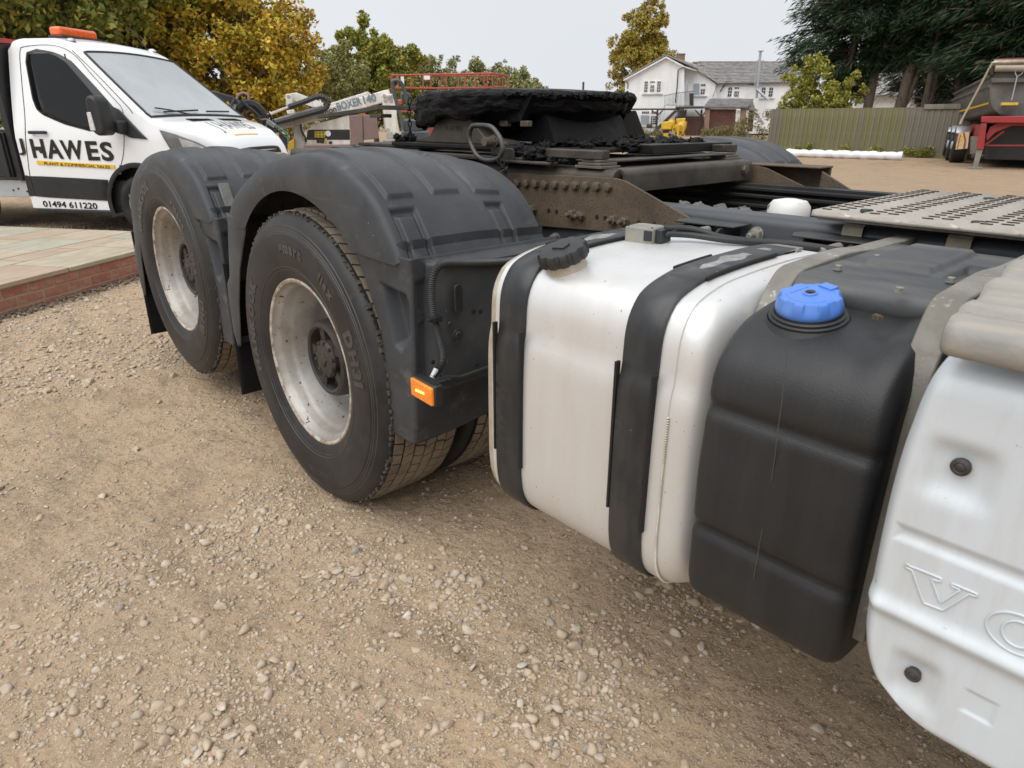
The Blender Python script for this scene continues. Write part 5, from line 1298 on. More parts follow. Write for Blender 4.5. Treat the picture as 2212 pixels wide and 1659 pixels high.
# ---- leaf crowns
def leaf_cloud(name, centres, radii, n, size, m, parent, world=Matrix(), aspect=.55, droop=0, shell=.0, zmin=None):
    c = np.array(centres); r = np.array(radii).reshape(len(c), -1); r = r if r.shape[1] == 3 else np.repeat(r, 3, 1)
    w = (r.prod(1))**(2/3); k = rng.choice(len(c), n, p=w/w.sum())
    d = rng.normal(size=(n, 3)); d /= np.linalg.norm(d, axis=1)[:, None]; q = (shell+(1-shell)*rng.random(n)**.45)
    P = c[k]+d*r[k]*q[:, None]
    if zmin is not None: P = P[P[:, 2] > zmin]; n = len(P)
    nrm = rng.normal(size=(n, 3)); nrm[:, 2] += .8; nrm /= np.linalg.norm(nrm, axis=1)[:, None]
    t = rng.normal(size=(n, 3)); t[:, 2] -= droop; t -= nrm*(t*nrm).sum(1)[:, None]; t /= np.linalg.norm(t, axis=1)[:, None]; b = np.cross(nrm, t)
    s = size*rng.uniform(.6, 1.3, n)[:, None]
    V = np.stack([P-t*s, P+b*s*aspect-t*s*.1, P+t*s, P-b*s*aspect-t*s*.1], 1).reshape(-1, 3); F = np.arange(n*4).reshape(n, 4)
    return fast_mesh(name, V, F, m, parent, world=world)
def tree(name, base, label, cat, m, clumps, n, size, trunk_h, trunk_r, bark, limbs=8, group=None, aspect=.55, droop=0, sub=5, subr=.42, zmin=None, lean=(0, 0)):
    """clumps: (dx, dy, z, r) relative to base"""
    t = empty(name, base, label, cat, group); W_ = Matrix.Translation(base)
    k = MB(); top = Vector((lean[0], lean[1], trunk_h))
    k.tube(catmull([(0, 0, -.1), (lean[0]*.2+.03, 0, trunk_h*.33), (lean[0]*.6, lean[1]*.5+.03, trunk_h*.66), top], 5), [trunk_r*(1-.75*i/15) for i in range(16)], 8)
    cs, rs = [], []
    for i, (x, y, z, r) in enumerate(clumps):
        c = Vector((x, y, z))
        if i < limbs*3:
            st = Vector((lean[0]*.5, lean[1]*.5, min(trunk_h*.8, max(.3, z*random.uniform(.3, .6))))); md = st.lerp(c, .5)+Vector((random.uniform(-.2, .2), random.uniform(-.2, .2), random.uniform(0, .3)))
            k.tube(catmull([st, md, c], 4), [trunk_r*.38*(1-.8*j/8) for j in range(9)], 5)
            for q in range(3):
                e = c+Vector((random.uniform(-1, 1), random.uniform(-1, 1), random.uniform(-.3, 1)))*r*.9; k.tube([md.lerp(c, random.random()), e], [trunk_r*.12, trunk_r*.03], 4)
        for q in range(sub):
            d = Vector((random.gauss(0, 1), random.gauss(0, 1), random.gauss(0, 1))).normalized()*r*random.uniform(.45, .95); cs.append((x+d.x, y+d.y, z+d.z)); rs.append(r*subr*random.uniform(.6, 1.25))
    k.build('trunk', bark, t, world=W_, smooth=60)
    leaf_cloud('crown', cs, rs, n, size, m, t, W_, aspect, droop, zmin=zmin)
    return t
def leafmat(name, stops):
    m = mat(name, (0, 0, 0), None, 3, .62, island=stops, spec=.25); return m
bark_m = mat('bark', (.10, .075, .055), (.16, .125, .095), 12, .9, 0, .6, 60)
gold_l = leafmat('golden_autumn_leaves', [(0, (.50, .31, .03)), (.3, (.66, .43, .05)), (.48, (.50, .38, .04)), (.64, (.34, .33, .045)), (.82, (.17, .21, .03)), (.92, (.50, .25, .03)), (1, (.72, .50, .10))])
olive_l = leafmat('olive_green_leaves', [(0, (.08, .11, .022)), (.35, (.14, .17, .036)), (.6, (.20, .22, .045)), (.8, (.27, .26, .048)), (.93, (.44, .32, .05)), (1, (.16, .10, .03))])
mid_l = leafmat('turning_green_leaves', [(0, (.14, .18, .035)), (.4, (.27, .30, .06)), (.7, (.28, .27, .045)), (.9, (.42, .33, .05)), (1, (.2, .13, .05))])
dull_l = leafmat('dull_hedge_leaves', [(0, (.16, .18, .06)), (.5, (.25, .27, .10)), (.8, (.34, .31, .11)), (1, (.33, .22, .09))])
birch_l = leafmat('yellow_birch_leaves', [(0, (.44, .30, .05)), (.5, (.34, .28, .05)), (.8, (.24, .23, .05)), (1, (.52, .36, .07))])
con_l = leafmat('dark_conifer_foliage', [(0, (.012, .026, .012)), (.5, (.020, .042, .017)), (.8, (.032, .062, .024)), (.955, (.045, .075, .026)), (.965, (.13, .075, .035)), (1, (.10, .06, .03))])
bush_l = leafmat('yellow_green_bush_leaves', [(0, (.20, .22, .035)), (.4, (.30, .29, .05)), (.8, (.40, .37, .08)), (1, (.14, .14, .04))])
def blob_clumps(cx_, cy_, cz_, rx, ry, rz, n, r):
    out = []
    for i in range(n):
        d = Vector((random.gauss(0, 1), random.gauss(0, 1), random.gauss(0, 1))).normalized(); q = random.uniform(.45, .95); out.append((cx_+d.x*rx*q, cy_+d.y*ry*q, cz_+d.z*rz*q, r*random.uniform(.7, 1.2)))
    return out
def dpt(u, dist): p = atd(u, 400, dist); return Vector((p.x, p.y, 0))
# width in metres of one wide-view pixel at distance d is about d/1440 off axis
tree('maple_tree', dpt(100, 22), 'dark green maple crown towering over the roof of the white van at the left edge', 'tree', olive_l, blob_clumps(0, 0, 4.4, 3.6, 2.6, 3.3, 46, 1.25), 52000, .085, 4, .22, bark_m)
tree('maple_tree', dpt(330, 25), 'green and yellow maple crown between the dark green one and the golden tree', 'tree', olive_l, blob_clumps(0, 0, 4.2, 3.0, 2.2, 3.6, 40, 1.15), 44000, .085, 4, .2, bark_m)
tree('golden_maple', dpt(545, 22.5), 'big golden yellow maple tree behind the bonnet of the white van', 'tree', gold_l, blob_clumps(0, 0, 3.1, 2.6, 2.2, 2.7, 90, .75)+blob_clumps(-.5, 0, 5.4, 1.8, 1.5, 1.5, 30, .7), 50000, .07, 4, .2, bark_m)
tree('hawthorn_tree', dpt(820, 34), 'rounded green tree with yellowing top right of the golden tree', 'tree', mid_l, blob_clumps(0, 0, 3.0, 2.8, 2, 2.3, 100, .58), 42000, .085, 3, .14, bark_m)
tree('hedge_shrub', dpt(735, 30), 'low grey green willow bush between golden tree and rounded green tree', 'shrub', dull_l, blob_clumps(0, 0, 2.3, 1.5, 1.3, 1.9, 30, .6), 17000, .06, 2, .08, bark_m)
for i, (u, d, h, w_, lab) in enumerate(((950, 40, 4.9, 2.4, 'dull green hedge tree just right of the rounded green tree, behind the red platform'), (1035, 43, 4.9, 2.2, 'pale green hedge tree above the right half of the red platform'), (1105, 45, 4.7, 2.0, 'thin topped hedge tree above the right end of the red platform'), (1165, 46, 3.3, 1.3, 'sparse bramble at the right end of the hedge, against the sky'))):
    tree('hedge_tree', dpt(u, d), lab, 'tree', dull_l, blob_clumps(0, 0, h*.47, w_*1.35, 1.6, h*.45, 100, .6), 30000, .08, h*.9, .07, bark_m, group='hedge along the field edge')
tree('birch_tree', dpt(1368, 66), 'tall thin birch with yellow leaves standing behind the white house', 'tree', birch_l, blob_clumps(0, 0, 5.0, 3.8, 2.5, 3.2, 60, .75)+blob_clumps(.4, 0, 8.4, 2.1, 1.4, 2.6, 34, .6)+[(.6, 0, 11.2, .6), (1.6, 0, 10.2, .5)]+blob_clumps(0, 0, 6.6, 2.9, 2.2, 2.6, 30, .8), 40000, .11, 10.5, .16, bark_m, sub=8, subr=.42)
tree('yellow_green_bush', dpt(1735, 33), 'large yellow green bush leaning over the left part of the wooden fence', 'shrub', bush_l, blob_clumps(0, 0, 2.2, 1.9, 1.0, 1.35, 44, .5), 15000, .06, 2.2, .06, bark_m)
# ---- conifers
def conifer(u, dist, h, rad, lab, seed, tr, lean=0, n=16000, clear=2.0):
    rr = random.Random(seed); b = dpt(u, dist); t = empty('conifer_tree', b, lab, 'tree', 'row of dark conifers behind the wooden fence'); W_ = Matrix.Translation(b)
    k = MB(); tops = [(lean, 0, h)]
    k.tube(catmull([(0, 0, -.1), (lean*.25, 0, h*.3), (lean*.7, 0, h*.7), (lean, 0, h)], 5), [tr*(1-.8*i/15) for i in range(16)], 9)
    for j in range(rr.randint(1, 3)):
        z0 = rr.uniform(.8, 1.6); a = rr.uniform(0, 6.3); k.tube(catmull([(lean*z0/h, 0, z0), (lean*.4+math.cos(a)*.5, math.sin(a)*.4, h*.4), (lean*.8+math.cos(a)*.9, math.sin(a)*.5, h*.8)], 5), [tr*.55*(1-.7*i/10) for i in range(11)], 7)
    Vs = []; c = []; dr = []
    nb = 135; n = int(n*1.85)
    for i in range(nb):
        z = clear*.75+(h-clear*.75)*(i/nb)**.9; a = rr.uniform(0, 6.28); L_ = rad*rr.uniform(.65, 1.15)*(1-.15*z/h)
        if z < clear: L_ *= .30
        p0 = Vector((lean*z/h, 0, z)); e = p0+Vector((math.cos(a)*L_, math.sin(a)*L_, rr.uniform(-.7, .5))); k.tube([p0, p0.lerp(e, .5)+Vector((0, 0, .12)), e], [tr*.13, tr*.09, .008], 4)
        if rr.random() < .55: 
            e2 = p0+Vector((math.cos(a+1)*L_*.7, math.sin(a+1)*L_*.7, -rr.uniform(.2, .8))); k.tube([p0, e2], [tr*.07, .005], 4)
        for q in range(7):
            s_ = .30+.7*q/6; c.append(p0.lerp(e, s_)+Vector((rr.uniform(-.18, .18), rr.uniform(-.18, .18), rr.uniform(-.25, .12)))); dr.append((math.cos(a), math.sin(a), -.55))
    for i in range(46):        # bare dead twigs low on the trunk
        z = rr.uniform(.8, clear*1.2); a = rr.uniform(0, 6.28); L_ = rr.uniform(.5, 1.3); p0 = Vector((lean*z/h, 0, z)); e = p0+Vector((math.cos(a)*L_, math.sin(a)*L_, rr.uniform(-.5, .9))); k.tube([p0, p0.lerp(e, .5)+Vector((rr.uniform(-.1, .1), 0, rr.uniform(-.1, .2))), e], [.016, .011, .004], 4)
    k.build('trunk', bark_m, t, world=W_, smooth=60)
    c = np.array([tuple(x) for x in c]); dr = np.array(dr); kk = rng.integers(0, len(c), n); P = c[kk]+rng.normal(0, 1, (n, 3))*np.array([.22, .22, .10]); P[:, 2] -= np.abs(rng.normal(0, .12, n))
    tt = dr[kk]*1.1+rng.normal(0, .32, (n, 3)); tt /= np.linalg.norm(tt, axis=1)[:, None]; nn = rng.normal(size=(n, 3)); bb = np.cross(tt, nn); bb /= np.linalg.norm(bb, axis=1)[:, None]
    s = rng.uniform(.10, .24, n)[:, None]; V = np.stack([P-tt*s, P+bb*s*.12, P+tt*s, P-bb*s*.12], 1).reshape(-1, 3)
    fast_mesh('crown', V, np.arange(n*4).reshape(n, 4), con_l, t, world=W_)
conifer(1790, 36, 9.5, 3.0, 'leftmost conifer, its branches reaching out towards the white house', 1, .26, .2, 20000, 3.4)
conifer(1842, 35, 9.5, 2.2, 'second conifer from the left with a straight trunk above the fence', 2, .24, .3, 13000, 4.8)
conifer(1905, 34.5, 10, 2.0, 'leaning double stemmed conifer near the middle of the row', 3, .27, .8, 13000, 5.0)
conifer(1962, 34, 10, 1.9, 'thick trunked conifer behind the middle of the wooden fence', 4, .27, .4, 12000, 4.9)
conifer(2030, 34, 9.5, 2.1, 'conifer behind the right end of the wooden fence', 5, .25, .5, 14000, 4.2)
conifer(2095, 33, 9.5, 2.3, 'conifer rising just behind the rear of the grey tipper trailer', 6, .25, .2, 16000, 3.2)
conifer(2160, 33, 9.5, 2.3, 'conifer behind the middle of the grey tipper trailer', 7, .25, 0, 16000, 2.2)
conifer(2225, 32, 9.5, 2.5, 'rightmost conifer at the right edge, behind the trailer', 8, .25, 0, 16000, 2.0)
conifer(1985, 42, 9.0, 3.0, 'conifer in the second rank, seen between the leaning trunks', 9, .2, 0, 15000, 2.8)
conifer(2110, 41, 9.5, 3.2, 'conifer in the second rank, behind the trailer', 10, .2, 0, 14000, 1.6)
# ================================================================= HOUSE
Z2 = lambda zx, zy: ((1540+zx*.20796)*.8640625, (100+zy*.20796)*.8640625)
HF = Fr(1440, 60); 
def hp(zx, zy, d=0): return HF.px(*Z2(zx, zy), d)
render_m = mat('white_render', (.86, .87, .88), (.80, .81, .82), .6, .85, 0, .2, 12, dirt=(.55, .54, .51), damt=.3, dscale=.8, dstretch=(3, 3, .6))
slate_m = mat('mottled_slate', (.15, .14, .14), (.22, .21, .21), 1.6, .8, 0, .3, 8, dirt=(.42, .40, .37), damt=.5, dscale=2.2, dstretch=(1, 1, 3))
wood_w = mat('white_painted_timber', (.86, .86, .85), (.66, .66, .65), 3, .5)
pane_m = mat('window_pane', (.03, .035, .04), (.08, .09, .095), .8, .08, 0, spec=.8)
board_m = mat('grey_board', (.34, .37, .41), (.30, .33, .37), 1, .6)
dkwood = mat('dark_stained_timber', (.045, .032, .026), (.075, .05, .04), 3, .75)
brown_m = mat('brown_fence_stain', (.14, .052, .038), (.10, .040, .030), 2, .75, dirt=(.2, .12, .09), damt=.4, dscale=2)
hbrick = mat('weathered_house_brick', (.20, .13, .09), (.28, .19, .14), 3, .85, 0, .3, 20)
iron_m = mat('black_iron', (.02, .02, .021), (.035, .035, .035), 5, .5)
lead_m = mat('grey_metal_flue', (.50, .51, .53), (.40, .41, .43), 3, .4, .5)
ridge_m = mat('clay_ridge_tiles', (.28, .14, .09), (.20, .11, .08), 3, .8)
HS = empty('white_house', HF.M, 'white rendered two storey house with a slate roof beyond the yard', 'house'); HM = HF.M
def hprism(zpts, d0, d1, m, name, par=HS, bevel=0, dd=None):
    k = MB(); k.prism([hp(x, y, d0 if dd is None else dd) for x, y in zpts], d0, d1, 'y'); return k.build(name, m, par, world=HM, bevel=bevel, smooth=20)
hprism([(110, 478), (605, 205), (820, 330), (822, 1138), (92, 1140)], 0, 6.0, render_m, 'gable_wall')
hprism([(818, 330), (970, 355), (1205, 530), (1195, 1140), (818, 1138)], 1.2, 6.0, render_m, 'wall')
hprism([(1190, 515), (2450, 515), (2450, 1100), (1190, 1140)], 2.0, 7.0, render_m, 'wall')
# roofs: slabs with slate courses
def roof(e0, e1, r0, r1, dE, dR, name='roof', courses=16, m=slate_m, th=.08):
    A = Vector((hp(*e0, dE)[0], dE, hp(*e0, dE)[1])); B = Vector((hp(*e1, dE)[0], dE, hp(*e1, dE)[1])); C_ = Vector((hp(*r1, dR)[0], dR, hp(*r1, dR)[1])); D_ = Vector((hp(*r0, dR)[0], dR, hp(*r0, dR)[1]))
    n = (B-A).cross(D_-A).normalized(); n = n if n.z > 0 else -n; k = MB(); c_ = courses
    for i in range(c_):
        t0, t1 = i/c_, (i+1.15)/c_; nx_ = max(1, int((B-A).length/.45))
        for j in range(nx_):
            s0, s1 = (j+.5*(i % 2))/nx_, (j+.96+.5*(i % 2))/nx_; s0, s1 = min(1, s0), min(1, s1)
            if s1-s0 < .01: continue
            P = lambda s, t: A.lerp(B, s).lerp(D_.lerp(C_, s), min(1, t)); l = random.uniform(.0, .02)
            a, b, c2, d2 = P(s0, t0)+n*(.045+l), P(s1, t0)+n*(.045+l), P(s1, t1)+n*.01, P(s0, t1)+n*.01
            k.add([a, b, c2, d2, a-n*.04, b-n*.04], [(0, 1, 2, 3), (4, 5, 1, 0)])
    k.add([A-n*th, B-n*th, C_-n*th, D_-n*th, A, B, C_, D_], [(0, 1, 2, 3), (4, 5, 6, 7), (0, 1, 5, 4), (1, 2, 6, 5), (2, 3, 7, 6), (3, 0, 4, 7)])
    return k.build(name, m, HS, world=HM, smooth=0, fix=False)
roof((1185, 522), (2450, 508), (945, 262), (2450, 262), 1.7, 5.2, courses=15)
rf = roof((970, 352), (1235, 520), (600, 180), (985, 300), 1.0, 1.2, courses=2)
def roofseg(p0, p1, d0, d1):        # sloping roof running back from a raking edge
    a, b = hp(*p0, d0), hp(*p1, d0); k = MB(); k.prism([(a[0], a[1]), (b[0], b[1]), (b[0], b[1]+.10), (a[0], a[1]+.10)], d0, d1, 'y'); return k.build('roof', slate_m, HS, world=HM)
roofseg((82, 470), (602, 186), -.25, 6.2); roofseg((602, 186), (985, 352), -.25, 6.2); roofseg((965, 350), (1225, 522), 1.0, 6.2)
hprism([(85, 478), (602, 196), (822, 312), (822, 330), (602, 214), (92, 492)], -.30, -.22, wood_w, 'bargeboard')
hprism([(822, 312), (975, 362), (975, 375), (822, 330)], -.12, -.05, wood_w, 'bargeboard')
hprism([(730, 165), (830, 165), (828, 262), (732, 250)], 1.5, 2.2, hbrick, 'chimney'); hprism([(725, 160), (835, 160), (835, 172), (725, 172)], 1.45, 2.25, hbrick, 'chimney_cap')
hprism([(920, 262), (975, 262), (975, 282), (920, 282)], 4.6, 5.3, hbrick, 'chimney')
hprism([(980, 256), (2450, 256), (2450, 266), (980, 266)], 5.1, 5.3, ridge_m, 'ridge_tiles')
def window(x0, y0, x1, y1, d, lights, name='window', sill=True):
    """lights: (x0,y0,x1,y1,nx,ny) panes in photo pixels of the crop"""
    k = MB(); a, b = hp(x0, y1, d), hp(x1, y0, d); k.box(a[0], b[0], d-.06, d+.05, a[1], b[1])
    o = k.build('window', wood_w, HS, world=HM, bevel=.01)
    for (u0, v0, u1, v1, nx_, ny_) in lights:
        a, b = hp(u0, v1, d), hp(u1, v0, d); k = MB(); k.box(a[0], b[0], d-.075, d-.063, a[1], b[1]); k.build('pane', pane_m, o, world=HM)
        k = MB()
        for i in range(1, nx_): x = a[0]+(b[0]-a[0])*i/nx_; k.box(x-.012, x+.012, d-.088, d-.076, a[1], b[1])
        for j in range(1, ny_): z = a[1]+(b[1]-a[1])*j/ny_; k.box(a[0], b[0], d-.086, d-.0765, z-.012, z+.012)
        if k.v: k.build('glazing_bar', wood_w, o, world=HM, smooth=0)
    if sill:
        a, b = hp(x0-14, y1+14, d), hp(x1+6, y1, d); k = MB(); k.box(a[0], b[0], d-.16, d+.0, a[1], b[1]-.002); k.build('sill', wood_w, o, world=HM)
    return o
window(325, 490, 558, 640, 0, [(338, 498, 385, 626, 2, 4), (412, 496, 468, 518, 3, 1), (410, 545, 460, 626, 3, 2), (490, 498, 540, 626, 2, 4)])
window(300, 852, 498, 1025, 0, [(312, 858, 398, 886, 4, 1), (425, 858, 490, 886, 3, 1), (415, 915, 485, 1015, 3, 4)], sill=True)
hprism([(300, 905), (398, 905), (398, 1022), (300, 1022)], -.09, -.064, board_m, 'window_board')
window(935, 522, 1090, 665, 1.2, [(1020, 530, 1075, 556, 2, 1), (1015, 590, 1070, 655, 2, 2)])
hprism([(935, 524), (1005, 520), (1005, 668), (935, 675)], 1.11, 1.13, board_m, 'window_board')
window(1328, 558, 1495, 688, 2.0, [(1340, 568, 1398, 682, 2, 3), (1425, 566, 1482, 590, 3, 1), (1418, 618, 1478, 682, 3, 2)])
window(1730, 565, 1900, 690, 2.0, [(1742, 572, 1800, 682, 2, 3), (1830, 572, 1890, 682, 2, 3)])
hprism([(842, 475), (860, 475), (862, 620), (842, 640)], -.0, -.012, board_m, 'door', dd=0); hprism([(738, 850), (840, 850), (840, 915), (738, 915)], .02, -.02, board_m, 'lower_door')
k = MB()
def h3(zx, zy, d): a = hp(zx, zy, d); return (a[0], d, a[1])
k.tube([h3(822, 305, -.15), h3(815, 325, -.15), (h3(748, 360, -.15)), h3(735, 560, -.15), h3(715, 760, -.15)], .045, 6); k.tube([h3(118, 490, -.1), h3(145, 520, -.1), h3(140, 585, -.1)], .035, 6); k.tube([h3(125, 780, -.1), h3(112, 1080, -.1)], .035, 6)
k.tube([h3(1205, 520, 1.1), h3(1195, 600, 1.1), h3(1160, 690, 1.1)], .02, 5); k.tube([h3(1190, 525, 1.9), h3(1330, 505, 1.9), h3(1540, 520, 1.9), h3(1680, 540, 1.9)], .04, 6); k.tube([h3(1335, 505, 1.8), h3(1300, 550, 1.8), h3(1250, 620, 1.8)], .05, 6)
k.build('downpipe', iron_m, HS, world=HM, smooth=60)
k = MB()
for x, y in ((-.2, 0),):
    k.tube([h3(1740, 130, 1.0), h3(1728, 240, 1.0), h3(1700, 560, 1.0), h3(1690, 700, 1.0)], .10, 10); k.lathe([(.0, .1), (.22, .05), (.22, 0), (0, 0)], 12, Matrix.Translation(h3(1742, 138, 1.0)))
    k.tube([h3(1700, 240, 1.4), h3(1665, 560, 1.4)], .04, 5); k.tube([h3(1775, 240, 1.4), h3(1745, 520, 1.4)], .04, 5)
    for i in range(10): k.tube([h3(1700-3.5*i, 250+32*i, 1.4), h3(1772-3*i, 250+32*i, 1.4)], .02, 4)
    k.tube([h3(1690, 590, .8), h3(1830, 720, .6)], .10, 8)
k.build('flue', lead_m, HS, world=HM, smooth=60)
# outside stair, landing and railings
k = MB(); k.prism([hp(395, 1140, -1.6), hp(450, 1150, -1.6), hp(745, 850, -1.6), hp(700, 845, -1.6)], -1.6, -1.5, 'y'); k.prism([hp(395, 1140, -.5), hp(450, 1150, -.5), hp(745, 850, -.5), hp(700, 845, -.5)], -.5, -.4, 'y')
a = hp(715, 815, -1.2); b = hp(1065, 790, -1.2); k.box(a[0], b[0], -1.6, .8, a[1]-.05, a[1]+.10)
for i in range(13):
    t = i/13; p = hp(430+290*t, 1140-290*t, -1); k.box(p[0]-.12, p[0]+.16, -1.5, -.5, p[1]-.02, p[1]+.02)
a = hp(95, 828, -.9); b = hp(500, 840, -.9); k.box(a[0], b[0]+1.7, -.95, -.85, b[1]-.02, a[1]+.03)
for x in (500, 840, 1030): p = hp(x, 850, -1.1); k.box(p[0]-.07, p[0]+.07, -1.17, -1.03, 0, p[1]+.08)
for x0, x1, y0, y1 in ((500, 430, 900, 845), (505, 560, 900, 850), (1020, 950, 915, 840), (1040, 1075, 915, 860)):
    k.tube([h3(x0, y0, -1.1), h3(x1, y1, -1.1)], .05, 4)
k.build('timber_stair', dkwood, HS, world=HM, bevel=.01)
k = MB()
k.tube([h3(575, 670, -1.5), h3(715, 640, -1.5), h3(935, 615, -1.5)], .022, 5); k.tube([h3(585, 800, -1.5), h3(600, 780, -1.5), h3(730, 785, -1.5), h3(930, 790, -1.5)], .015, 5); k.tube([h3(375, 1010, -1.5), h3(480, 1000, -1.5), h3(585, 800, -1.5)], .018, 5)
for i in range(22):
    x = 580+16*i; k.tube([h3(x, 668-.15*(x-580), -1.5), h3(x+3, 795, -1.5)], .012, 4)
for i in range(12):
    t = i/11; k.tube([h3(390+190*t, 1010-205*t, -1.5), h3(400+190*t, 1130-200*t, -1.5)], .010, 4)
k.build('iron_railing', iron_m, HS, world=HM); hprism([(880, 640), (935, 640), (932, 790), (882, 790)], -1.3, -1.2, dkwood, 'landing_screen')
# boarded fence beside the garage
bf = empty('board_fence', HM, 'dark red brown boarded fence between the white house and the garage', 'fence')
for i in range(22):
    x0, x1 = 712+16*i, 712+16*i+14.5; k = MB(); k.prism([hp(x0, 918, -.4), hp(x1, 918, -.4), hp(x1, 1172, -.4), hp(x0, 1172, -.4)], -.42-.01*(i % 2), -.38, 'y'); k.build('board', brown_m, bf, world=HM)
# garage
GA = empty('garage', HM, 'small brown slatted garage with a slate roof in front of the white house', 'garage')
def gp(zpts, d0, d1, m, name, bevel=0): k = MB(); k.prism([hp(x, y, d0) for x, y in zpts], min(d0, d1), max(d0, d1), 'y'); return k.build(name, m, GA, world=HM, bevel=bevel, smooth=20)
ro = HS; HS = GA; roof((1052, 806), (1580, 806), (1130, 700), (1655, 708), -2.6, -.8, courses=8); HS = ro
gp([(1055, 806), (1585, 806), (1570, 826), (1065, 826)], -2.5, -2.4, dkwood, 'fascia'); gp([(1070, 826), (1130, 826), (1110, 1130), (1060, 1130)], -2.4, -2.1, hbrick, 'pier'); gp([(1500, 826), (1575, 826), (1545, 1110), (1478, 1120)], -2.4, -2.1, hbrick, 'pier')
gp([(1130, 830), (1445, 830), (1420, 1140), (1112, 1140)], -2.2, -2.15, dkwood, 'shutter_back')
for i in range(17):
    y = 842+17.5*i; gp([(1130-i*1.0, y), (1445-i*1.3, y), (1444-i*1.3, y+14), (1129-i*1.0, y+14)], -2.26, -2.21, brown_m, 'slat')
gp([(1450, 848), (1505, 848), (1478, 1130), (1420, 1130)], -2.24, -2.2, wood_w, 'side_door'); gp([(1585, 850), (1600, 850), (1560, 1090), (1545, 1090)], -2.3, -2.2, wood_w, 'white_post'); gp([(1600, 850), (1665, 850), (1640, 1100), (1575, 1100)], -1.8, -1.7, dkwood, 'inner_gate'); gp([(1575, 800), (1645, 730), (1680, 850), (1575, 850)], -1.9, -1.8, slate_m, 'gable_tiles')
k = MB(); k.tube([h3(1665, 870, -2.6), h3(1780, 1010, -2.6)], .09, 6); k.box(hp(1700, 990, -2.6)[0], hp(1740, 990, -2.6)[0], -2.7, -2.5, hp(1700, 990, -2.6)[1], hp(1700, 940, -2.6)[1]); k.build('gate_stay', lead_m, GA, world=HM)
# wheelie bin
bn_ = MB(); bn_.prism([hp(1190, 1060, -3.2), hp(1285, 1060, -3.2), hp(1275, 1150, -3.2), hp(1200, 1150, -3.2)], -3.5, -3.0, 'y'); B_ = empty('wheelie_bin', HM @ Matrix.Translation((hp(1240, 1150, -3.2)[0], -3.2, 0)), 'dark green wheelie bin standing in front of the garage shutter', 'bin')
bin_m = mat('green_bin_plastic', (.02, .055, .045), (.03, .07, .055), 3, .5); bn_.build('body', bin_m, B_, world=HM, bevel=.02)
k = MB(); k.prism([hp(1175, 1048, -3.2), hp(1292, 1048, -3.2), hp(1292, 1062, -3.2), hp(1175, 1062, -3.2)], -3.56, -2.95, 'y'); k.build('lid', bin_m, B_, world=HM, bevel=.015)
# cement mixers
ym = mat('yellow_machine_paint', (.72, .47, .02), (.62, .38, .02), 5, .45, 0, dirt=(.25, .2, .12), damt=.4, dscale=6)
mp_ = hp(610, 1185, -5)
MX = empty('cement_mixer', HM @ Matrix.Translation((mp_[0], -5, 0)), 'yellow cement mixer on the left, with square engine housing', 'cement mixer', 'cement mixers in front of the house')
k = MB(); k.prism([hp(548, 985, -5), hp(660, 975, -5), hp(672, 1010, -5), hp(668, 1075, -5), hp(545, 1075, -5)], -5.3, -4.8, 'y'); k.build('engine_housing', ym, MX, world=HM, bevel=.05)
k = MB(); k.prism([hp(545, 1120, -5), hp(640, 1120, -5), hp(640, 1175, -5), hp(545, 1175, -5)], -5.2, -4.8, 'y')
for x in (555, 635): a = hp(x, 1080, -5); k.box(a[0]-.03, a[0]+.03, -5.1, -5.0, .1, a[1])
k.build('frame', ym, MX, world=HM, bevel=.02)
k = MB(); a = hp(605, 1095, -5); k.box(a[0]-.25, a[0]+.2, -5.15, -4.9, a[1]-.12, a[1]+.1); k.build('engine', iron_m, MX, world=HM, bevel=.03)
def drum(cx_, cz_, d, r, tilt, par):
    k = MB(); k.lathe([(0, -r*.9), (r*.6, -r*.9), (r*.95, -r*.3), (r, 0), (r*.9, r*.5), (r*.55, r*1.25), (r*.6, r*1.3)], 24, Matrix.Translation((cx_, d, cz_)) @ Matrix.Rotation(R(tilt), 4, 'Y')); o = k.build('drum', ym, par, world=HM, smooth=50); o.modifiers.new('s', 'SOLIDIFY').thickness = .02
a = hp(655, 1035, -4.6); drum(a[0], a[1], -4.5, .36, 20, MX)
k = MB()
for x in (548, 640): p = hp(x, 1185, -5); k.lathe([(0, -.05), (.13, -.05), (.13, .05), (0, .05)], 16, Matrix.Translation((p[0], -5.15, .13)) @ YT)
k.build('wheel', iron_m, MX, world=HM)
mp_ = hp(770, 1185, -5)
M2 = empty('cement_mixer', HM @ Matrix.Translation((mp_[0], -5, 0)), 'yellow cement mixer on the right, its drum tipped up and ring gear facing the yard', 'cement mixer', 'cement mixers in front of the house')
a = hp(765, 1060, -5); drum(a[0]+.05, a[1]+.05, -4.85, .42, 28, M2)
a2 = hp(770, 985, -5); k = MB(); k.prism([hp(722, 945, -5), hp(838, 938, -5), hp(822, 1000, -5), hp(730, 1010, -5)], -5.1, -4.7, 'y'); k.build('drum_mouth', ym, M2, world=HM, bevel=.05)
k = MB(); k.tube([(a[0]-.1+.40*math.cos(t), -5.35, a[1]-.14+.40*math.sin(t)) for t in np.linspace(0, 6.28, 25)[:-1]], .03, 6, closed=True)
for t in range(5): k.tube([(a[0]-.1, -5.35, a[1]-.14), (a[0]-.1+.40*math.cos(t*1.257), -5.35, a[1]-.14+.40*math.sin(t*1.257))], .02, 5)
k.box(a[0]-.17, a[0]-.03, -5.4, -5.25, .05, a[1]+.1); k.tube([(a[0]+.1, -5.2, .6), (a[0]+.45, -5.2, .05)], .035, 5); k.tube([(a[0]+.1, -4.6, .6), (a[0]+.45, -4.6, .05)], .035, 5); k.build('frame', ym, M2, world=HM, smooth=50)
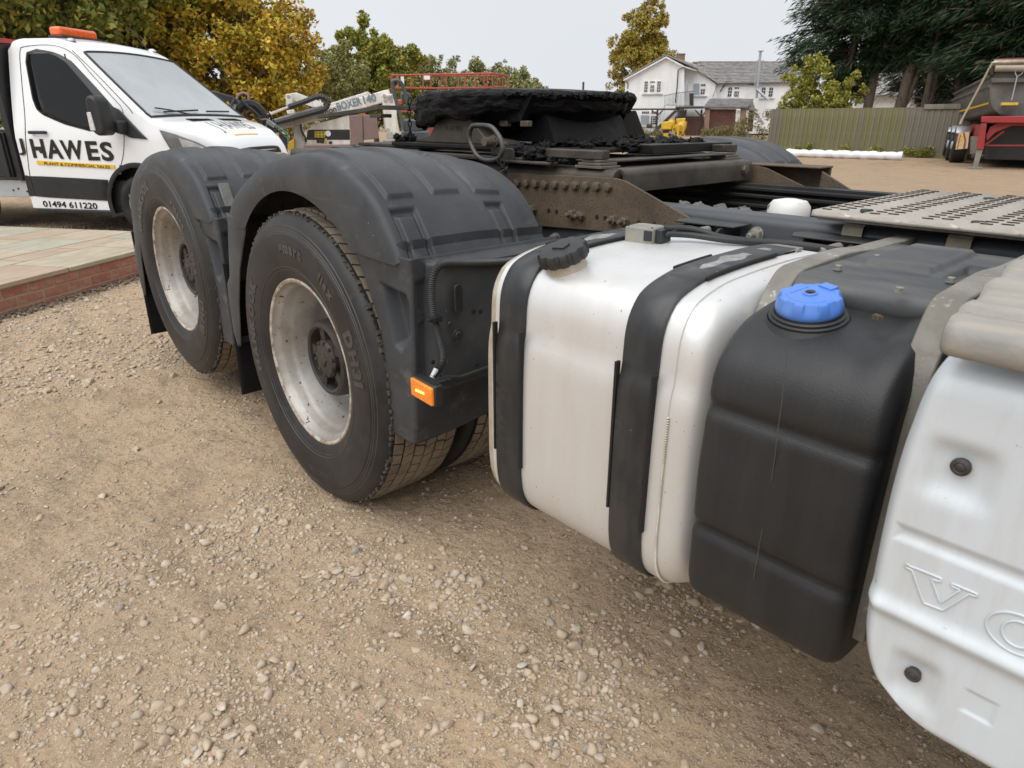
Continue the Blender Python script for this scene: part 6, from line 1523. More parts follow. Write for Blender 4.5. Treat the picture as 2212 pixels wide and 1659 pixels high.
# weeds by the garage
weed_l = leafmat('rough_weeds', [(0, (.10, .11, .04)), (.5, (.17, .17, .06)), (.8, (.26, .21, .09)), (1, (.33, .17, .09))])
for i, (u, v, r, h, lab) in enumerate(((1575, 290, 1.0, .9, 'reddish weeds in front of the green bin'), (1615, 290, 1.3, 1.5, 'tall rough weeds growing against the left end of the wooden fence'), (1530, 292, .8, .6, 'low weeds at the corner of the garage'), (1400, 296, 1.3, .35, 'strip of grass at the foot of the white house'))):
    d = 45 if i != 3 else 56
    if i == 1: d = 36
    b = dpt(u, d); t = empty('weed_clump', b, lab, 'weeds'); cs = [(random.uniform(-r, r), random.uniform(-.4, .4), random.uniform(.05, h)) for _ in range(26)]
    leaf_cloud('foliage', cs, [.28]*26, 3200, .07, weed_l, t, Matrix.Translation(b), .25, zmin=.02)
b = dpt(1382, 58); t = empty('garden_shrub', b, 'small green shrub seen under the coupling plate left of the white house', 'shrub'); leaf_cloud('foliage', [(-2.4, 0, .9), (-2.0, 0, .5), (-2.9, 0, .5)], [.9, .7, .8], 2600, .09, olive_l, t, Matrix.Translation(b))
# telegraph pole
TF = Fr(1245, 80); k = MB(); a = TF.px(1245, 190, 0); k.tube([(0, 0, 0), (0, 0, a[1]+.6)], .11, 6); tp = k.build('telegraph_pole', dkwood, None, world=TF.M); tag(tp, 'thin distant telegraph pole against the sky beyond the coupling plate', 'pole')
# ================================================================= WOODEN FENCE
fA = at(1644, 323, 'z', 0); fA = Vector((fA.x, fA.y, 0)); 
fA = dpt(1646, 32.5); fB = dpt(2075, 28.6); fv = (fB-fA); FL = fv.length; fd = fv.normalized(); fn = Vector((-fd.y, fd.x, 0))
FM = Matrix(((fd.x, fn.x, 0, fA.x), (fd.y, fn.y, 0, fA.y), (0, 0, 1, 0), (0, 0, 0, 1)))
FE = empty('wooden_fence', FM, 'long closeboard timber fence stained green with algae, in front of the conifers', 'fence')
slat_ms = [mat('algae_timber_'+c, a, b_, 1.2, .85, 0, .3, 30, dirt=(.085, .065, .045), damt=.6, dscale=1.0, dstretch=(5, 5, .5)) for c, a, b_ in (('a', (.235, .235, .10), (.18, .185, .08)), ('b', (.26, .245, .14), (.20, .19, .10)), ('c', (.235, .215, .175), (.18, .165, .135)))]
k = MB(); k.box(0, .108, 0, .02, 0, 1.50); k.box(0.0, .014, -.008, 0, 0, 1.50)
sl_ = [k.build('slat', mm, FE, world=FM @ Matrix.Translation((0, 0, -3))) for mm in slat_ms]; used_ = [0, 0, 0]
NSL = int(FL/.104)
for i in range(NSL):
    t = i/NSL; j = (2 if t > .72 or (t < .06) else random.choice([0, 0, 1, 1 if t < .5 else 2])); M_ = FM @ Matrix.Translation((i*.104, (.022 if i % 2 else 0)+random.uniform(0, .008), .17+random.uniform(-.008, .008))) @ Matrix.Rotation(R(random.uniform(-.3, .3)), 4, 'Y')
    if not used_[j]: sl_[j].matrix_basis = M_; used_[j] = 1
    else: place(sl_[j], FE, M_)
k = MB(); k.box(0, FL, -.015, .03, -.02, .165); k.build('gravel_board', slat_ms[0], FE, world=FM); k = MB(); k.box(FL*.78, FL+.1, -.05, .06, 1.60, 1.76); k.build('capping_beam', slat_ms[2], FE, world=FM, bevel=.01)
for i in range(6): k = MB(); k.box(i*FL/5-.05, i*FL/5+.05, .03, .13, 0, 1.66); k.build('post', slat_ms[2], FE, world=FM)
for i, (t, r, n) in enumerate(((.24, .30, 900), (.80, .45, 1100), (.45, .2, 400), (.62, .25, 300))):
    b = FM @ Vector((FL*t, -.25, 0)); w_ = empty('fence_weeds', b, ('dark weed tuft at the fence foot, left of the middle', 'dark weeds at the fence foot under the capping beam', 'tiny weeds at the fence foot near the middle', 'low grass at the fence foot right of the middle')[i], 'weeds'); leaf_cloud('foliage', [(random.uniform(-r, r), 0, random.uniform(.05, .3)) for _ in range(8)], [.16]*8, n, .05, olive_l, w_, Matrix.Translation(b), .3, zmin=.0)
# white wrapped roll on the ground
ra = at(1698, 338, 'z', .0); rb = at(1948, 346, 'z', 0); k = MB(); P_ = [Vector((ra.x, ra.y, .12)).lerp(Vector((rb.x, rb.y, .12)), i/40)+Vector((0, 0, .012*math.sin(i*1.3))) for i in range(41)]
k.tube(P_, [.135+.012*math.sin(i*2.1)+.008*math.sin(i*.7) for i in range(41)], 14)
wr = k.build('wrapped_roll', mat('white_polythene', (.78, .78, .79), (.68, .69, .71), 2, .35, 0, .4, 14), None, smooth=60); tag(wr, 'long white plastic wrapped roll lying in front of the wooden fence', 'roll')
# ================================================================= TIPPER TRAILER
Z4 = lambda zx, zy: ((1960+zx*.27125)*.8640625, (100+zy*.27125)*.8640625)
tg = mat('grey_trailer_paint', (.062, .065, .064), (.085, .085, .082), 2, .5, .1, .1, 30, dirt=(.21, .19, .16), damt=.5, dscale=2)
tred = mat('red_chassis_paint', (.36, .018, .022), (.28, .02, .024), 3, .5, 0, .1, 40, dirt=(.12, .06, .05), damt=.45, dscale=3)
F1 = Fr(2112, 23.6, 0)
def t4(zx, zy, d=0): return F1.px(*Z4(zx, zy), d)
TL = empty('tipper_trailer', F1.M, 'grey steel tipper trailer on a red chassis parked at the end of the wooden fence', 'trailer'); M1 = F1.M
def tp_(zpts, d0, d1, m, name, bevel=0, par=None): k = MB(); k.prism([t4(x, y, d0) for x, y in zpts], d0, d1, 'y'); return k.build(name, m, par or TL, world=M1, bevel=bevel, smooth=30)
# front bulkhead of the body, D shaped
k = MB(); fr = [(1915, 300), (1925, 405), (1905, 420), (1898, 480), (1900, 560), (1925, 640), (1985, 690), (2080, 705), (2700, 705), (2700, 300)]
k.prism([t4(x, y, 0) for x, y in fr], 0, .12, 'y'); bk = k.build('bulkhead', tg, TL, world=M1, bevel=.02)
tp_([(1905, 350), (2700, 350), (2700, 385), (1915, 395)], -.12, -.0, tg, 'top_rail', .02)
tp_([(1935, 265), (2700, 255), (2700, 300), (1925, 300)], -.06, .25, tg, 'head_rail', .02)
# body side running away: loft from front edge to rear
rear_d = 7.4
S0 = [(1885, 335), (1905, 420), (1900, 500), (1912, 590), (1940, 640), (1985, 690)]
S1 = [(1565, 500), (1548, 560), (1545, 640), (1560, 720), (1590, 760), (1650, 770)]
S0 = [(1905, 330), (1912, 375), (1898, 420), (1896, 500), (1902, 590), (1930, 645), (1985, 690)]; S1 = [(1572, 498), (1570, 530), (1550, 560), (1540, 620), (1540, 690), (1560, 750), (1620, 780)]
rows = []
for i in range(24):
    t = i/23; row = []
    for (a, b), (c_, d_) in zip(S0, S1):
        p = t4(a, b, 0); q = t4(c_, d_, rear_d); row.append((p[0]+(q[0]-p[0])*t, rear_d*t, p[1]+(q[1]-p[1])*t))
    rows.append(row)
k = MB(); k.grid(rows, 24, 7); sd_ = k.build('body_side', tg, TL, world=M1, smooth=30); sd_.modifiers.new('s', 'SOLIDIFY').thickness = .06
k = MB()
for j in (0, 2): k.tube([r_[j] for r_ in rows], .055, 6)
for i in range(3, 23, 4): pass
k.build('side_rails', tg, sd_, world=M1)
k = MB(); st0, st1 = (1902, 590), (1560, 715)
rr_ = []
for i in range(24):
    t = i/23; p = rows[i][4]; q = rows[i][3]; a = [p[m_]+(q[m_]-p[m_])*.0 for m_ in range(3)]; b = [p[m_]+(q[m_]-p[m_])*.20 for m_ in range(3)]
    rr_.append([(a[0]-.035, a[1], a[2]), (b[0]-.035, b[1], b[2])])
k.grid(rr_, 24, 2); k.build('yellow_reflective_stripe', yell, sd_, world=M1)
b0 = rows[-1]; k = MB(); k.prism([(p[0], p[2]) for p in b0]+[(b0[-1][0]+1.6, b0[-1][2]), (b0[0][0]+1.6, b0[0][2])], rear_d, rear_d+.1, 'y'); k.build('tailgate', tg, TL, world=M1)
f0, f1 = t4(1985, 690, .1), t4(2700, 700, .1); k = MB(); k.add([(f0[0], .1, f0[1]), (f0[0]+2.2, .1, f0[1]), (b0[-1][0]+1.8, rear_d, b0[-1][2]), (b0[-1][0], rear_d, b0[-1][2])], [(0, 1, 2, 3)]); k.build('body_floor', tg, TL, world=M1)
# sheet roll, chrome
p = t4(1930, 215, -.1); q = t4(2700, 205, -.1); k = MB(); k.tube([(p[0], -.1, p[1]-.0), (q[0], -.1, q[1])], .10, 14); k.build('sheeting_roll', mat('chrome_brown_tube', (.30, .25, .19), (.16, .12, .09), 3, .25, .6), TL, world=M1, smooth=60)
p = t4(1945, 262, -.15); q = t4(2700, 256, -.15); k = MB(); k.tube([(p[0], -.15, p[1]), (q[0], -.15, q[1])], .085, 14); k.build('sheeting_roll', mat('beige_tarpaulin', (.22, .19, .14), (.34, .30, .23), 2, .4), TL, world=M1, smooth=60)
p = t4(1960, 190, .1); q = t4(2700, 180, .1); k = MB(); k.box(p[0], q[0], -.0, .4, p[1]-.06, p[1]+.04); k.build('red_top_edge', tred, TL, world=M1)
k = MB(); a = t4(1925, 205, -.2); b = t4(1640, 735, .6); k.tube([(a[0]+.1, -.2, a[1]), (a[0], -.2, a[1]), (b[0], .6, b[1]), (b[0]-.02, .6, b[1]-.12)], .028, 8); k.build('sheeting_arm', mat('cream_pole_paint', (.58, .54, .44), (.46, .42, .34), 5, .5), TL, world=M1)
tp_([(1885, 225), (1940, 225), (1935, 330), (1895, 330)], -.15, .1, iron_m, 'arm_bracket', .03)
# broom hung on the bulkhead
BR = empty('broom', M1, 'white handled broom with a yellow head hanging on the front of the grey trailer', 'broom'); a = t4(2148, 340, -.2); b = t4(2098, 555, -.2)
k = MB(); k.tube([(a[0], -.2, a[1]), (b[0], -.2, b[1])], .016, 8); k.tube([(a[0], -.2, a[1]), (a[0]-.06, -.2, a[1]+.09), (a[0]-.06, -.2, a[1]+.17), (a[0]+.12, -.2, a[1]+.17), (a[0]+.09, -.2, a[1]+.08), (a[0], -.2, a[1])], .012, 6); k.build('handle', lead_m, BR, world=M1, smooth=60)
b = t4(2078, 590, -.2); k = MB(); k.box(b[0]-.19, b[0]+.19, -.24, -.16, b[1]-.035, b[1]+.035); k.build('head', ym, BR, world=M1, bevel=.01); k = MB(); k.box(b[0]-.17, b[0]+.17, -.23, -.17, b[1]-.14, b[1]-.035); k.build('bristles', dkwood, BR, world=M1)
# red chassis
tp_([(1815, 705), (2700, 690), (2700, 770), (1965, 765), (1870, 765), (1815, 760)], -.25, -.1, tred, 'cross_beam', .02)
k = MB(); a = t4(1850, 740, .0); b = t4(1700, 830, rear_d*.6); k.add([], [])
for d0, zt, zb in ((0, 0, 0),):
    P0 = t4(1870, 770, -.1); P1 = t4(1690, 800, 4.8); k.add([(P0[0], -.1, P0[1]), (P0[0], -.1, P0[1]-.35), (P1[0], 4.8, P1[1]-.30), (P1[0], 4.8, P1[1]+.05), (P0[0]+.2, -.1, P0[1]), (P0[0]+.2, -.1, P0[1]-.35), (P1[0]+.2, 4.8, P1[1]-.30), (P1[0]+.2, 4.8, P1[1]+.05)], [(0, 1, 2, 3), (4, 5, 6, 7), (0, 4, 7, 3), (1, 5, 6, 2)])
k.build('chassis_beam', tred, TL, world=M1)
tp_([(1965, 765), (2250, 765), (2700, 760), (2700, 790), (2100, 790), (1950, 850), (1870, 930), (1860, 880), (1900, 800)], -.1, .05, tred, 'gooseneck', .01)
tp_([(1840, 965), (2700, 965), (2700, 980), (1840, 978)], -.0, .06, tred, 'tie_bar'); k = MB(); k.tube([(t4(1850, 970, 0)[0], 0, t4(1850, 970, 0)[1]), (t4(2030, 840, 0)[0], 0, t4(2030, 840, 0)[1])], .03, 6); k.build('diagonal_stay', tred, TL, world=M1)
# landing leg
tp_([(1818, 770), (1868, 770), (1840, 1010), (1770, 1010)], -.3, -.12, tred, 'landing_leg', .01); g0 = t4(1775, 1180, -.22)
k = MB(); a = t4(1805, 1010, -.22); k.prism([(a[0]-.07, a[1]), (a[0]+.07, a[1]), (g0[0]+.02, .05), (g0[0]-.10, .05)], -.27, -.17, 'y'); k.box(g0[0]-.20, g0[0]+.13, -.36, -.08, 0, .05); k.build('leg_foot', brk_m, TL, world=M1, bevel=.006)
tp_([(1720, 890), (1800, 890), (1775, 1050), (1712, 1050)], .6, .8, brk_m, 'leg_gearbox', .01)
# chevron marker board
chv = tp_([(1600, 860), (1710, 845), (1692, 1000), (1580, 1010)], .5, .53, mat('faded_yellow_board', (.60, .50, .30), (.52, .42, .25), 3, .6), 'marker_board', .004)
for pts in ([(1598, 862), (1612, 862), (1586, 965), (1583, 965)], [(1650, 856), (1664, 855), (1678, 925), (1667, 1000), (1650, 1000), (1664, 925)], [(1625, 870), (1632, 868), (1600, 1005), (1592, 1006)]): tp_(pts, .488, .498, tred, 'red_chevron', par=chv)
for pts in ([(1632, 862), (1640, 861), (1643, 885), (1620, 890)], [(1618, 905), (1645, 903), (1646, 918), (1614, 921)], [(1612, 955), (1640, 950), (1640, 962), (1608, 967)]): tp_(pts, .489, .498, yell, 'board_mark', par=chv)
# three axles
for i, (zx, d) in enumerate(((1540, 2.9), (1500, 4.2), (1467, 5.5))):
    g = F1.px(*Z4(zx, 1000), d); w_ = Matrix.Translation((g[0], d, .52)) @ Matrix.Rotation(R(-90), 4, 'Z')
    WMm = M1 @ Matrix.Translation((g[0]+.03, d, .51)) @ Matrix.Rotation(R(6), 4, 'Z') @ Matrix.Rotation(R(-90), 4, 'Y')
    k = MB(); k.lathe([(.28, .0), (.30, .02), (.40, .03), (.49, .015), (.515, -.02), (.515, -.34), (.49, -.37), (.28, -.36)], 36, WMm @ Matrix.Identity(4)); 
    tr_ = k.build('wheel', tyre_m, TL, smooth=50); k = MB(); k.lathe([(.285, .0), (.27, -.02), (.2, -.04), (.15, -.03), (.11, .06), (0, .07)], 24, WMm); k.build('rim', greyp, tr_)
    k = MB()
    for q in range(5): k.lathe([(.5165, -.05-.065*q), (.5165, -.064-.065*q)], 36, WMm)
    k.build('tread_grooves', groove_m, tr_)
    k = MB(); k.lathe([(.56, .02), (.57, -.0), (.57, -.36)], 16, WMm, arc=(R(-50), R(50))); k.build('mudwing', lead_m, TL).modifiers.new('s', 'SOLIDIFY').thickness = .015
k = MB(); k.box(t4(1865, 1000, .7)[0], 5.2, .7, 7.0, .22, 1.30); k.build('underframe', iron_m, TL, world=M1)
for i, yv_ in enumerate((2.9, 4.2, 5.5)):
    k = MB(); k.lathe([(.28, .0), (.49, .0), (.51, -.02), (.51, -.34), (.28, -.36)], 24, M1 @ Matrix.Translation((2.0, yv_, .51)) @ Matrix.Rotation(R(-90), 4, 'Y')); k.build('wheel', tyre_m, TL)
# building behind the conifers
BF = Fr(2040, 52); k = MB(); a = BF.px(1840, 262); b = BF.px(2330, 262); c_ = BF.px(2000, 168); k.box(a[0], b[0], 0, 6, 0, 2.7); bb = k.build('wall', render_m, None, world=BF.M)
bw = empty('white_outbuilding', BF.M, 'white building with slate roof glimpsed between the conifer trunks', 'building'); bb.parent = bw; bb.matrix_parent_inverse = WM[bw.name].inverted()
k = MB(); k.prism([(-.6, 2.62), (-.6, 2.7), (3.0, 4.4), (6.6, 2.7), (6.6, 2.62)], a[0]-.5, b[0]+.5, 'x'); k.build('roof', slate_m, bw, world=BF.M)
# ================================================================= PLANT BEHIND THE TRUCK
Z3 = lambda zx, zy: ((560+zx*.22604)*.8640625, (220+zy*.22604)*.8640625)
BX = Fr(760, 14.5); BMx = BX.M
def b3(zx, zy, d=0): return BX.px(*Z3(zx, zy), d)
bwht = mat('rusty_white_machine_paint', (.78, .77, .73), (.68, .66, .61), 3, .5, 0, .1, 40, dirt=(.36, .20, .10), damt=.5, dscale=2.2, dstretch=(3, 3, .7))
bgry = mat('pale_grey_boom_paint', (.38, .37, .35), (.47, .46, .43), 3, .5, .1, .1, 40, dirt=(.2, .17, .13), damt=.4, dscale=4)
mauve = mat('mauve_primer_steel', (.215, .150, .132), (.18, .128, .115), 3, .75, 0, .2, 40, dirt=(.26, .17, .14), damt=.5, dscale=4)
rng_lbl = mat('grey_print', (.17, .24, .28), None, 4, .5)
BO = empty('spider_lift', BMx, 'white tracked boom lift, its folded arm pointing down to the left behind the mudguards', 'boom lift')
def bp(zpts, d0, d1, m, name, bevel=.01, par=None): k = MB(); k.prism([b3(x, y, d0) for x, y in zpts], d0, d1, 'y'); return k.build(name, m, par or BO, world=BMx, bevel=bevel, smooth=30)
boom = bp([(595, 405), (1150, 215), (1760, 28), (1825, 15), (1842, 60), (1840, 140), (1160, 330), (640, 458)], 0, .28, bwht, 'main_boom', .015)
bp([(595, 405), (1050, 262), (1060, 330), (640, 458)], -.02, -.003, bgry, 'inner_boom', .004)
bp([(1165, 172), (1590, 38), (1622, 60), (1630, 82), (1170, 215)], .35, .6, bwht, 'upper_boom', .01)
bp([(530, 350), (1085, 190), (1100, 235), (560, 385)], -.16, -.03, bgry, 'cable_tray', .006)
bp([(678, 70), (752, 58), (760, 190), (688, 198)], .0, .2, bwht, 'head_bracket'); bp([(690, 250), (772, 235), (778, 280), (700, 290)], .0, .2, bwht, 'head_bracket')
bp([(745, 62), (800, 50), (1100, 165), (1090, 210), (980, 210), (760, 140)], .25, .4, bwht, 'link_arm'); bp([(470, 285), (700, 200), (712, 220), (520, 300)], .3, .42, bwht, 'tip_arm')
k = MB(); q = [b3(x, y, -.1) for x, y in ((560, 388), (800, 322), (1080, 245), (1140, 205), (1150, 150), (1100, 105), (1030, 100), (900, 150), (720, 212))]
P_ = resamp(catmull([(x, -.24, z) for x, z in q], 8), 80); k.tube(P_, [.052 if i % 2 else .045 for i in range(80)], 8); k.build('cable_carrier', iron_m, BO, world=BMx, smooth=0)
def btext(s, p0, p1, h, m, par, bold=.03, d=-.008):
    a = Vector(b3(*p0)); b = Vector(b3(*p1)); L_ = (b-a).length; an = math.atan2(b.y-a.y, b.x-a.x); vs, fs = text_fit(s, L_, h, bold, .002); k = MB()
    k.add([(a.x+v[0]*math.cos(an)-v[1]*math.sin(an), d-v[2], a.y+v[0]*math.sin(an)+v[1]*math.cos(an)) for v in vs], fs); k.build('boom_lettering', m, par, smooth=0, world=BMx)
btext('simon', (1048, 318), (1252, 258), .10, mat('dark_print', (.06, .065, .07), None, 4, .5), boom, .03, -.026); btext('BOXER', (1262, 252), (1532, 182), .145, rng_lbl, boom, .03); btext('140', (1553, 178), (1692, 146), .15, rng_lbl, boom, .03)
bp([(1745, 75), (1885, 62), (1905, 180), (1915, 330), (1962, 575), (1862, 560), (1790, 478)], -.15, .25, bwht, 'mast', .02); bp([(1795, 482), (1858, 482), (1895, 570), (1805, 565)], -.2, -.16, bgry, 'mast_gusset')
k = MB()
for x, y in ((1772, 85), (1785, 132), (1825, 100), (1848, 140), (1864, 90), (1812, 460), (716, 98)): a = b3(x, y, -.15); k.lathe([(.0, .03), (.03, .03), (.035, 0)], 12, Matrix.Translation((a[0], -.15, a[1])) @ YT)
k.build('pivot_pins', bgry, BO, world=BMx)
hull = bp([(935, 455), (990, 405), (1385, 300), (1392, 462), (925, 465)], .05, .9, bwht, 'body_cover', .02); bp([(920, 470), (1392, 468), (1395, 570), (912, 570)], .04, .9, iron_m, 'black_band'); bp([(912, 573), (1395, 573), (1395, 630), (905, 622)], .05, .9, bwht, 'lower_cover')
pl = bp([(1003, 480), (1118, 478), (1118, 548), (1003, 548)], .02, .035, ym, 'control_panel', .002)
k = MB()
for i in range(3):
    for j in range(2): a = b3(1022+38*i, 495+34*j, .02); k.lathe([(0, .02), (.014, .02), (.016, 0)], 8, Matrix.Translation((a[0], .02, a[1])) @ YT)
k.build('knobs', mat('green_knob', (.03, .12, .05), (.02, .08, .04), 5, .5), pl, world=BMx)
a = b3(1150, 503, .03); k = MB(); k.lathe([(0, .01), (.055, .01), (.055, 0)], 20, Matrix.Translation((a[0], .035, a[1])) @ YT); k.build('white_dial', wood_w, BO, world=BMx)
bp([(1020, 565), (1110, 565), (1105, 612), (1025, 605)], .03, .045, iron_m, 'socket_box', .004); bp([(1115, 558), (1138, 558), (1135, 615), (1115, 612)], .02, .04, ym, 'yellow_tag', .002); bp([(1160, 590), (1195, 588), (1195, 620), (1160, 620)], .03, .045, iron_m, 'vent', .002)
bp([(760, 400), (860, 400), (870, 560), (910, 600), (870, 685), (780, 680), (775, 560)], .0, .3, bgry, 'outrigger', .02); k = MB(); q = [b3(x, y, -.05) for x, y in ((850, 400), (860, 470), (900, 555), (905, 600))]; k.tube(catmull([(x, -.05, z) for x, z in q], 6), .022, 6); k.build('hydraulic_hose', iron_m, BO, world=BMx)
bp([(705, 610), (775, 555), (778, 690), (760, 700), (710, 690)], -.1, .1, ym, 'yellow_foot', .01); bp([(890, 700), (905, 688), (1005, 690), (1005, 722), (920, 722)], -.1, .1, ym, 'yellow_foot', .01); bp([(1095, 690), (1135, 690), (1135, 722), (1100, 722)], -.1, .1, ym, 'yellow_foot', .01)
k = MB(); a, b = b3(880, 700, .3), b3(1400, 700, .3); k.box(a[0], b[0], .2, .9, .02, b3(1400, 690, .3)[1]); k.build('crawler_track', iron_m, BO, world=BMx, bevel=.08)
for x in (1430, 1840): a = b3(x, 640, .2); k = MB(); k.box(a[0]-.1, a[0]+.1, .1, .8, .0, a[1]+.1); k.build('support_leg', bgry, BO, world=BMx)
# mauve steel box in front of the lift
CFx = Fr(1290*.8640625*.8-80, 11.5); CFx = Fr(840, 12.2)
def c3(zx, zy, d=0): return CFx.px(*Z3(zx, zy), d)
CO = empty('steel_counterweight', CFx.M, 'mauve primer coated steel box standing on a beam behind the coupling', 'steel box')
k = MB(); a = [c3(1392, 305), c3(1530, 292), c3(1540, 630), c3(1400, 635)]; b = [c3(1530, 292), c3(1690, 300), c3(1716, 562), c3(1540, 575)]
k.prism(a, -.0, .5, 'y'); k.prism(b, .03, .5, 'y'); k.build('box', mauve, CO, world=CFx.M, bevel=.012)
k = MB(); a = c3(880, 632); b = c3(1460, 690); k.box(a[0], b[0], .05, .35, b[1], a[1]); k.box(a[0]+.2, a[0]+.35, .1, .3, 0, a[1]-.02); k.box(b[0]-.4, b[0]-.2, .1, .3, 0, a[1]-.02); k.build('beam', mauve, CO, world=CFx.M, bevel=.01)
k = MB(); a = c3(1490, 262); b = c3(1560, 300); k.box(a[0], b[0], .1, .25, b[1], a[1]); k.build('orange_cap', mat('orange_plastic', (.55, .12, .02), (.62, .16, .03), 6, .4), CO, world=CFx.M, bevel=.02)
# black attachment with hoses behind the van bonnet
AF = Fr(540, 12.5); AM = AF.M
def a3(zx, zy, d=0): return AF.px(*Z3(zx, zy), d)
AT = empty('planer_attachment', AM, 'black plant attachment with yellow stickers and loose hydraulic hoses behind the van bonnet', 'machinery')
blk = mat('scuffed_black_paint', (.022, .023, .026), (.035, .036, .04), 4, .4, .1, .1, 60, dirt=(.12, .11, .10), damt=.3, dscale=5)
def ap(zpts, d0, d1, m, name, bevel=.01, par=None): k = MB(); k.prism([a3(x, y, d0) for x, y in zpts], d0, d1, 'y'); return k.build(name, m, par or AT, world=AM, bevel=bevel, smooth=30)
ap([(-140, 20), (-60, 45), (110, 95), (150, 135), (300, 140), (320, 170), (240, 230), (120, 300), (-120, 300)], .1, .5, blk, 'hood', .02)
ap([(290, 150), (320, 170), (470, 330), (640, 490), (700, 560), (700, 720), (520, 720), (515, 505), (420, 400), (300, 250)], .0, .35, blk, 'side_plate', .015)
ap([(505, 495), (640, 500), (700, 570), (705, 720), (520, 720)], -.1, -.0, blk, 'skid', .01); k = MB(); k.box(a3(-140, 700)[0], a3(690, 700)[0], .1, .9, 0, a3(0, 520)[1]); k.build('base', blk, AT, world=AM, bevel=.05)
k = MB(); a = a3(290, 330, -.05); k.lathe([(.14, .0), (.2, .04), (.26, .02), (.28, -.06), (.28, -.2)], 28, Matrix.Translation((a[0], -.02, a[1])) @ YT); k.build('wheel', tyre_m, AT, world=AM, smooth=50)
for pts in ([(0, 225), (38, 140), (78, 192), (40, 265), (5, 250)], [(268, 380), (325, 338), (368, 378), (335, 420), (285, 408)]):
    s_ = ap(pts, -.12 if pts[0][0] > 100 else .08, -.10 if pts[0][0] > 100 else .095, ym, 'yellow_sticker', .001)
    cx_ = sum(p[0] for p in pts)/len(pts); cy_ = sum(p[1] for p in pts)/len(pts); dd_ = -.125 if pts[0][0] > 100 else .075
    k = MB(); a = a3(cx_, cy_); k.tube([(a[0]+.03*math.cos(t), dd_, a[1]+.03*math.sin(t)) for t in np.linspace(0, 6.28, 14)[:-1]], .004, 4, closed=True); k.tube([(a[0]-.05, dd_, a[1]-.05), (a[0]+.05, dd_, a[1]+.05)], .005, 4); k.build('sticker_print', iron_m, s_, world=AM)
ap([(572, 498), (605, 496), (612, 565), (580, 566)], -.12, -.105, wood_w, 'white_label', .001); ap([(574, 498), (605, 497), (607, 525), (577, 527)], -.128, -.121, ym, 'yellow_label', .001)
def hose(pts, r, m, d=-.15):
    k = MB(); k.tube(catmull([(a3(x, y)[0], d, a3(x, y)[1]) for x, y in pts], 7), r, 7); k.build('hydraulic_hose', m, AT, world=AM, smooth=60)
pinkh = mat('faded_red_hose', (.30, .18, .16), (.22, .13, .12), 9, .6); blueh = mat('turquoise_hose', (.05, .20, .19), (.06, .26, .24), 9, .5)
hose([(140, 125), (160, 80), (215, 60), (262, 85), (268, 135)], .022, pinkh); hose([(120, 120), (80, 200), (70, 280), (95, 300)], .02, blk); hose([(180, 130), (240, 190), (330, 260), (400, 330)], .022, blk); hose([(330, 255), (400, 345), (455, 345), (520, 375), (505, 420)], .012, pinkh)
hose([(470, 400), (460, 440), (500, 500), (520, 530)], .012, blueh); hose([(520, 370), (600, 440), (690, 500), (700, 560), (700, 620)], .012, blueh); hose([(540, 380), (620, 450), (700, 520)], .010, blueh); hose([(455, 290), (480, 270), (530, 330), (560, 400)], .012, blk)
k = MB(); 
for i in range(7): a = a3(470+12*i, 372+8*i, -.16); k.tube([(a[0], -.16, a[1]-.02), (a[0]+.03, -.19, a[1]+.03)], .014, 6)
k.build('hose_couplings', lead_m, AT, world=AM)
a = a3(100, 270, -.1); k = MB(); k.tube([(a3(118, 180)[0], -.1, a3(118, 180)[1]), (a3(85, 300)[0], -.1, a3(85, 300)[1])], .03, 8); k.build('hydraulic_ram', lead_m, AT, world=AM)
# red access platform
RP = Fr(960, 19.0, -4); RM = RP.M; PL = empty('access_platform', RM, 'red tubular platform guard rails above the coupling plate', 'platform')
def rp(u, v, d=0): a = RP.px(u, v, d); return (a[0], d, a[1])
Z5 = lambda zx, zy: ((500+zx*.3255)*.8640625, zy*.3255*.8640625); Z6 = lambda zx, zy: ((980+zx*.22604)*.8640625, (180+zy*.22604)*.8640625)
def rail_(pts, r, name='guard_rail', nm=None): k = MB(); k.tube(pts, r, 6); k.build(name, redm, PL, world=RM, smooth=60)
redm = mat('faded_red_railing', (.42, .075, .055), (.34, .06, .05), 4, .5, 0, dirt=(.3, .16, .13), damt=.4, dscale=6)
top = [rp(*Z5(1465, 578)), rp(*Z6(0, 36)), rp(*Z6(335, 30)), rp(*Z6(1110, 15))]; rail_(top, .022); rail_([rp(*Z6(1110, 15)), rp(*Z6(1275, 40), .6)], .022); rail_([rp(*Z6(350, 42), .7), rp(*Z6(1275, 42), .7)], .018)
rail_([rp(*Z5(1480, 675)), rp(*Z6(0, 175)), rp(*Z6(500, 180)), rp(*Z6(1110, 170))], .022); rail_([rp(*Z6(1110, 170)), rp(*Z6(1275, 165), .6)], .02)
for x in (5, 70, 210, 345, 430, 545, 600, 735, 810, 920, 1020, 1055, 1110): rail_([rp(*Z6(x, 36-x*.018)), rp(*Z6(x, 180))], .018, 'upright')
for x in (1165, 1222, 1283): rail_([rp(*Z6(x, 25), .4), rp(*Z6(x, 165), .4)], .016, 'upright')
rail_([rp(*Z5(1468, 580)), rp(*Z5(1472, 700)), rp(*Z5(1500, 800))], .024, 'upright')
k = MB(); a = RP.px(*Z6(0, 185)); b = RP.px(*Z6(1280, 185)); k.box(a[0]-.2, b[0], 0, 1.2, a[1]-.55, a[1]-.45); k.box(a[0]+.8, b[0]-.9, .3, 1.0, 0, a[1]-.5); k.build('platform_deck', redm, PL, world=RM)
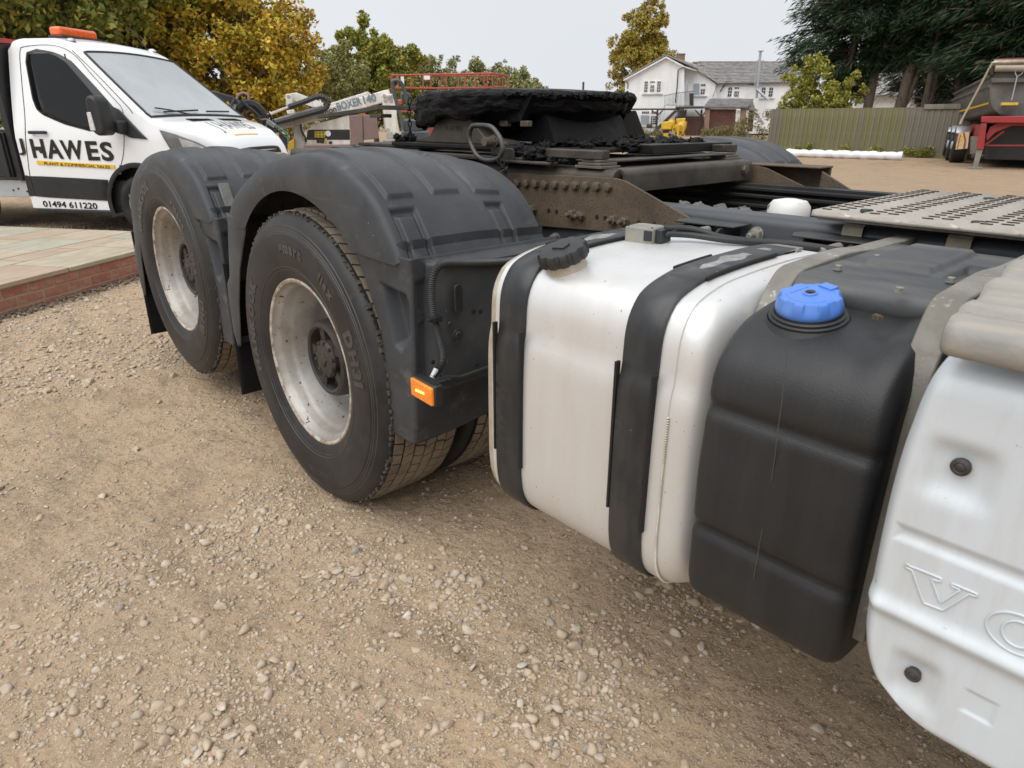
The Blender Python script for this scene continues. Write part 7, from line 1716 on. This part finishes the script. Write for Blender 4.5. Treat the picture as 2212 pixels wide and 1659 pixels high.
k = MB(); a = RP.px(*Z6(95, 50)); b = RP.px(*Z6(135, 130)); k.box(a[0], b[0], -.03, 0, b[1], a[1]); a = RP.px(*Z6(350, 40)); b = RP.px(*Z6(420, 85)); k.box(a[0], b[0], -.03, 0, b[1], a[1]); k.build('white_placard', wood_w, PL, world=RM)
# grey machine cab just behind the coupling
GMf = Fr(890, 8.0); GMM = GMf.M; gm = mat('slate_grey_machine_paint', (.055, .062, .072), (.08, .088, .10), 4, .4, .1, dirt=(.12, .12, .12), damt=.4, dscale=5)
GM = empty('grey_loader', GMM, 'dark grey compact machine with two hooped grab handles behind the coupling plate', 'machinery')
def g6(x, y, d=0): return GMf.px(*Z6(x, y), d)
k = MB(); k.prism([g6(115, 520), g6(330, 520), g6(345, 640), g6(280, 670), g6(125, 660)], 0, .5, 'y'); k.prism([g6(330, 500), g6(390, 480), g6(400, 640), g6(350, 650)], .05, .6, 'y'); a = g6(100, 650); b = g6(420, 650); k.box(a[0], b[0], 0, .7, 0, a[1]); k.build('cowling', gm, GM, world=GMM, bevel=.02)
k = MB(); q = [(5, 120), (12, 105), (50, 95), (100, 120), (135, 200), (160, 310), (170, 340)]; k.tube(catmull([(g6(x, y)[0], -.05, g6(x, y)[1]) for x, y in [(65, 400), (40, 300), (15, 200)]+q], 6), .020, 8); k.tube(catmull([(g6(x, y)[0], .2, g6(x, y)[1]) for x, y in ((115, 380), (108, 260), (130, 232), (180, 240), (205, 300), (215, 400))], 6), .018, 8)
k.tube(catmull([(g6(x, y)[0], -.05, g6(x, y)[1]) for x, y in ((50, 380), (100, 500), (120, 640))], 6), .018, 8); k.build('grab_handle', gm, GM, world=GMM, smooth=60)
k = MB(); k.prism([g6(60, 300), g6(110, 300), g6(110, 360), g6(65, 360)], .1, .3, 'y'); k.build('orange_lamp', mat('orange_lens', (.5, .09, .03), (.6, .12, .04), 8, .3), GM, world=GMM, bevel=.01)
# earth bank and hedge line beyond the yard so that the horizon is never bare
k = MB()
bd = leafmat('far_hedge_leaves', [(0, (.09, .10, .04)), (.5, (.14, .15, .06)), (1, (.2, .17, .07))])
cs = []; 
for u in range(-200, 2400, 12): 
    p = dpt(u, 78); cs.append((p.x+random.uniform(-1, 1), p.y, random.uniform(.3, 1.3)))
fh = leaf_cloud('far_hedge', cs, [1.3]*len(cs), 26000, .14, bd, None, zmin=0.0); tag(fh, 'far off continuous field hedge', 'hedge', kind='stuff')
if 'far_hedge' in fh: pass
